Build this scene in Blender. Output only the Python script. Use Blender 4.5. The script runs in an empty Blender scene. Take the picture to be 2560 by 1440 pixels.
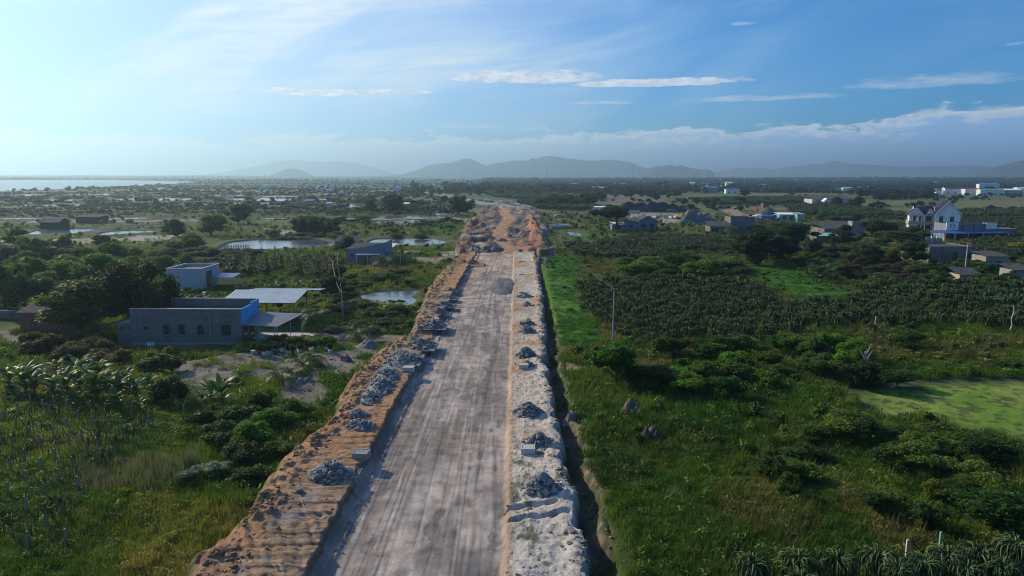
import bpy, bmesh, math, random
import numpy as np
from mathutils import Vector, Matrix, Euler

# ------------------------------------------------------------------ camera, sky, sun, exposure
SC = bpy.context.scene
FPX, CAM_H = 1730.0, 25.0
PITCH, YAW, ROLL = math.radians(9.26), math.radians(0.33), math.radians(0.22)
SUN_AZ, SUN_EL = math.radians(-53), math.radians(27)      # azimuth clockwise from +Y (the road), elevation
cam_d = bpy.data.cameras.new('camera'); cam = bpy.data.objects.new('camera', cam_d)
SC.collection.objects.link(cam); SC.camera = cam
cam_d.sensor_width = 36.0; cam_d.lens = 36.0 * FPX / 2560.0
cam_d.clip_start = 0.5; cam_d.clip_end = 90000
CAM_R = (Matrix.Rotation(YAW, 3, 'Z') @ Matrix.Rotation(math.pi/2 - PITCH, 3, 'X') @ Matrix.Rotation(ROLL, 3, 'Z'))
cam.matrix_world = Matrix.Translation((0, 0, CAM_H)) @ CAM_R.to_4x4()
RN = np.array(CAM_R)

world = bpy.data.worlds.new('World'); SC.world = world; world.use_nodes = True
SC.view_settings.view_transform = 'Standard'; SC.view_settings.look = 'None'
SC.view_settings.gamma = 1.0; SC.view_settings.use_curve_mapping = False
SC.view_settings.exposure = 0.0
SC.cycles.max_bounces = 5; SC.cycles.diffuse_bounces = 2; SC.cycles.glossy_bounces = 2
SC.cycles.transmission_bounces = 2; SC.cycles.volume_bounces = 0; SC.cycles.transparent_max_bounces = 6
SC.cycles.use_denoising = True; SC.cycles.filter_width = 1.0; SC.cycles.denoising_prefilter = 'ACCURATE'
SC.cycles.sample_clamp_indirect = 4.0

sun_d = bpy.data.lights.new('sun', 'SUN'); sun = bpy.data.objects.new('sun', sun_d)
SC.collection.objects.link(sun)
sun_d.energy = 5.0; sun_d.angle = math.radians(0.53); sun_d.color = (1.0, 0.87, 0.64)
SUN_DIR = Vector((math.sin(SUN_AZ)*math.cos(SUN_EL), math.cos(SUN_AZ)*math.cos(SUN_EL), math.sin(SUN_EL)))
sun.rotation_euler = (-SUN_DIR).to_track_quat('-Z', 'Y').to_euler()
sun.location = SUN_DIR*60
SKY_STRENGTH = 0.12
HAZE_DENSITY = 1/5600.0

def ray(px, py):
    d = RN @ np.array([(px-1280)/FPX, -(py-720)/FPX, -1.0])
    return d
def P(px, py, z=0.0):
    """the point at height z that stands where the photograph shows (px, py)"""
    d = ray(px, py); t = (z-CAM_H)/d[2]
    return (d[0]*t, d[1]*t)
def M(px, py, z=0.0):
    """metres per photograph pixel at that point"""
    d = ray(px, py); t = (z-CAM_H)/d[2]
    return t/FPX
def project(X, Y, Z):
    v = np.stack([X, Y, Z-CAM_H], -1) @ RN
    d = -v[..., 2]; d = np.where(d < 0.1, 0.1, d)
    return 1280+FPX*v[..., 0]/d, 720-FPX*v[..., 1]/d
def sky_ang(px, py):
    d = ray(px, py); return math.atan2(d[0], d[1]), math.atan2(d[2], math.hypot(d[0], d[1]))

# ---- world: Nishita sky with a veil of cirrus, two long thin clouds and a low bank
class NT:
    def __init__(s, tree): s.t = tree
    def n(s, kind, **kw):
        nd = s.t.nodes.new(kind)
        for k, v in kw.items():
            if k.startswith('in_'):
                nd.inputs[int(k[3:])].default_value = v
            else: setattr(nd, k, v)
        return nd
    def link(s, a, b): s.t.links.new(a, b)
    def m(s, op, a, b=None, c=None, clamp=False):
        nd = s.t.nodes.new('ShaderNodeMath'); nd.operation = op; nd.use_clamp = clamp
        for i, v in enumerate((a, b, c)):
            if v is None: continue
            if isinstance(v, (int, float)): nd.inputs[i].default_value = v
            else: s.t.links.new(v, nd.inputs[i])
        return nd.outputs[0]
    def step(s, v, lo, hi):
        nd = s.t.nodes.new('ShaderNodeMapRange'); nd.interpolation_type = 'SMOOTHSTEP'
        nd.inputs[1].default_value = lo; nd.inputs[2].default_value = hi
        s.t.links.new(v, nd.inputs[0]); return nd.outputs[0]
    def mix(s, f, a, b, mode='MIX'):
        nd = s.t.nodes.new('ShaderNodeMix'); nd.data_type = 'RGBA'; nd.blend_type = mode
        for sock, v in ((nd.inputs[0], f), (nd.inputs[6], a), (nd.inputs[7], b)):
            if isinstance(v, (int, float)): sock.default_value = v
            elif isinstance(v, tuple): sock.default_value = (v[0], v[1], v[2], 1)
            else: s.t.links.new(v, sock)
        return nd.outputs[2]
    def noise(s, vec, scale, detail=5, rough=0.55, dist=0.0):
        nd = s.t.nodes.new('ShaderNodeTexNoise'); nd.inputs['Scale'].default_value = scale
        nd.inputs['Detail'].default_value = detail; nd.inputs['Roughness'].default_value = rough
        nd.inputs['Distortion'].default_value = dist
        s.t.links.new(vec, nd.inputs['Vector']); return nd.outputs[0]

W = NT(world.node_tree); world.node_tree.nodes.clear()
out = W.n('ShaderNodeOutputWorld'); bg = W.n('ShaderNodeBackground'); W.link(bg.outputs[0], out.inputs[0])
bg.inputs[1].default_value = SKY_STRENGTH
sky = W.n('ShaderNodeTexSky', sky_type='NISHITA', sun_disc=False, sun_elevation=SUN_EL, sun_rotation=SUN_AZ,
          altitude=30, air_density=1.0, dust_density=0.7, ozone_density=1.6)
tc = W.n('ShaderNodeTexCoord'); sep = W.n('ShaderNodeSeparateXYZ'); W.link(tc.outputs['Generated'], sep.inputs[0])
az = W.m('ARCTAN2', sep.outputs[0], sep.outputs[1])
cosd = W.m('COSINE', W.m('SUBTRACT', az, SUN_AZ)); el = W.m('ARCSINE', sep.outputs[2])
def vec(sx, sy, off=0.0, shear=0.0):
    c = W.n('ShaderNodeCombineXYZ')
    W.link(W.m('MULTIPLY', az, sx), c.inputs[0])
    W.link(W.m('ADD', W.m('MULTIPLY', el, sy), W.m('MULTIPLY', az, shear)), c.inputs[1]); c.inputs[2].default_value = off
    return c.outputs[0]
nf = W.noise(vec(30, 110, 1.0), 1.0, 8, 0.62)          # ragged edges of the small clouds
nb = W.noise(vec(9, 45, 4.0), 1.0, 8, 0.58)            # the bank
nl = W.noise(vec(2.6, 9, 7.0, shear=-2.2), 1.0, 6, 0.5, 0.6)    # cirrus
nl2 = W.noise(vec(6, 50, 9.0, shear=-5.0), 1.0, 5, 0.6, 0.8)
nsh = W.noise(vec(50, 120, 12.0), 1.0, 5, 0.6)
masks = []
def lens(px, py, hw, hh, k=1.0, soft=0.5, amp=.75, slope=0.0):
    a0, e0 = sky_ang(px, py); a1, _ = sky_ang(px+hw, py); _, e1 = sky_ang(px, py-hh)
    da = W.m('SUBTRACT', az, a0); u = W.m('DIVIDE', da, abs(a1-a0))
    e_ = W.m('SUBTRACT', W.m('SUBTRACT', el, e0), W.m('MULTIPLY', da, slope))
    v = W.m('DIVIDE', e_, abs(e1-e0))
    vb = W.m('MULTIPLY', W.m('MINIMUM', v, 0.0), 1.7)       # flatter base
    v2 = W.m('ADD', W.m('POWER', W.m('MAXIMUM', v, 0.0), 2.0), W.m('MULTIPLY', vb, vb))
    s = W.m('SUBTRACT', 1.0, W.m('ADD', W.m('POWER', W.m('ABSOLUTE', u), 3.0), v2))
    s = W.m('ADD', s, W.m('MULTIPLY', W.m('SUBTRACT', nf, 0.55), amp*3.2))
    masks.append(W.m('MULTIPLY', W.step(s, 0.1, 0.1+soft), k))
lens(1330, 196, 215, 26, .97)
lens(1640, 208, 265, 17, .95)
lens(790, 232, 175, 17, .97)
lens(985, 230, 120, 9, .95)
lens(575, 230, 38, 6, .7)
lens(1500, 258, 110, 9, .5, .9)
lens(1900, 246, 260, 13, .5, .9)
lens(2330, 207, 300, 26, .45, .9)
lens(1858, 60, 45, 8, .3, .9)
lens(2540, 110, 40, 9, .3, .9)
lens(2500, 284, 120, 26, .75, .9)
lens(2340, 284, 80, 16, .7, .9)
lens(1200, 318, 150, 9, .5, .9)
lens(700, 330, 160, 9, .5, .9)
small = masks[0]
for mm in masks[1:]: small = W.m('MAXIMUM', small, mm)
# low bank: its top climbs to the right
aL, eL = sky_ang(500, 338); aR, eR = sky_ang(2250, 300)
azc = W.m('MINIMUM', W.m('MAXIMUM', az, -1.2), 0.9)
top = W.m('MULTIPLY_ADD', W.m('SUBTRACT', azc, aL), (eR-eL)/(aR-aL), eL)
aK, _ = sky_ang(2280, 270)
top = W.m('ADD', top, W.m('MULTIPLY', W.step(az, aK-.05, aK+.05), 0.017))
dtop = W.m('SUBTRACT', W.m('ADD', top, W.m('MULTIPLY', W.m('SUBTRACT', nb, 0.5), 0.075)), el)
nb2 = W.noise(vec(55, 95, 21.0), 1.0, 5, 0.6)
dtop = W.m('ADD', dtop, W.m('MULTIPLY', W.m('SUBTRACT', nb2, 0.5), 0.03))
bank = W.step(dtop, -0.001, 0.008)
rightness = W.m('SUBTRACT', 1.0, W.step(cosd, 0.1, 0.98))
bank = W.m('MULTIPLY', bank, W.m('MULTIPLY_ADD', rightness, 0.25, 0.65))
bank = W.m('MULTIPLY', bank, W.m('GREATER_THAN', el, -0.02))
rim = W.m('SUBTRACT', 1.0, W.step(W.m('ADD', dtop, W.m('MULTIPLY', W.m('SUBTRACT', nsh, .5), .045)), 0.0, 0.026))   # bright upper rim
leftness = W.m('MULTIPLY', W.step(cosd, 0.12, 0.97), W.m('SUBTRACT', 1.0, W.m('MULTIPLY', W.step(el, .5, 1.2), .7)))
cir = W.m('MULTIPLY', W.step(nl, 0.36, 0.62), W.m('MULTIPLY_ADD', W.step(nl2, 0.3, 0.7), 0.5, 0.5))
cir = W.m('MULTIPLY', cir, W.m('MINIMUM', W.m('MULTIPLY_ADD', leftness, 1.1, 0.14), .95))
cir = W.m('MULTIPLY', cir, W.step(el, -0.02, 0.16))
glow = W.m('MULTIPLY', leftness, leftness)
CL = 1/SKY_STRENGTH
def rgb(r, g, b, k=1): return (r*CL*k, g*CL*k, b*CL*k)
skyc = W.mix(1.0, sky.outputs[0], (0.14, 0.60, 1.12), 'MULTIPLY')
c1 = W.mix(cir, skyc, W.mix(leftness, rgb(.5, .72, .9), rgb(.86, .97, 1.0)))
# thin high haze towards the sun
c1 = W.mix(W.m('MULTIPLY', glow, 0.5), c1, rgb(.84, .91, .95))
bcol = W.mix(rim, W.mix(leftness, rgb(.33, .58, .98), rgb(.90, .97, 1.0)), W.mix(leftness, rgb(.86, .95, 1.04), rgb(.98, 1.0, 1.0)))
c2 = W.mix(bank, c1, bcol)
scol = W.mix(W.step(nsh, .35, .65), rgb(.62, .72, .84), rgb(.95, .98, 1.0))
c3 = W.mix(small, c2, W.mix(leftness, W.mix(0.35, scol, rgb(.45, .58, .8)), scol))
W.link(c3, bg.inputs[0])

# ------------------------------------------------------------------ helpers
COL = SC.collection
def link(o, parent=None):
    COL.objects.link(o)
    if parent is not None: o.parent = parent
    return o
def tag(o, label=None, cat=None, group=None, kind=None):
    if label: o['label'] = label
    if cat: o['category'] = cat
    if group: o['group'] = group
    if kind: o['kind'] = kind
    return o
def empty(name, loc, rz=0.0, label=None, cat=None, group=None, scale=None):
    o = bpy.data.objects.new(name, None); o.empty_display_size = 0.3
    o.location = loc; o.rotation_euler = (0, 0, rz)
    if scale: o.scale = scale
    link(o); tag(o, label, cat, group); return o
def copy_tree(src, loc, rz, scale=None, label=None, group=None, color=None):
    def cp(o, par):
        c = o.copy(); COL.objects.link(c)
        if par is not None: c.parent = par
        if color: c.color = color
        for ch in KIDS.get(o.name, ()): cp(ch, c)
        return c
    r = cp(src, None); r.location = loc; r.rotation_euler = (0, 0, rz)
    if scale: r.scale = scale
    if label: r['label'] = label
    if group: r['group'] = group
    return r
KIDS = {}
def kid(parent, o):
    KIDS.setdefault(parent.name, []).append(o)

def mesh_np(name, V, F, mat=None, cols=None, smooth=False, extra_mats=None, midx=None):
    """V (n,3); F (m,k) same-size faces, or a list of such arrays"""
    me = bpy.data.meshes.new(name)
    if not isinstance(F, (list, tuple)): F = [F]
    F = [np.asarray(f, dtype=np.int32) for f in F if len(f)]
    V = np.asarray(V, dtype=np.float32)
    me.vertices.add(len(V)); me.vertices.foreach_set('co', V.ravel())
    nl = sum(f.size for f in F); npoly = sum(len(f) for f in F)
    me.loops.add(nl); me.loops.foreach_set('vertex_index', np.concatenate([f.ravel() for f in F]))
    me.polygons.add(npoly)
    st = []; c = 0
    for f in F:
        k = f.shape[1]; st.append(np.arange(len(f), dtype=np.int32)*k+c); c += f.size
    me.polygons.foreach_set('loop_start', np.concatenate(st))
    if cols is not None:
        a = me.color_attributes.new('Col', 'FLOAT_COLOR', 'POINT')
        cc = np.ones((len(V), 4), dtype=np.float32); cc[:, :3] = cols
        a.data.foreach_set('color', cc.ravel())
    me.update(calc_edges=True); me.validate()
    if smooth: me.polygons.foreach_set('use_smooth', np.ones(npoly, dtype=bool))
    if mat: me.materials.append(mat)
    for m_ in (extra_mats or []): me.materials.append(m_)
    if midx is not None: me.polygons.foreach_set('material_index', np.asarray(midx, dtype=np.int32))
    return me
def obj(name, me, parent=None):
    o = bpy.data.objects.new(name, me); link(o, parent)
    if parent is not None: kid(parent, o)
    return o

class MB:
    """collects boxes, tubes and prisms into one mesh"""
    def __init__(s): s.v = []; s.f = []
    def add(s, vs, fs):
        k = len(s.v); s.v += [tuple(v) for v in vs]; s.f += [tuple(i+k for i in f) for f in fs]; return s
    def box(s, x0, x1, y0, y1, z0, z1):
        return s.add([(x0,y0,z0),(x1,y0,z0),(x1,y1,z0),(x0,y1,z0),(x0,y0,z1),(x1,y0,z1),(x1,y1,z1),(x0,y1,z1)],
                     [(3,2,1,0),(4,5,6,7),(0,1,5,4),(1,2,6,5),(2,3,7,6),(3,0,4,7)])
    def prism(s, pts, axis, a, b):
        """pts 2-D outline; extruded along axis from a to b"""
        n = len(pts); vs = []
        for t in (a, b):
            for p in pts:
                vs.append({'x': (t, p[0], p[1]), 'y': (p[0], t, p[1]), 'z': (p[0], p[1], t)}[axis])
        fs = [tuple(range(n)), tuple(range(2*n-1, n-1, -1))] + [(i, i+n, (i+1) % n+n, (i+1) % n) for i in range(n)]
        return s.add(vs, fs)
    def tube(s, pts, r, n=6, r1=None, cap=True):
        pts = [Vector(p) for p in pts]; m = len(pts); vs = []
        for i, p in enumerate(pts):
            t = (pts[min(i+1, m-1)]-pts[max(i-1, 0)]).normalized()
            up = Vector((0, 0, 1)) if abs(t.z) < .9 else Vector((1, 0, 0))
            a = t.cross(up).normalized(); b = t.cross(a)
            rr = r if r1 is None else r+(r1-r)*i/(m-1)
            vs += [p+(a*math.cos(2*math.pi*k/n)+b*math.sin(2*math.pi*k/n))*rr for k in range(n)]
        fs = [(i*n+k, i*n+(k+1) % n, (i+1)*n+(k+1) % n, (i+1)*n+k) for i in range(m-1) for k in range(n)]
        if cap: fs += [tuple(range(n-1, -1, -1)), tuple(range((m-1)*n, m*n))]
        return s.add(vs, fs)
    def mesh(s, name, mat, smooth=False):
        me = bpy.data.meshes.new(name); me.from_pydata(s.v, [], s.f); me.validate()
        bm = bmesh.new(); bm.from_mesh(me); bmesh.ops.recalc_face_normals(bm, faces=bm.faces); bm.to_mesh(me); bm.free()
        if smooth: me.polygons.foreach_set('use_smooth', [True]*len(me.polygons))
        if mat: me.materials.append(mat)
        return me
    def build(s, name, mat, parent=None, smooth=False): return obj(name, s.mesh(name, mat, smooth), parent)

def hash2(ix, iy, seed):
    h = (ix.astype(np.int64)*374761393 + iy.astype(np.int64)*668265263 + seed*1442695041) & 0xffffffff
    h = ((h ^ (h >> 13))*1274126177) & 0xffffffff
    h = (h ^ (h >> 16)) & 0xffffff
    return h/float(0xffffff)
def vnoise(x, y, seed=0):
    xi = np.floor(x); yi = np.floor(y); fx = x-xi; fy = y-yi
    fx = fx*fx*(3-2*fx); fy = fy*fy*(3-2*fy)
    a = hash2(xi, yi, seed); b = hash2(xi+1, yi, seed); c = hash2(xi, yi+1, seed); d = hash2(xi+1, yi+1, seed)
    return (a*(1-fx)+b*fx)*(1-fy)+(c*(1-fx)+d*fx)*fy
def fbm(x, y, seed=0, oct=4, gain=0.5):
    x = np.asarray(x, dtype=np.float64); y = np.asarray(y, dtype=np.float64)
    s = 0; a = 1; t = 0
    for i in range(oct):
        s = s+a*vnoise(x*2**i+i*17.3, y*2**i+i*9.1, seed+i); t += a; a *= gain
    return s/t
def sstep(v, lo, hi):
    t = np.clip((v-lo)/(hi-lo), 0, 1); return t*t*(3-2*t)
def lerp(a, b, t): return a+(b-a)*t
def inpoly(px, py, poly):
    r = np.zeros(np.shape(px), dtype=bool); n = len(poly)
    for i in range(n):
        x1, y1 = poly[i]; x2, y2 = poly[(i+1) % n]
        if y1 == y2: continue
        c = ((y1 > py) != (y2 > py)) & (px < (x2-x1)*(py-y1)/(y2-y1)+x1)
        r ^= c
    return r
def sdpoly(x, y, poly):
    """signed distance, negative inside"""
    d = np.full(np.shape(x), 1e18)
    n = len(poly)
    for i in range(n):
        x1, y1 = poly[i]; x2, y2 = poly[(i+1) % n]
        ex, ey = x2-x1, y2-y1; L = ex*ex+ey*ey+1e-9
        t = np.clip(((x-x1)*ex+(y-y1)*ey)/L, 0, 1)
        d = np.minimum(d, (x-x1-t*ex)**2+(y-y1-t*ey)**2)
    d = np.sqrt(d)
    return np.where(inpoly(x, y, poly), -d, d)

# ------------------------------------------------------------------ materials
def new_mat(name):
    m_ = bpy.data.materials.new(name); m_.use_nodes = True; t = m_.node_tree; t.nodes.clear()
    return m_, NT(t)
def finish(N, col, rough=0.9, spec=0.2, normal=None, transl=0.0, tcol=None, metal=0.0):
    o = N.n('ShaderNodeOutputMaterial'); b = N.n('ShaderNodeBsdfPrincipled')
    if isinstance(col, tuple): b.inputs['Base Color'].default_value = (*col, 1)
    else: N.link(col, b.inputs['Base Color'])
    if isinstance(rough, float): b.inputs['Roughness'].default_value = rough
    else: N.link(rough, b.inputs['Roughness'])
    b.inputs['Specular IOR Level'].default_value = spec; b.inputs['Metallic'].default_value = metal
    if normal is not None: N.link(normal, b.inputs['Normal'])
    if transl > 0:
        tr = N.n('ShaderNodeBsdfTranslucent'); c = tcol if tcol is not None else col
        if isinstance(c, tuple): tr.inputs[0].default_value = (*c, 1)
        else: N.link(c, tr.inputs[0])
        mx = N.n('ShaderNodeMixShader'); mx.inputs[0].default_value = transl
        N.link(b.outputs[0], mx.inputs[1]); N.link(tr.outputs[0], mx.inputs[2]); N.link(mx.outputs[0], o.inputs[0])
    else: N.link(b.outputs[0], o.inputs[0])
def bump(N, h, strength=0.5, dist=0.05):
    b = N.n('ShaderNodeBump'); b.inputs['Strength'].default_value = strength; b.inputs['Distance'].default_value = dist
    N.link(h, b.inputs['Height']); return b.outputs[0]
def worldpos(N):
    return N.n('ShaderNodeNewGeometry').outputs['Position']
def mat_surface(name, col, rough=0.85, var=0.18, scale=1.2, spec=0.25, metal=0.0, bstr=0.25, stain=None, stain_amt=0.0, stretch=None):
    """a painted, plastered or sheet surface: mottled, lightly soiled"""
    m_, N = new_mat(name); tcn = N.n('ShaderNodeTexCoord'); v = tcn.outputs['Object']
    if stretch:
        mp = N.n('ShaderNodeMapping'); mp.inputs['Scale'].default_value = stretch; N.link(v, mp.inputs[0]); v = mp.outputs[0]
    n1 = N.noise(v, scale, 6, 0.62); n2 = N.noise(v, scale*9, 4, 0.6)
    lo = tuple(c*(1-var) for c in col); hi = tuple(min(1, c*(1+var)) for c in col)
    c = N.mix(N.step(n1, .3, .7), lo, hi)
    c = N.mix(N.m('MULTIPLY', N.step(n2, .35, .75), 0.35), c, tuple(k*0.8 for k in col))
    if stain: c = N.mix(N.m('MULTIPLY', N.step(N.noise(v, scale*0.7, 7, 0.65), .48, .68), stain_amt), c, stain)
    finish(N, c, rough, spec, bump(N, n2, bstr, 0.02) if bstr else None, metal=metal)
    return m_
def mat_leaf(name, rough=0.6, spec=0.13, transl=0.34, instancer=False):
    """leaves: the albedo is the mesh's colour per leaf, times the thing's own colour"""
    m_, N = new_mat(name)
    a = N.n('ShaderNodeAttribute', attribute_name='Col')
    if instancer:
        t = N.n('ShaderNodeAttribute', attribute_name='tint', attribute_type='INSTANCER').outputs[0]
    else: t = N.n('ShaderNodeObjectInfo').outputs['Color']
    c = N.mix(1.0, a.outputs[0], t, 'MULTIPLY')
    tcol = N.mix(1.0, c, (1.25, 1.35, 0.45), 'MULTIPLY')
    finish(N, c, rough, spec, None, transl, tcol)
    return m_
def mat_earth(name, fine=14.0, bstr=0.8, bdist=0.06, speck=None, speck_amt=0.0, rough=0.95, streak=None, var=0.35, coarse=1.3):
    """bare ground: albedo from the mesh's colour attribute, broken by grain, grit and clods"""
    m_, N = new_mat(name); p = worldpos(N)
    a = N.n('ShaderNodeAttribute', attribute_name='Col').outputs[0]
    n1 = N.noise(p, coarse, 6, 0.65); n2 = N.noise(p, fine, 5, 0.7)
    f = N.m('ADD', N.m('MULTIPLY', n1, 0.5), N.m('MULTIPLY', n2, 0.5))
    g = N.m('MULTIPLY_ADD', N.step(f, .3, .7), 2*var, 1-var)
    cg = N.n('ShaderNodeCombineColor'); [N.link(g, cg.inputs[i]) for i in range(3)]
    c = N.mix(1.0, a, cg.outputs[0], 'MULTIPLY')
    if speck:
        vo = N.n('ShaderNodeTexVoronoi'); vo.inputs['Scale'].default_value = fine*0.6; N.link(p, vo.inputs['Vector'])
        s = N.m('MULTIPLY', N.m('SUBTRACT', 1.0, N.step(vo.outputs['Distance'], .12, .3)), N.m('MULTIPLY', N.step(n1, .45, .6), speck_amt))
        c = N.mix(s, c, speck)
    h = n2
    if streak:
        mp = N.n('ShaderNodeMapping'); mp.inputs['Scale'].default_value = streak; N.link(p, mp.inputs[0])
        ns = N.noise(mp.outputs[0], 1.0, 8, 0.68, 0.2)
        k = N.m('MULTIPLY_ADD', N.step(ns, .3, .72), 0.34, 0.83)
        ck = N.n('ShaderNodeCombineColor'); [N.link(k, ck.inputs[i]) for i in range(3)]
        c = N.mix(1.0, c, ck.outputs[0], 'MULTIPLY')
        h = N.m('ADD', N.m('MULTIPLY', n2, .5), ns)
    finish(N, c, rough, 0.12, bump(N, h, bstr, bdist))
    return m_
def mat_water(name, col=(0.09, 0.115, 0.14), rough=0.12, wave=2.2, bstr=0.35, dist=0.12, spec=0.5):
    m_, N = new_mat(name); p = worldpos(N)
    mp = N.n('ShaderNodeMapping'); mp.inputs['Scale'].default_value = (1.0, 0.6, 1.0); N.link(p, mp.inputs[0])
    n = N.noise(mp.outputs[0], wave, 4, 0.6)
    finish(N, col, rough, spec, bump(N, n, bstr, dist))
    return m_
MAT = {}
MAT['ground'] = mat_earth('ground_soil', fine=5.0, bstr=1.0, bdist=0.25, var=0.4, coarse=0.35)
MAT['road'] = mat_earth('graded_gravel', fine=13.0, bstr=0.9, bdist=0.05, var=0.5, speck=(.40, .38, .37), speck_amt=.6, coarse=.9)
MAT['clay'] = mat_earth('orange_clay', fine=7.0, bstr=1.0, bdist=0.10, var=0.3, coarse=1.6)
MAT['sand'] = mat_earth('pale_sand', fine=9.0, bstr=0.8, bdist=0.06, var=0.30, coarse=1.4, speck=(.2, .17, .14), speck_amt=.35)
MAT['gravel'] = mat_earth('gravel_heap', fine=3.0, bstr=1.0, bdist=0.25, var=0.4, coarse=.5)
MAT['leaf'] = mat_leaf('leaves'); MAT['leaf_glossy'] = mat_leaf('glossy_leaves', 0.48, 0.18, 0.25); MAT['cactus'] = mat_leaf('cactus_stems', 0.6, 0.12, 0.08)
MAT['leaf_i'] = mat_leaf('scattered_leaves', instancer=True, transl=0.25)
MAT['bark'] = mat_surface('bark', (.11, .085, .06), .95, .35, 6.0, .1)
MAT['old_post'] = mat_surface('mossy_post', (.27, .23, .19), .95, .3, 3.0, .1)
MAT['green_stem'] = mat_surface('banana_stem', (.10, .13, .05), .8, .3, 3.0, .2)
MAT['concrete'] = mat_surface('weathered_concrete', (.30, .29, .27), .9, .2, .7, .2, stain=(.17, .17, .15), stain_amt=.6)
MAT['concrete_pale'] = mat_surface('new_concrete', (.52, .51, .48), .88, .15, 1.5, .2, stain=(.3, .28, .25), stain_amt=.4)
MAT['plaster_grey'] = mat_surface('cement_plaster', (.20, .18, .165), .92, .16, .45, .15, stain=(.10, .105, .10), stain_amt=.7)
MAT['white'] = mat_surface('white_paint', (.82, .82, .82), .75, .06, .6, .3, stain=(.5, .5, .5), stain_amt=.35)
MAT['whitish'] = mat_surface('blue_white_paint', (.44, .45, .48), .8, .06, .6, .3)
MAT['blue'] = mat_surface('sky_blue_paint', (.07, .33, .72), .7, .06, .8, .3)
MAT['blue_cloth'] = mat_surface('blue_tarpaulin', (.05, .11, .33), .7, .12, 1.0, .4)
MAT['blue_roof'] = mat_surface('blue_roof_sheet', (.09, .15, .35), .45, .12, .8, .5)
MAT['dark'] = mat_surface('dark_interior', (.018, .018, .02), .6, .2, 1.0, .3, bstr=0)
MAT['pane'] = mat_surface('window_glass', (.03, .035, .045), .12, .1, 1.0, .6, bstr=0)
MAT['tile_dark'] = mat_surface('dark_blue_tiles', (.022, .022, .045), .85, .2, 1.5, .15)
MAT['tile_red'] = mat_surface('red_roof', (.22, .07, .05), .8, .25, 1.5, .2)
MAT['brick_wall'] = mat_surface('brick_red', (.20, .10, .07), .95, .3, 2.0, .1)
MAT['brick'] = mat_surface('brick_face', (.23, .105, .07), .95, .3, 3.0, .1)
MAT['metal'] = mat_surface('galvanised_sheet', (.42, .46, .52), .38, .12, .6, .5, metal=.35, stain=(.24, .25, .27), stain_amt=.4)
MAT['metal_dark'] = mat_surface('dark_steel', (.06, .065, .075), .5, .2, 1.0, .4)
MAT['roof_dark'] = mat_surface('fibre_cement_sheet', (.085, .085, .09), .9, .25, .9, .1, stain=(.05, .048, .045), stain_amt=.6)
MAT['cladding'] = mat_surface('grey_cladding', (.20, .21, .25), .7, .1, .8, .3)
MAT['awning'] = mat_surface('dark_green_net', (.02, .035, .032), .9, .2, 1.0, .1)
MAT['green_paint'] = mat_surface('sea_green_paint', (.2, .42, .36), .7, .1, 1.0, .3)
MAT['cream'] = mat_surface('cream_tile', (.42, .36, .22), .8, .15, 1.5, .3)
MAT['orange'] = mat_surface('orange_paint', (.55, .16, .04), .5, .15, 1.0, .4)
MAT['yellow'] = mat_surface('yellow_paint', (.5, .27, .04), .5, .15, 1.0, .4)
MAT['teal'] = mat_surface('pale_green_paint', (.28, .46, .44), .5, .12, 1.0, .4)
MAT['truck_blue'] = mat_surface('truck_blue', (.05, .17, .45), .45, .12, 1.0, .4)
MAT['rubber'] = mat_surface('rubber', (.02, .02, .02), .9, .2, 3.0, .2)
MAT['liner'] = mat_surface('black_liner', (.03, .032, .04), .5, .3, .6, .3)
def mat_stone(name, base, hi):
    m_, N = new_mat(name); oi = N.n('ShaderNodeObjectInfo')
    tcn = N.n('ShaderNodeTexCoord'); n = N.noise(tcn.outputs['Object'], 5.0, 5, .65)
    c = N.mix(oi.outputs['Random'], base, hi); c = N.mix(N.m('MULTIPLY', N.step(n, .35, .7), .45), c, tuple(k*.55 for k in base))
    finish(N, c, .92, .15, bump(N, n, .5, .05)); return m_
MAT['stone'] = mat_stone('quarry_stone', (.21, .20, .19), (.34, .33, .315))
MAT['pond'] = mat_water('pond_water')
MAT['sea'] = mat_water('sea_water', (.05, .07, .08), .22, .25, .5, .6)
# ------------------------------------------------------------------ terrain
random.seed(11); RNG = np.random.default_rng(11)
ROAD_L, ROAD_R = -11.95, -0.85
_ly = []; _lx = []
for a, b in [(505,1440),(600,1335),(690,1200),(735,1150),(830,1070),(880,960),(960,885),(1030,835),(1075,730),(1110,680),(1152,640)]:
    x, y = P(a, b, 0.1); _lx.append(x); _ly.append(y)
LEFT_EDGE = (np.array(_ly), np.array(_lx))
_ry = []; _rx = []
for a, b in [(1470,1440),(1430,1250),(1400,1130),(1385,1050),(1360,900),(1355,760),(1340,650)]:
    x, y = P(a, b, 0.6); _rx.append(x); _ry.append(y)
RIGHT_EDGE = (np.array(_ry), np.array(_rx))
def left_edge(Y): return np.interp(Y, *LEFT_EDGE)
def right_edge(Y): return np.interp(Y, *RIGHT_EDGE)
Y_END = P(1240, 633)[1]

def polyw(pts, z=0.0): return [P(a, b, z) for a, b in pts]
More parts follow.
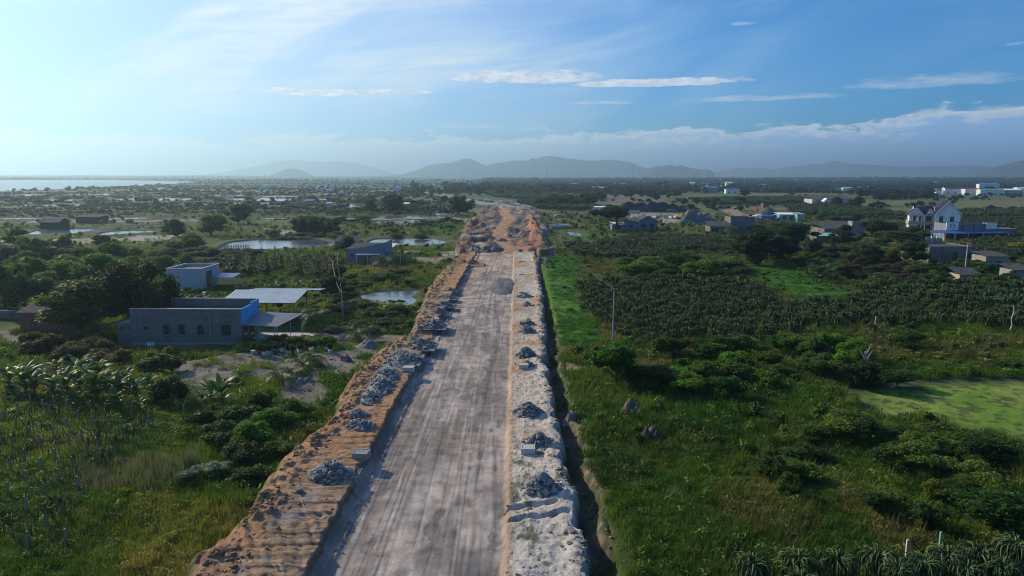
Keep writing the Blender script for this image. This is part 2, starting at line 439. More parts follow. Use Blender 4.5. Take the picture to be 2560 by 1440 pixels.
# ponds: outline in the photograph -> world; kind
POND_PX = {
 'pond_a': [(540,627),(556,615),(578,607),(625,602),(700,599),(800,599),(832,606),(826,613),(800,620),(700,625),(600,629)],
 'pond_b': [(935,599),(1000,597),(1080,597),(1122,606),(1105,613),(1060,616),(1000,617),(900,617)],
 'pond_c': [(898,741),(935,732),(990,729),(1064,727),(1045,733),(1030,744),(1046,752),(1026,768),(985,764),(915,762)],
 'pond_d': [(60,588),(90,578),(180,573),(256,573),(222,580),(190,586),(120,589)],
 'pond_e': [(235,588),(275,580),(330,577),(412,578),(378,583),(300,588),(262,591)],
 'pond_f': [(0,546),(60,545),(115,546),(115,549),(0,550)],
 'pond_g': [(150,550),(210,547),(360,544),(370,548),(260,551)],
 'pond_h': [(0,601),(40,597),(80,597),(70,604),(0,609)],
 'pond_i': [(300,568),(420,563),(450,565),(330,570)],
 'pond_j': [(600,548),(690,545),(760,547),(700,550)],
 'pond_k': [(850,545),(1000,540),(1090,543),(1085,548),(900,549)],
 'pond_l': [(900,554),(1100,549),(1120,551),(960,557)],
 'pond_m': [(1080,535),(1150,532),(1150,538),(1090,540)],
 'pond_n': [(1412,580),(1440,580),(1458,591),(1432,592)],
 'pond_o': [(640,519),(700,515),(800,517),(780,521)],
 'pond_p': [(835,517),(870,511),(915,511),(895,520)],
 'far_a': [(272,501),(300,498),(352,497),(345,502)], 'far_b': [(358,502),(400,497),(484,497),(468,502)],
 'far_c': [(508,503),(530,498),(562,498),(550,503)], 'far_d': [(572,502),(590,497),(617,497),(605,503)],
 'far_e': [(632,503),(655,495),(738,499),(728,504)], 'far_f': [(640,493),(690,490),(760,491),(740,494)],
 'far_g': [(65,504),(130,500),(195,500),(190,503)], 'far_h': [(150,488),(180,487),(275,485),(268,489)],
 'far_i': [(500,490),(560,488),(620,489),(600,491)], 'far_j': [(215,495),(240,493),(238,496),(216,496)],
 'far_k': [(0,490),(60,487),(120,487),(90,490)], 'far_l': [(355,473),(420,471),(400,474)], 'far_m': [(480,476),(540,474),(520,477)],
 'far_n': [(770,476),(840,474),(820,477)], 'far_o': [(780,500),(840,498),(880,500),(840,502)], 'far_p': [(560,510),(640,508),(700,510),(620,512)],
 'far_q': [(300,477),(325,476),(322,477.5)], 'far_r': [(640,470),(760,469),(740,471)], 'far_s': [(900,470),(980,469),(960,471)],
 'far_t': [(440,485),(470,484),(500,484),(470,486)], 'far_u': [(760,488),(860,486),(900,487),(820,489)],
 'far_v': [(900,480),(990,478),(1010,479),(940,481)], 'far_w': [(560,480),(650,478),(700,479),(620,481)],
 'far_x': [(20,515),(160,512),(240,513),(120,517)], 'far_y': [(420,515),(520,512),(560,513),(460,516)],
}
PONDS = {k: polyw(v, -0.35) for k, v in POND_PX.items()}
SEA_PX = [(-900,500),(-300,488),(0,479.5),(120,475),(220,470.5),(330,466),(420,461),(470,457),(490,455.5),(484,453.8),(430,452.6),(330,450.8),(200,449.9),(0,450.2),(-900,455)]
SEA = polyw(SEA_PX, -1.0)
ALGAE_PX = [(2085,988),(2160,962),(2320,945),(2600,938),(2900,960),(2900,1180),(2600,1118),(2520,1100),(2440,1092),(2340,1070),(2225,1060),(2130,1030)]
ALGAE = polyw(ALGAE_PX, -0.3)

def color_polys():
    G = []   # (polygon px, colour, softness jitter px)
    G.append(([(1350,640),(1415,638),(1440,672),(1432,720),(1466,790),(1500,840),(1480,872),(1385,872),(1368,820),(1358,740)], (.085,.18,.02)))
    G.append(([(1850,660),(1960,662),(2010,690),(2150,745),(2060,750),(1960,738),(1900,705)], (.07,.16,.03)))
    G.append(([(1730,612),(1800,610),(1880,616),(1850,628),(1760,628)], (.05,.15,.03)))
    G.append(([(1440,578),(1490,572),(1560,590),(1500,603),(1400,600),(1460,592)], (.08,.15,.03)))
    G.append(([(640,552),(745,549),(745,570),(650,574)], (.12,.15,.05)))
    G.append(([(1015,572),(1080,565),(1170,560),(1150,580),(1080,585)], (.08,.14,.05)))
    G.append(([(1390,527),(1500,530),(1560,535),(1520,545),(1400,546)], (.11,.14,.05)))
    G.append(([(1380,545),(1500,548),(1470,567),(1375,566)], (.16,.14,.08)))
    G.append(([(2030,540),(2150,533),(2280,545),(2200,560),(2040,558)], (.15,.14,.07)))
    G.append(([(2150,505),(2300,500),(2300,512),(2160,513)], (.14,.15,.06)))
    G.append(([(2390,502),(2700,500),(2700,525),(2380,522)], (.14,.145,.06)))
    G.append(([(1700,486),(1850,485),(1960,492),(1800,500),(1700,497)], (.09,.14,.05)))
    G.append(([(1460,487),(1560,484),(1680,487),(1660,505),(1500,505)], (.16,.13,.10)))
    G.append(([(1420,905),(1460,915),(1410,950),(1400,925)], (.30,.20,.13)))
    # sandy yard in front of the grey house
    G.append(([(430,905),(560,892),(700,885),(800,882),(880,868),(960,880),(885,935),(800,955),(730,965),(620,945),(520,975),(440,985),(420,950)], (.215,.19,.165)))
    G.append(([(700,960),(800,950),(830,985),(790,1020),(720,1020),(690,990)], (.20,.175,.15)))
    G.append(([(0,830),(120,840),(300,862),(300,872),(120,880),(0,850)], (.24,.21,.18)))
    G.append(([(800,830),(930,832),(1100,846),(1100,856),(1000,850),(850,856),(800,850)], (.26,.21,.165)))
    # white edges and dried ponds
    G.append(([(800,599),(836,605),(830,616),(812,616),(822,608),(798,602)], (.5,.5,.5)))
    G.append(([(685,579),(720,576),(760,580),(750,586),(700,585)], (.34,.31,.28)))
    G.append(([(860,1120),(1180,1090)], (0,0,0)))
    G.append(([(320,592),(400,588),(470,585),(420,600),(330,604)], (.36,.33,.31)))
    G.append(([(100,600),(235,596),(330,593),(320,602),(170,612)], (.33,.27,.22)))
    G.append(([(0,557),(90,552),(300,551),(520,548),(500,552),(200,557)], (.25,.21,.19)))
    G.append(([(850,545),(1090,541),(1190,548),(1180,556),(960,559),(850,550)], (.27,.25,.25)))
    G.append(([(1350,624),(1395,628),(1390,636),(1345,634)], (.34,.30,.27)))
    G.append(([(1090,630),(1180,622),(1200,634),(1110,645)], (.34,.31,.28)))
    G.append(([(1010,645),(1120,640),(1160,648),(1080,662)], (.28,.22,.17)))
    G.append(([(990,627),(1052,625),(1052,633),(1000,634)], (.30,.26,.22)))
    # yard track on the right
    G.append(([(1800,524),(1845,522),(1850,530),(1880,541),(1990,551),(2000,557),(1880,553),(1830,540)], (.30,.225,.155)))
    G.append(([(1560,530),(1700,535),(1700,553),(1570,552)], (.28,.24,.21)))
    G.append(([(1650,548),(1710,545),(1720,556),(1655,560)], (.32,.27,.22)))
    G.append(([(1770,553),(1990,551),(2040,560),(1900,566)], (.17,.15,.09)))
    G.append(([(2430,640),(2560,655),(2560,662),(2430,650)], (.25,.22,.19)))
    return [(p, c) for p, c in G if len(p) > 2]
CPOLY = color_polys()

def mess_mask(px, py):
    return inpoly(px, py, [(1140,640),(1395,640),(1370,600),(1360,560),(1340,520),(1330,505),(1240,505),(1200,530),(1165,570),(1150,600)])

def ground_h(X, Y, detail=True):
    X = np.asarray(X, dtype=np.float64); Y = np.asarray(Y, dtype=np.float64)
    h = (fbm(X/22, Y/22, 3, 3)-.5)*0.7+(fbm(X/4.5, Y/4.5, 4, 3)-.5)*.8*sstep(-Y, -260, -120)*sstep(np.abs(X+6), 13, 20)
    if detail: h = h+(fbm(X/1.6, Y/1.6, 5, 3)-.5)*0.28*sstep(-Y, -700, -120)
    # land climbs a little inland, to the right
    h = h+14*sstep(X/(np.abs(Y)+1), -0.1, 0.75)*sstep(Y, 900, 4500)
    R = np.hypot(X, Y)
    h = h+(fbm(X/260, Y/260, 9, 3)-.35)*7*sstep(R, 1400, 5000)*(.25+.75*sstep(X/(np.abs(Y)+1), -.25, .1))
    return h

def cut_ponds(X, Y, h):
    for k, poly in PONDS.items():
        pa = np.array(poly); lo = pa.min(0)-12; hi = pa.max(0)+12
        m = (X > lo[0]) & (X < hi[0]) & (Y > lo[1]) & (Y < hi[1])
        if not m.any(): continue
        idx = np.nonzero(m); d = sdpoly(X[idx], Y[idx], poly)
        soft = 6.0 if k.startswith('far') else 1.6
        bank = 0.12 if k in ('pond_c', 'pond_n') else (.3 if not k.startswith('far') else .25)
        hh = h[idx]
        tgt = np.where(d < 0, -1.4, bank)
        w = 1-sstep(d, 1.0, 4.0 if not k.startswith('far') else 9.0)
        step_ = sstep(d, -soft, 0.35)
        val = -1.4+(tgt*0+bank+1.4)*step_
        h[idx] = hh*(1-w)+val*w
    return h

def ground_color(X, Y, px, py):
    n1 = fbm(X/28, Y/28, 21, 4); n2 = fbm(X/6, Y/6, 22, 4); n3 = fbm(X/1.3, Y/1.3, 23, 3)
    c = np.empty(X.shape+(3,))
    dk = np.array([.05, .08, .02]); ol = np.array([.12, .135, .035]); br = np.array([.17, .135, .075])
    t = sstep(n2*.6+n3*.4, .35, .65)[..., None]; u = sstep(n1*.6+n2*.4, .5, .68)[..., None]
    c = lerp(dk, ol, t); c = lerp(c, br, u*.55)
    # far off: parcels
    far = sstep(Y, 240, 420)[..., None]
    ang = 0.25; xr = X*math.cos(ang)+Y*math.sin(ang)*.2; yr = Y
    ci = np.floor(xr/70+fbm(X/90, Y/200, 31, 2)); cj = np.floor(yr/45+fbm(X/150, Y/90, 33, 2)*.8)
    hsh = hash2(ci, cj, 77)
    pal = np.array([[.05,.075,.03],[.075,.09,.04],[.10,.105,.055],[.06,.085,.03],[.12,.11,.07],[.045,.065,.03],[.085,.075,.05],[.055,.09,.03]])
    pc = pal[np.clip((hsh*8).astype(int), 0, 7)]
    left = sstep(-X/(np.abs(Y)+1), 0.02, 0.2)[..., None]
    pc = pc*np.array([1.35, 1.35, 1.1]); pc = lerp(pc, pc*np.array([.95, .95, 1.15]), left)
    pc = pc*(0.75+0.5*n2[..., None])
    # dikes between far ponds: fine bands
    pc = lerp(pc, np.array([.07, .085, .045])*(.7+.6*n2[..., None]), left*.65)
    band = vnoise(X/400, Y/np.maximum(6, Y*.012), 41)
    pc = lerp(pc, np.array([.035, .04, .03]), (sstep(band, .62, .72)*.7)[..., None]*left)
    c = lerp(c, pc, far)
    wx = px+(fbm(X/3, Y/3, 51, 3)-.5)*30*np.clip(60/np.maximum(Y, 1), .05, 1)*2
    wy = py+(fbm(X/3, Y/3, 52, 3)-.5)*14*np.clip(60/np.maximum(Y, 1), .05, 1)*2
    for poly, col in CPOLY:
        xs = [p[0] for p in poly]; ys = [p[1] for p in poly]
        m = (wx > min(xs)) & (wx < max(xs)) & (wy > min(ys)) & (wy < max(ys))
        if not m.any(): continue
        idx = np.nonzero(m); ins = inpoly(wx[idx], wy[idx], poly)
        sel = tuple(i[ins] for i in idx)
        v = (0.72+0.56*(n2[sel]*.4+n3[sel]*.6))[:, None]
        c[sel] = np.array(col)*v
    # pond rims are bare mud
    for k, poly in PONDS.items():
        pa = np.array(poly); lo = pa.min(0)-8; hi = pa.max(0)+8
        m = (X > lo[0]) & (X < hi[0]) & (Y > lo[1]) & (Y < hi[1])
        if not m.any(): continue
        idx = np.nonzero(m); d = sdpoly(X[idx], Y[idx], poly)
        w = (sstep(-d, -2.2, -.8) if k != 'pond_c' else sstep(-d, -.5, .2))[:, None]
        mud = np.array([.10, .09, .08]) if k != 'pond_c' else np.array([.06,.09,.03])
        c[idx] = lerp(c[idx], mud*(.6+.8*n3[idx][:, None]), w)
    return c

def grid_faces(nr, nc):
    i = np.arange(nr-1)[:, None]*nc+np.arange(nc-1)[None, :]
    return np.stack([i, i+1, i+nc+1, i+nc], -1).reshape(-1, 4)

def build_ground():
    ys = [20.0]
    while ys[-1] < 420: ys.append(ys[-1]*1.0062)
    while ys[-1] < 46000: ys.append(ys[-1]*(1.014 if ys[-1] < 3000 else 1.05))
    ys = np.array(ys); t = np.concatenate([np.linspace(-2.6, -1.0, 40)[:-1], np.linspace(-1.0, 1.0, 620), np.linspace(1.0, 2.6, 40)[1:]])
    Y, T = np.meshgrid(ys, t, indexing='ij'); X = Y*T
    h = ground_h(X, Y)
    inc = sstep(X, left_edge(Y)+.5, left_edge(Y)+1.3)*(1-sstep(X, 6.2, 6.9))*(1-sstep(Y, Y_END-3, Y_END-1))
    near_cor = (1-sstep(np.abs(X+6), 14, 26))
    h = h*(1-.6*near_cor*(1-sstep(Y, 240, 300)))
    h = cut_ponds(X, Y, h)
    # algae pond basin on the right
    d = sdpoly(X, Y, ALGAE); m = Y < 160
    h = np.where(m, lerp(h, -1.0, 1-sstep(d, -1.0, 1.2)), h)
    # sea
    m = Y > 700; d = sdpoly(X[m], Y[m], SEA); hs = h[m]; h[m] = lerp(hs, -6.0, 1-sstep(d, -40, 10))
    # disturbed ground where the road is not yet made
    px, py = project(X, Y, h*0)
    mm = mess_mask(px+(fbm(X/7, Y/7, 61, 3)-.5)*24, py).astype(float)
    rd = 1-np.abs(2*fbm(X/6.5, Y/13, 62, 4)-1)
    h = h+mm*(2.6*sstep(rd, .70, .97)*fbm(X/14, Y/24, 67, 3)*1.5+(fbm(X/1.8, Y/4, 63, 3)-.5)*.9-.3)
    h = h*(1-inc)-3.2*inc
    c = ground_color(X, Y, px, py)
    soil = np.array([.19, .165, .15]); clay = np.array([.30, .15, .085]); pale = np.array([.33, .29, .255]); gs = np.array([.10,.11,.05])
    a = fbm(X/9, Y/22, 64, 4)[..., None]; b = fbm(X/4, Y/10, 65, 3)[..., None]
    mc = lerp(soil, pale, sstep(b, .5, .62)); mc = lerp(mc, clay, sstep(a, .53, .60)*.85); mc = lerp(mc, np.array([.11, .09, .085]), sstep(fbm(X/5, Y/7, 69, 4), .54, .60)[..., None]*.8); mc = lerp(mc, gs, sstep(1-a, .62, .68)*.6)
    # the winding haul track
    tw = polyw([(1258,520),(1262,535),(1275,548),(1262,562),(1252,578),(1250,590),(1254,600),(1262,612),(1285,628),(1250,648)], .3)
    dd = np.full(X.shape, 1e9); ty = np.zeros(X.shape)
    for (x1, y1), (x2, y2) in zip(tw[:-1], tw[1:]):
        ex, ey = x2-x1, y2-y1; tt = np.clip(((X-x1)*ex+(Y-y1)*ey)/(ex*ex+ey*ey), 0, 1)
        dd = np.minimum(dd, np.hypot(X-x1-tt*ex, Y-y1-tt*ey))
    trk = (1-sstep(dd, 2.8, 4.4))*(Y > 200)*(Y < 760)
    rut = .8+.35*vnoise(dd*1.6, Y/60, 8)
    c = lerp(c, mc*(0.75+.5*fbm(X, Y/2, 66, 3)[..., None]), mm[..., None])
    c = lerp(c, np.array([.42, .245, .145])*rut[..., None], trk[..., None])
    h = lerp(h, .5, trk*.85)
    # the white haul road beyond, curving off to the left
    tw2 = polyw([(1290,521),(1255,515),(1205,507),(1160,498),(1110,488),(1060,478)], .2)
    dd = np.full(X.shape, 1e9)
    for (x1, y1), (x2, y2) in zip(tw2[:-1], tw2[1:]):
        ex, ey = x2-x1, y2-y1; tt = np.clip(((X-x1)*ex+(Y-y1)*ey)/(ex*ex+ey*ey), 0, 1)
        dd = np.minimum(dd, np.hypot(X-x1-tt*ex, Y-y1-tt*ey))
    w2 = (1-sstep(dd, 7, 12))*(Y > 500)
    c = lerp(c, np.array([.34, .31, .285])*(.5+.9*fbm(X/6, Y/16, 68, 3)[..., None]), (w2*(.75+.25*b[..., 0]))[..., None])
    # where the sea ends: sand rim
    V = np.stack([X, Y, h], -1).reshape(-1, 3)
    me = mesh_np('ground', V, grid_faces(*X.shape), MAT['ground'], c.reshape(-1, 3), smooth=True)
    tag(obj('ground', me), 'flat green and brown fields stretching to the horizon', kind='structure')
    # plain sheet behind the drone, for the land the camera cannot see
    xs = np.linspace(-3000, 3000, 40); yb = np.linspace(-3000, 19.9, 30)
    Yb, Xb = np.meshgrid(yb, xs, indexing='ij'); hb = np.zeros_like(Xb)-.05; hb[-1] = -.3
    me = mesh_np('ground_behind', np.stack([Xb, Yb, hb], -1).reshape(-1, 3), grid_faces(*Xb.shape), MAT['ground'],
                 np.tile(np.array([.06, .08, .03]), (Xb.size, 1)))
    tag(obj('ground', me), 'grassy ground under and behind the viewpoint', kind='structure')
build_ground()

def flat_poly(name, poly, z, mat, label, grow=1.04, thick=0.0, cols=None):
    pa = np.array(poly); c = pa.mean(0); pa = c+(pa-c)*grow
    bm = bmesh.new(); vs = [bm.verts.new((x, y, z)) for x, y in pa]; f = bm.faces.new(vs)
    if f.normal.z < 0: f.normal_flip()
    bmesh.ops.triangulate(bm, faces=bm.faces)
    me = bpy.data.meshes.new(name); bm.to_mesh(me); bm.free()
    for p in me.polygons:
        if p.normal.z < 0: p.flip()
    me.materials.append(mat); return tag(obj(name, me), label, kind='structure')
for k, poly in PONDS.items():
    lab = {'pond_a': 'round shrimp pond with posts at its right end', 'pond_b': 'pond behind the low house beside the works',
           'pond_c': 'small blue pond with dark rocks beside the clay bank'}.get(k, 'shallow pond among the dikes')
    flat_poly('pond_water', poly, -0.15 if not k.startswith('far') else 0.0, MAT['pond'], lab, 1.03)
flat_poly('sea', [(x*1.0, y) for x, y in SEA], -1.0, MAT['sea'], 'bright calm sea in the bay', 1.01)

# green skin of algae on the pond to the right
def build_algae():
    pa = np.array(ALGAE); x0, y0 = pa.min(0); x1, y1 = pa.max(0)
    xs = np.arange(x0, min(x1, 110), .35); ys = np.arange(y0, y1, .35)
    Y, X = np.meshgrid(ys, xs, indexing='ij'); d = sdpoly(X, Y, ALGAE); dn = d+(fbm(X/3, Y/3, 170, 4)-.5)*5
    n = fbm(X/4, Y/4, 71, 4); n2 = fbm(X/.8, Y/.8, 72, 3)
    c = lerp(np.array([.15,.27,.035]), np.array([.22,.29,.06]), sstep(n, .4, .6)[..., None])
    c = lerp(c, np.array([.17,.17,.05]), sstep(X, 60, 85)[..., None]*.6)
    rim = (1-sstep(-dn, 1.0, 4.0))[..., None]; c = lerp(c, np.array([.05,.06,.045]), rim*.8)
    c = lerp(c, np.array([.04,.055,.03]), (sstep(n2, .54, .68)*.7)[..., None])
    h = -.3+.03*n2
    F = grid_faces(*X.shape); keep = (d.ravel()[F] < 1.0).all(1)
    me = mesh_np('algae_pond', np.stack([X, Y, h], -1).reshape(-1, 3), F[keep], MAT['ground'], c.reshape(-1, 3), smooth=True)
    tag(obj('algae_pond', me), 'pond skinned over with bright green water weed', kind='structure')
build_algae()

# ---- the road corridor
def build_corridor():
    xs = np.arange(-23, 9.0, 0.075); ys = [30.0]
    while ys[-1] < Y_END: ys.append(ys[-1]*1.0031)
    ys = np.array(ys); Y, X = np.meshgrid(ys, xs, indexing='ij')
    wob = (fbm(Y/3.1, X*0+3, 81, 4)-.5)
    eL = left_edge(Y)+.45+wob*1.6; eR = right_edge(Y)+(fbm(Y/1.9, Y*0+9, 82, 4)-.5)*1.3
    cutT = ROAD_L-0.95+(fbm(Y/1.1, Y*0+5, 83, 3)-.5)*.5-.25*sstep(fbm(Y/6, Y*0, 84, 2), .5, .7)
    rdL = ROAD_L+(fbm(Y/.9, Y*0+7, 85, 2)-.5)*.12
    far = 1-sstep(Y, 170, 215)          # the bank flattens out towards the far end
    gap = sstep(np.abs(Y-P(1090, 850)[1]), 1.5, 3.5)     # where the side track crosses
    top = .25+.95*(.35+.65*far)*(.2+.8*gap)
    # --- left bank: dozer-track ridges across it
    ph = Y*2*math.pi/1.35+np.sin(X*.42+Y*.05)*1.9+(fbm(X/7, Y/6, 86, 2)-.5)*6
    ridge = np.maximum(0, np.sin(ph))**5*(.5+vnoise(X/1.4, Y/.3, 76))*.8
    fine_ = np.maximum(0, np.sin(ph*2.7+fbm(X/2, Y/2, 75, 2)*4))**7*sstep(fbm(X/2.5, Y/3.5, 74, 3), .36, .52)
    rid_on = sstep(fbm(X/5, Y/6, 87, 3), .26, .42)*sstep(X, eL+1.0, eL+2.6)
    lb = top+(fbm(X/3, Y/3, 88, 3)-.5)*.30+ridge*.17*rid_on+(fbm(X/.55, Y/.55, 89, 3)-.5)*.08
    clods = sstep(fbm(X/.9, Y/.9, 90, 4), .45, .8)*(1-sstep(np.abs(X-eL-.7), .6, 1.9))
    lb = lb+clods*.34+.12*np.exp(-((X-eL-.8)/.7)**2)
    # near the bottom of the photo the bank is churned by wheels
    ch = 1-sstep(Y, 44, 50)
    lb = lb-fine_*.07*sstep(X, eL+1.2, eL+2.2)
    lb = lb+ch*((fbm((X+Y*.5)/.5, (Y-X*.5)/3.5, 89, 3)-.5)*.30+(fbm(X/1.3, Y/1.3, 79, 3)-.5)*.22)
    # outer slope
    s_out = sstep(X, eL-1.9, eL)
    zl = lerp(-1.0, lb, s_out)
    # cut down to the road
    s_cut = sstep(X, cutT, cutT+.6)
    zroad = .25+.05*(fbm(X/2, Y/9, 91, 3)-.5)+(fbm(X/.35, Y/1.6, 92, 3)-.5)*.035
    wind = np.exp(-((X-rdL-.18)/.2)**2)*(.10+.12*fbm(X/.3, Y/.5, 93, 2))
    zroad = zroad+wind
    trk_ = np.zeros_like(X); q = random.Random(4)
    for i in range(22):
        g0 = q.uniform(-11.3, -1.4); gx = g0+q.uniform(-.9, .9)*np.sin(Y/q.uniform(9, 34)+q.uniform(0, 6))+q.uniform(-.02, .02)*(Y-60)
        on = sstep(vnoise(Y/q.uniform(6, 16), Y*0+i, 300+i), .35, .6); trk_ += q.choice([-1, -1, -1, 1])*np.exp(-((X-gx)/q.choice([.05, .07, .09, .2]))**2)*on*q.uniform(.5, 1)
    trk_ = np.clip(trk_, -1, 1); zroad = zroad+trk_*.03
    for i in range(9):       # machines crossing and turning
        y0 = q.uniform(44, 190); k1 = q.uniform(-1.8, 1.8); yy = y0+k1*(X+6)+q.uniform(-.08, .08)*(X+6)**2
        trk_ = trk_-np.exp(-((Y-yy)/(.10+.0016*y0))**2)*.6*sstep(vnoise(X/1.5, X*0+i, 410+i), .3, .55)
    pot = sstep(fbm(X/1.4+9, Y/2.4, 420, 4), .66, .74); zroad = zroad-pot*.04
    # tyre-tread chevrons along the right side, near
    tread = (np.abs(X+1.35) < .38)*sstep(np.sin((Y*1.0-np.abs(X+1.35)*1.1)*2*math.pi/.36), .1, .6)*.03*(1-sstep(Y, 62, 75))
    tread2 = (np.abs(X+9.6+.35*np.sin(Y*.12)) < .3)*sstep(np.sin((Y+X*.7)*2*math.pi/.34), .1, .6)*.03*(1-sstep(Y, 52, 62))
    tread3 = (np.abs(X+8.1+.04*(Y-40)) < .25)*sstep(np.sin((Y-X*.7)*2*math.pi/.34), .1, .6)*.03*(1-sstep(Y, 52, 60))
    zroad = zroad-tread-tread2-tread3
    grooves = np.zeros_like(X)
    for g0, a in ((-7.2, .03), (-4.1, .022), (-2.6, .03), (-9.6, .02), (-5.5, .015), (-3.1, .02)):
        gx = g0+.5*np.sin(Y/31+g0)+.25*np.sin(Y/11+2*g0)
        grooves -= a*np.exp(-((X-gx)/.10)**2)
    zroad = zroad+grooves*sstep(fbm(X/2, Y/12, 94, 2), .35, .55)
    z = lerp(zl, zroad, s_cut)
    # --- right bank
    rb = .62+(fbm(X/2.2, Y/2.2, 95, 3)-.5)*.28+(fbm(X/.45, Y/.45, 96, 4)-.5)*.17+.06*sstep(fbm(X/.28, Y/.28, 78, 2), .62, .8)
    rb = rb+.12*np.exp(-((X-eR+.6)/.5)**2)
    lumps = sstep(fbm(X/1.2, Y/1.2, 97, 3), .6, .8)*.25*sstep(X, eR-1.8, eR-.2); rb = rb+lumps
    for (a, b, c_, d_, w, dep) in ((1258,1276,1392,1254,.17,.5), (1275,1302,1418,1281,.15,.5)):
        xa, ya = P(a, b, .6); xb, yb = P(c_, d_, .6); tt = np.clip((X-xa)/(xb-xa), 0, 1); yy = ya+(yb-ya)*tt+.12*np.sin(X*2.2)
        wv = w*(1+.4*np.sin(X*5))
        rb = rb-dep*np.exp(-((Y-yy)/wv)**2)*sstep(X, xa-.3, xa+.2)*(1-sstep(X, xb-.2, xb+.3)) + .14*np.exp(-((Y-yy-2.6*w)/w)**2)*sstep(X, xa-.3, xa+.2)*(1-sstep(X, xb-.2, xb+.3))
    s_r = sstep(X, ROAD_R-.12+(fbm(Y/1.3, Y*0+3, 98, 3)-.5)*.4, ROAD_R+.45)
    z = np.where(X > -6, lerp(zroad, rb, s_r), z)
    # ditch
    ditch = sstep(X, eR, eR+.45+.4*fbm(Y/3, X*0, 99, 2))
    dep = -1.5*(.3+.7*(1-sstep(Y, 140, 200)))+(fbm(X/1.0, Y/1.0, 100, 3)-.5)*.7
    z = np.where(X > 1, lerp(z, dep, ditch), z)
    ex = eR+1.45+(fbm(Y/4.3, X*0+6, 101, 3)-.5)*1.4
    s_e = sstep(X, ex, ex+1.0)
    z = np.where(X > 1, lerp(z, -.12+(fbm(X/.9, Y/.9, 102, 4)-.5)*.5, s_e), z)
    z = np.where(X > 1, lerp(z, -1.2, sstep(X, ex+1.3, ex+3.0)), z)
    # --- albedo, with shade painted into the bank creases and the ditch
    n2 = fbm(X/2.5, Y/3.5, 110, 4)[..., None]; n3 = fbm(X/.6, Y/.6, 111, 3)[..., None]; nb = fbm(X/7, Y/16, 112, 3)[..., None]
    clay = np.array([.43, .235, .125]); clay2 = np.array([.37, .255, .175]); clayd = np.array([.20, .13, .085])
    cl = lerp(clay, clay2, sstep(nb, .38, .6)); cl = lerp(cl, clayd, sstep(n3, .52, .75)*.65)
    cl = lerp(cl, clayd*.62, (clods*.4+np.clip(ridge*rid_on, 0, 1)*.35+fine_*.75*sstep(X, eL+1.2, eL+2.2)+ch*.25*sstep(fbm((X+Y*.5)/.5, (Y-X*.5)/3.5, 89, 3), .45, .6)).clip(0, 1)[..., None])  # ridges and grooves darkened in the colour, standing in for crease shade
    grv = np.array([.22, .22, .225]); cl = lerp(cl, grv, (sstep(n2, .58, .68)*.6*sstep(X, eL+1.2, eL+2.5)[..., None]*(1-sstep(X, -15.5, -14)[..., None])))
    cut = np.array([.15, .105, .075])
    # road
    stx = fbm(X/.6, Y/3.6, 113, 5)[..., None]; sty = fbm(X/1.6, Y/9, 114, 5)[..., None]
    rg = lerp(np.array([.235, .215, .215]), np.array([.325, .285, .27]), sstep(stx*.6+n2*.4, .36, .62))
    rg = lerp(rg, np.array([.38, .285, .21]), sstep(Y, 130, 205)[..., None]*.8)
    rg = lerp(rg, np.array([.335, .275, .235]), (sstep(sty, .52, .66)*.5))
    darkb = (np.exp(-((X+3.3+.7*np.sin(Y/9.5))/.75)**2)+.7*np.exp(-((X+7.4+.8*np.sin(Y/14+1))/.8)**2)+.5*np.exp(-((X+5.1+.5*np.sin(Y/7+3))/.4)**2))[..., None]
    rg = lerp(rg, np.array([.15, .145, .16]), np.clip(darkb, 0, 1)*sstep(fbm(X/.9, Y/2.6, 115, 5), .42, .56)[..., None]*.5)
    blot = fbm(X/2.6+5, Y/5+3, 430, 5)[..., None]; rg = rg*(.72+.56*sstep(blot, .34, .66))
    rg = lerp(rg, np.array([.44, .43, .44]), sstep(fbm(X/.5, Y/5, 116, 4), .62, .75)[..., None]*.5)
    rg = lerp(rg, np.array([.17, .155, .15]), (pot*.75)[..., None]); rg = rg*np.array([1.10, 1.03, .96])
    rg = lerp(rg, np.array([.14, .135, .145]), (np.clip(-trk_, 0, 1)*.72)[..., None]); rg = lerp(rg, np.array([.43, .42, .42]), (np.clip(trk_, 0, 1)*.5)[..., None])
    rg = lerp(rg, np.array([.12, .12, .14]), (wind*3.0).clip(0, .7)[..., None])
    # right bank
    sd = lerp(np.array([.43, .345, .275]), np.array([.50, .43, .365]), sstep(nb, .4, .6))
    nearw = (1-sstep(Y, 46, 58))[..., None]; sd = lerp(sd, np.array([.47, .43, .395]), nearw*.8)
    clr = sstep(fbm(X/5+40, Y/5, 117, 3), .52, .66)[..., None]*sstep(Y, 52, 66)[..., None]; sd = lerp(sd, np.array([.42, .25, .15]), clr*.8)
    sd = lerp(sd, np.array([.24, .21, .185]), sstep(n3, .58, .74)*.6)
    grs = sstep(fbm(X/1.1, Y/1.1, 118, 3), .6, .7)[..., None]*(1-sstep(Y, 56, 66))[..., None]; sd = lerp(sd, np.array([.07, .10, .035]), grs*.75)
    edge = np.exp(-((X-ROAD_R-.25)/.35)**2)[..., None]; sd = lerp(sd, np.array([.36, .22, .14]), edge*.85)
    dt = lerp(np.array([.12, .095, .08]), np.array([.04, .06, .025]), sstep(n2, .48, .62))  # ditch soil and greenery, colour darkened to paint in the ditch's shade
    ot = lerp(np.array([.25, .19, .13]), np.array([.06, .085, .03]), sstep(n3*.5+n2*.5, .34, .5))
    c = lerp(cl, cut, (s_cut*(1-s_cut)*4)[..., None].clip(0, 1)); c = np.where((s_cut > .5)[..., None], lerp(rg, cut, (1-s_cut)[..., None]), c)
    c = lerp(np.array([.07, .09, .035])*(.6+.8*n3), c, sstep(X, eL-1.3+n3[..., 0], eL+.2)[..., None])
    c = np.where((X > -6)[..., None], lerp(rg, sd, s_r[..., None]), c)
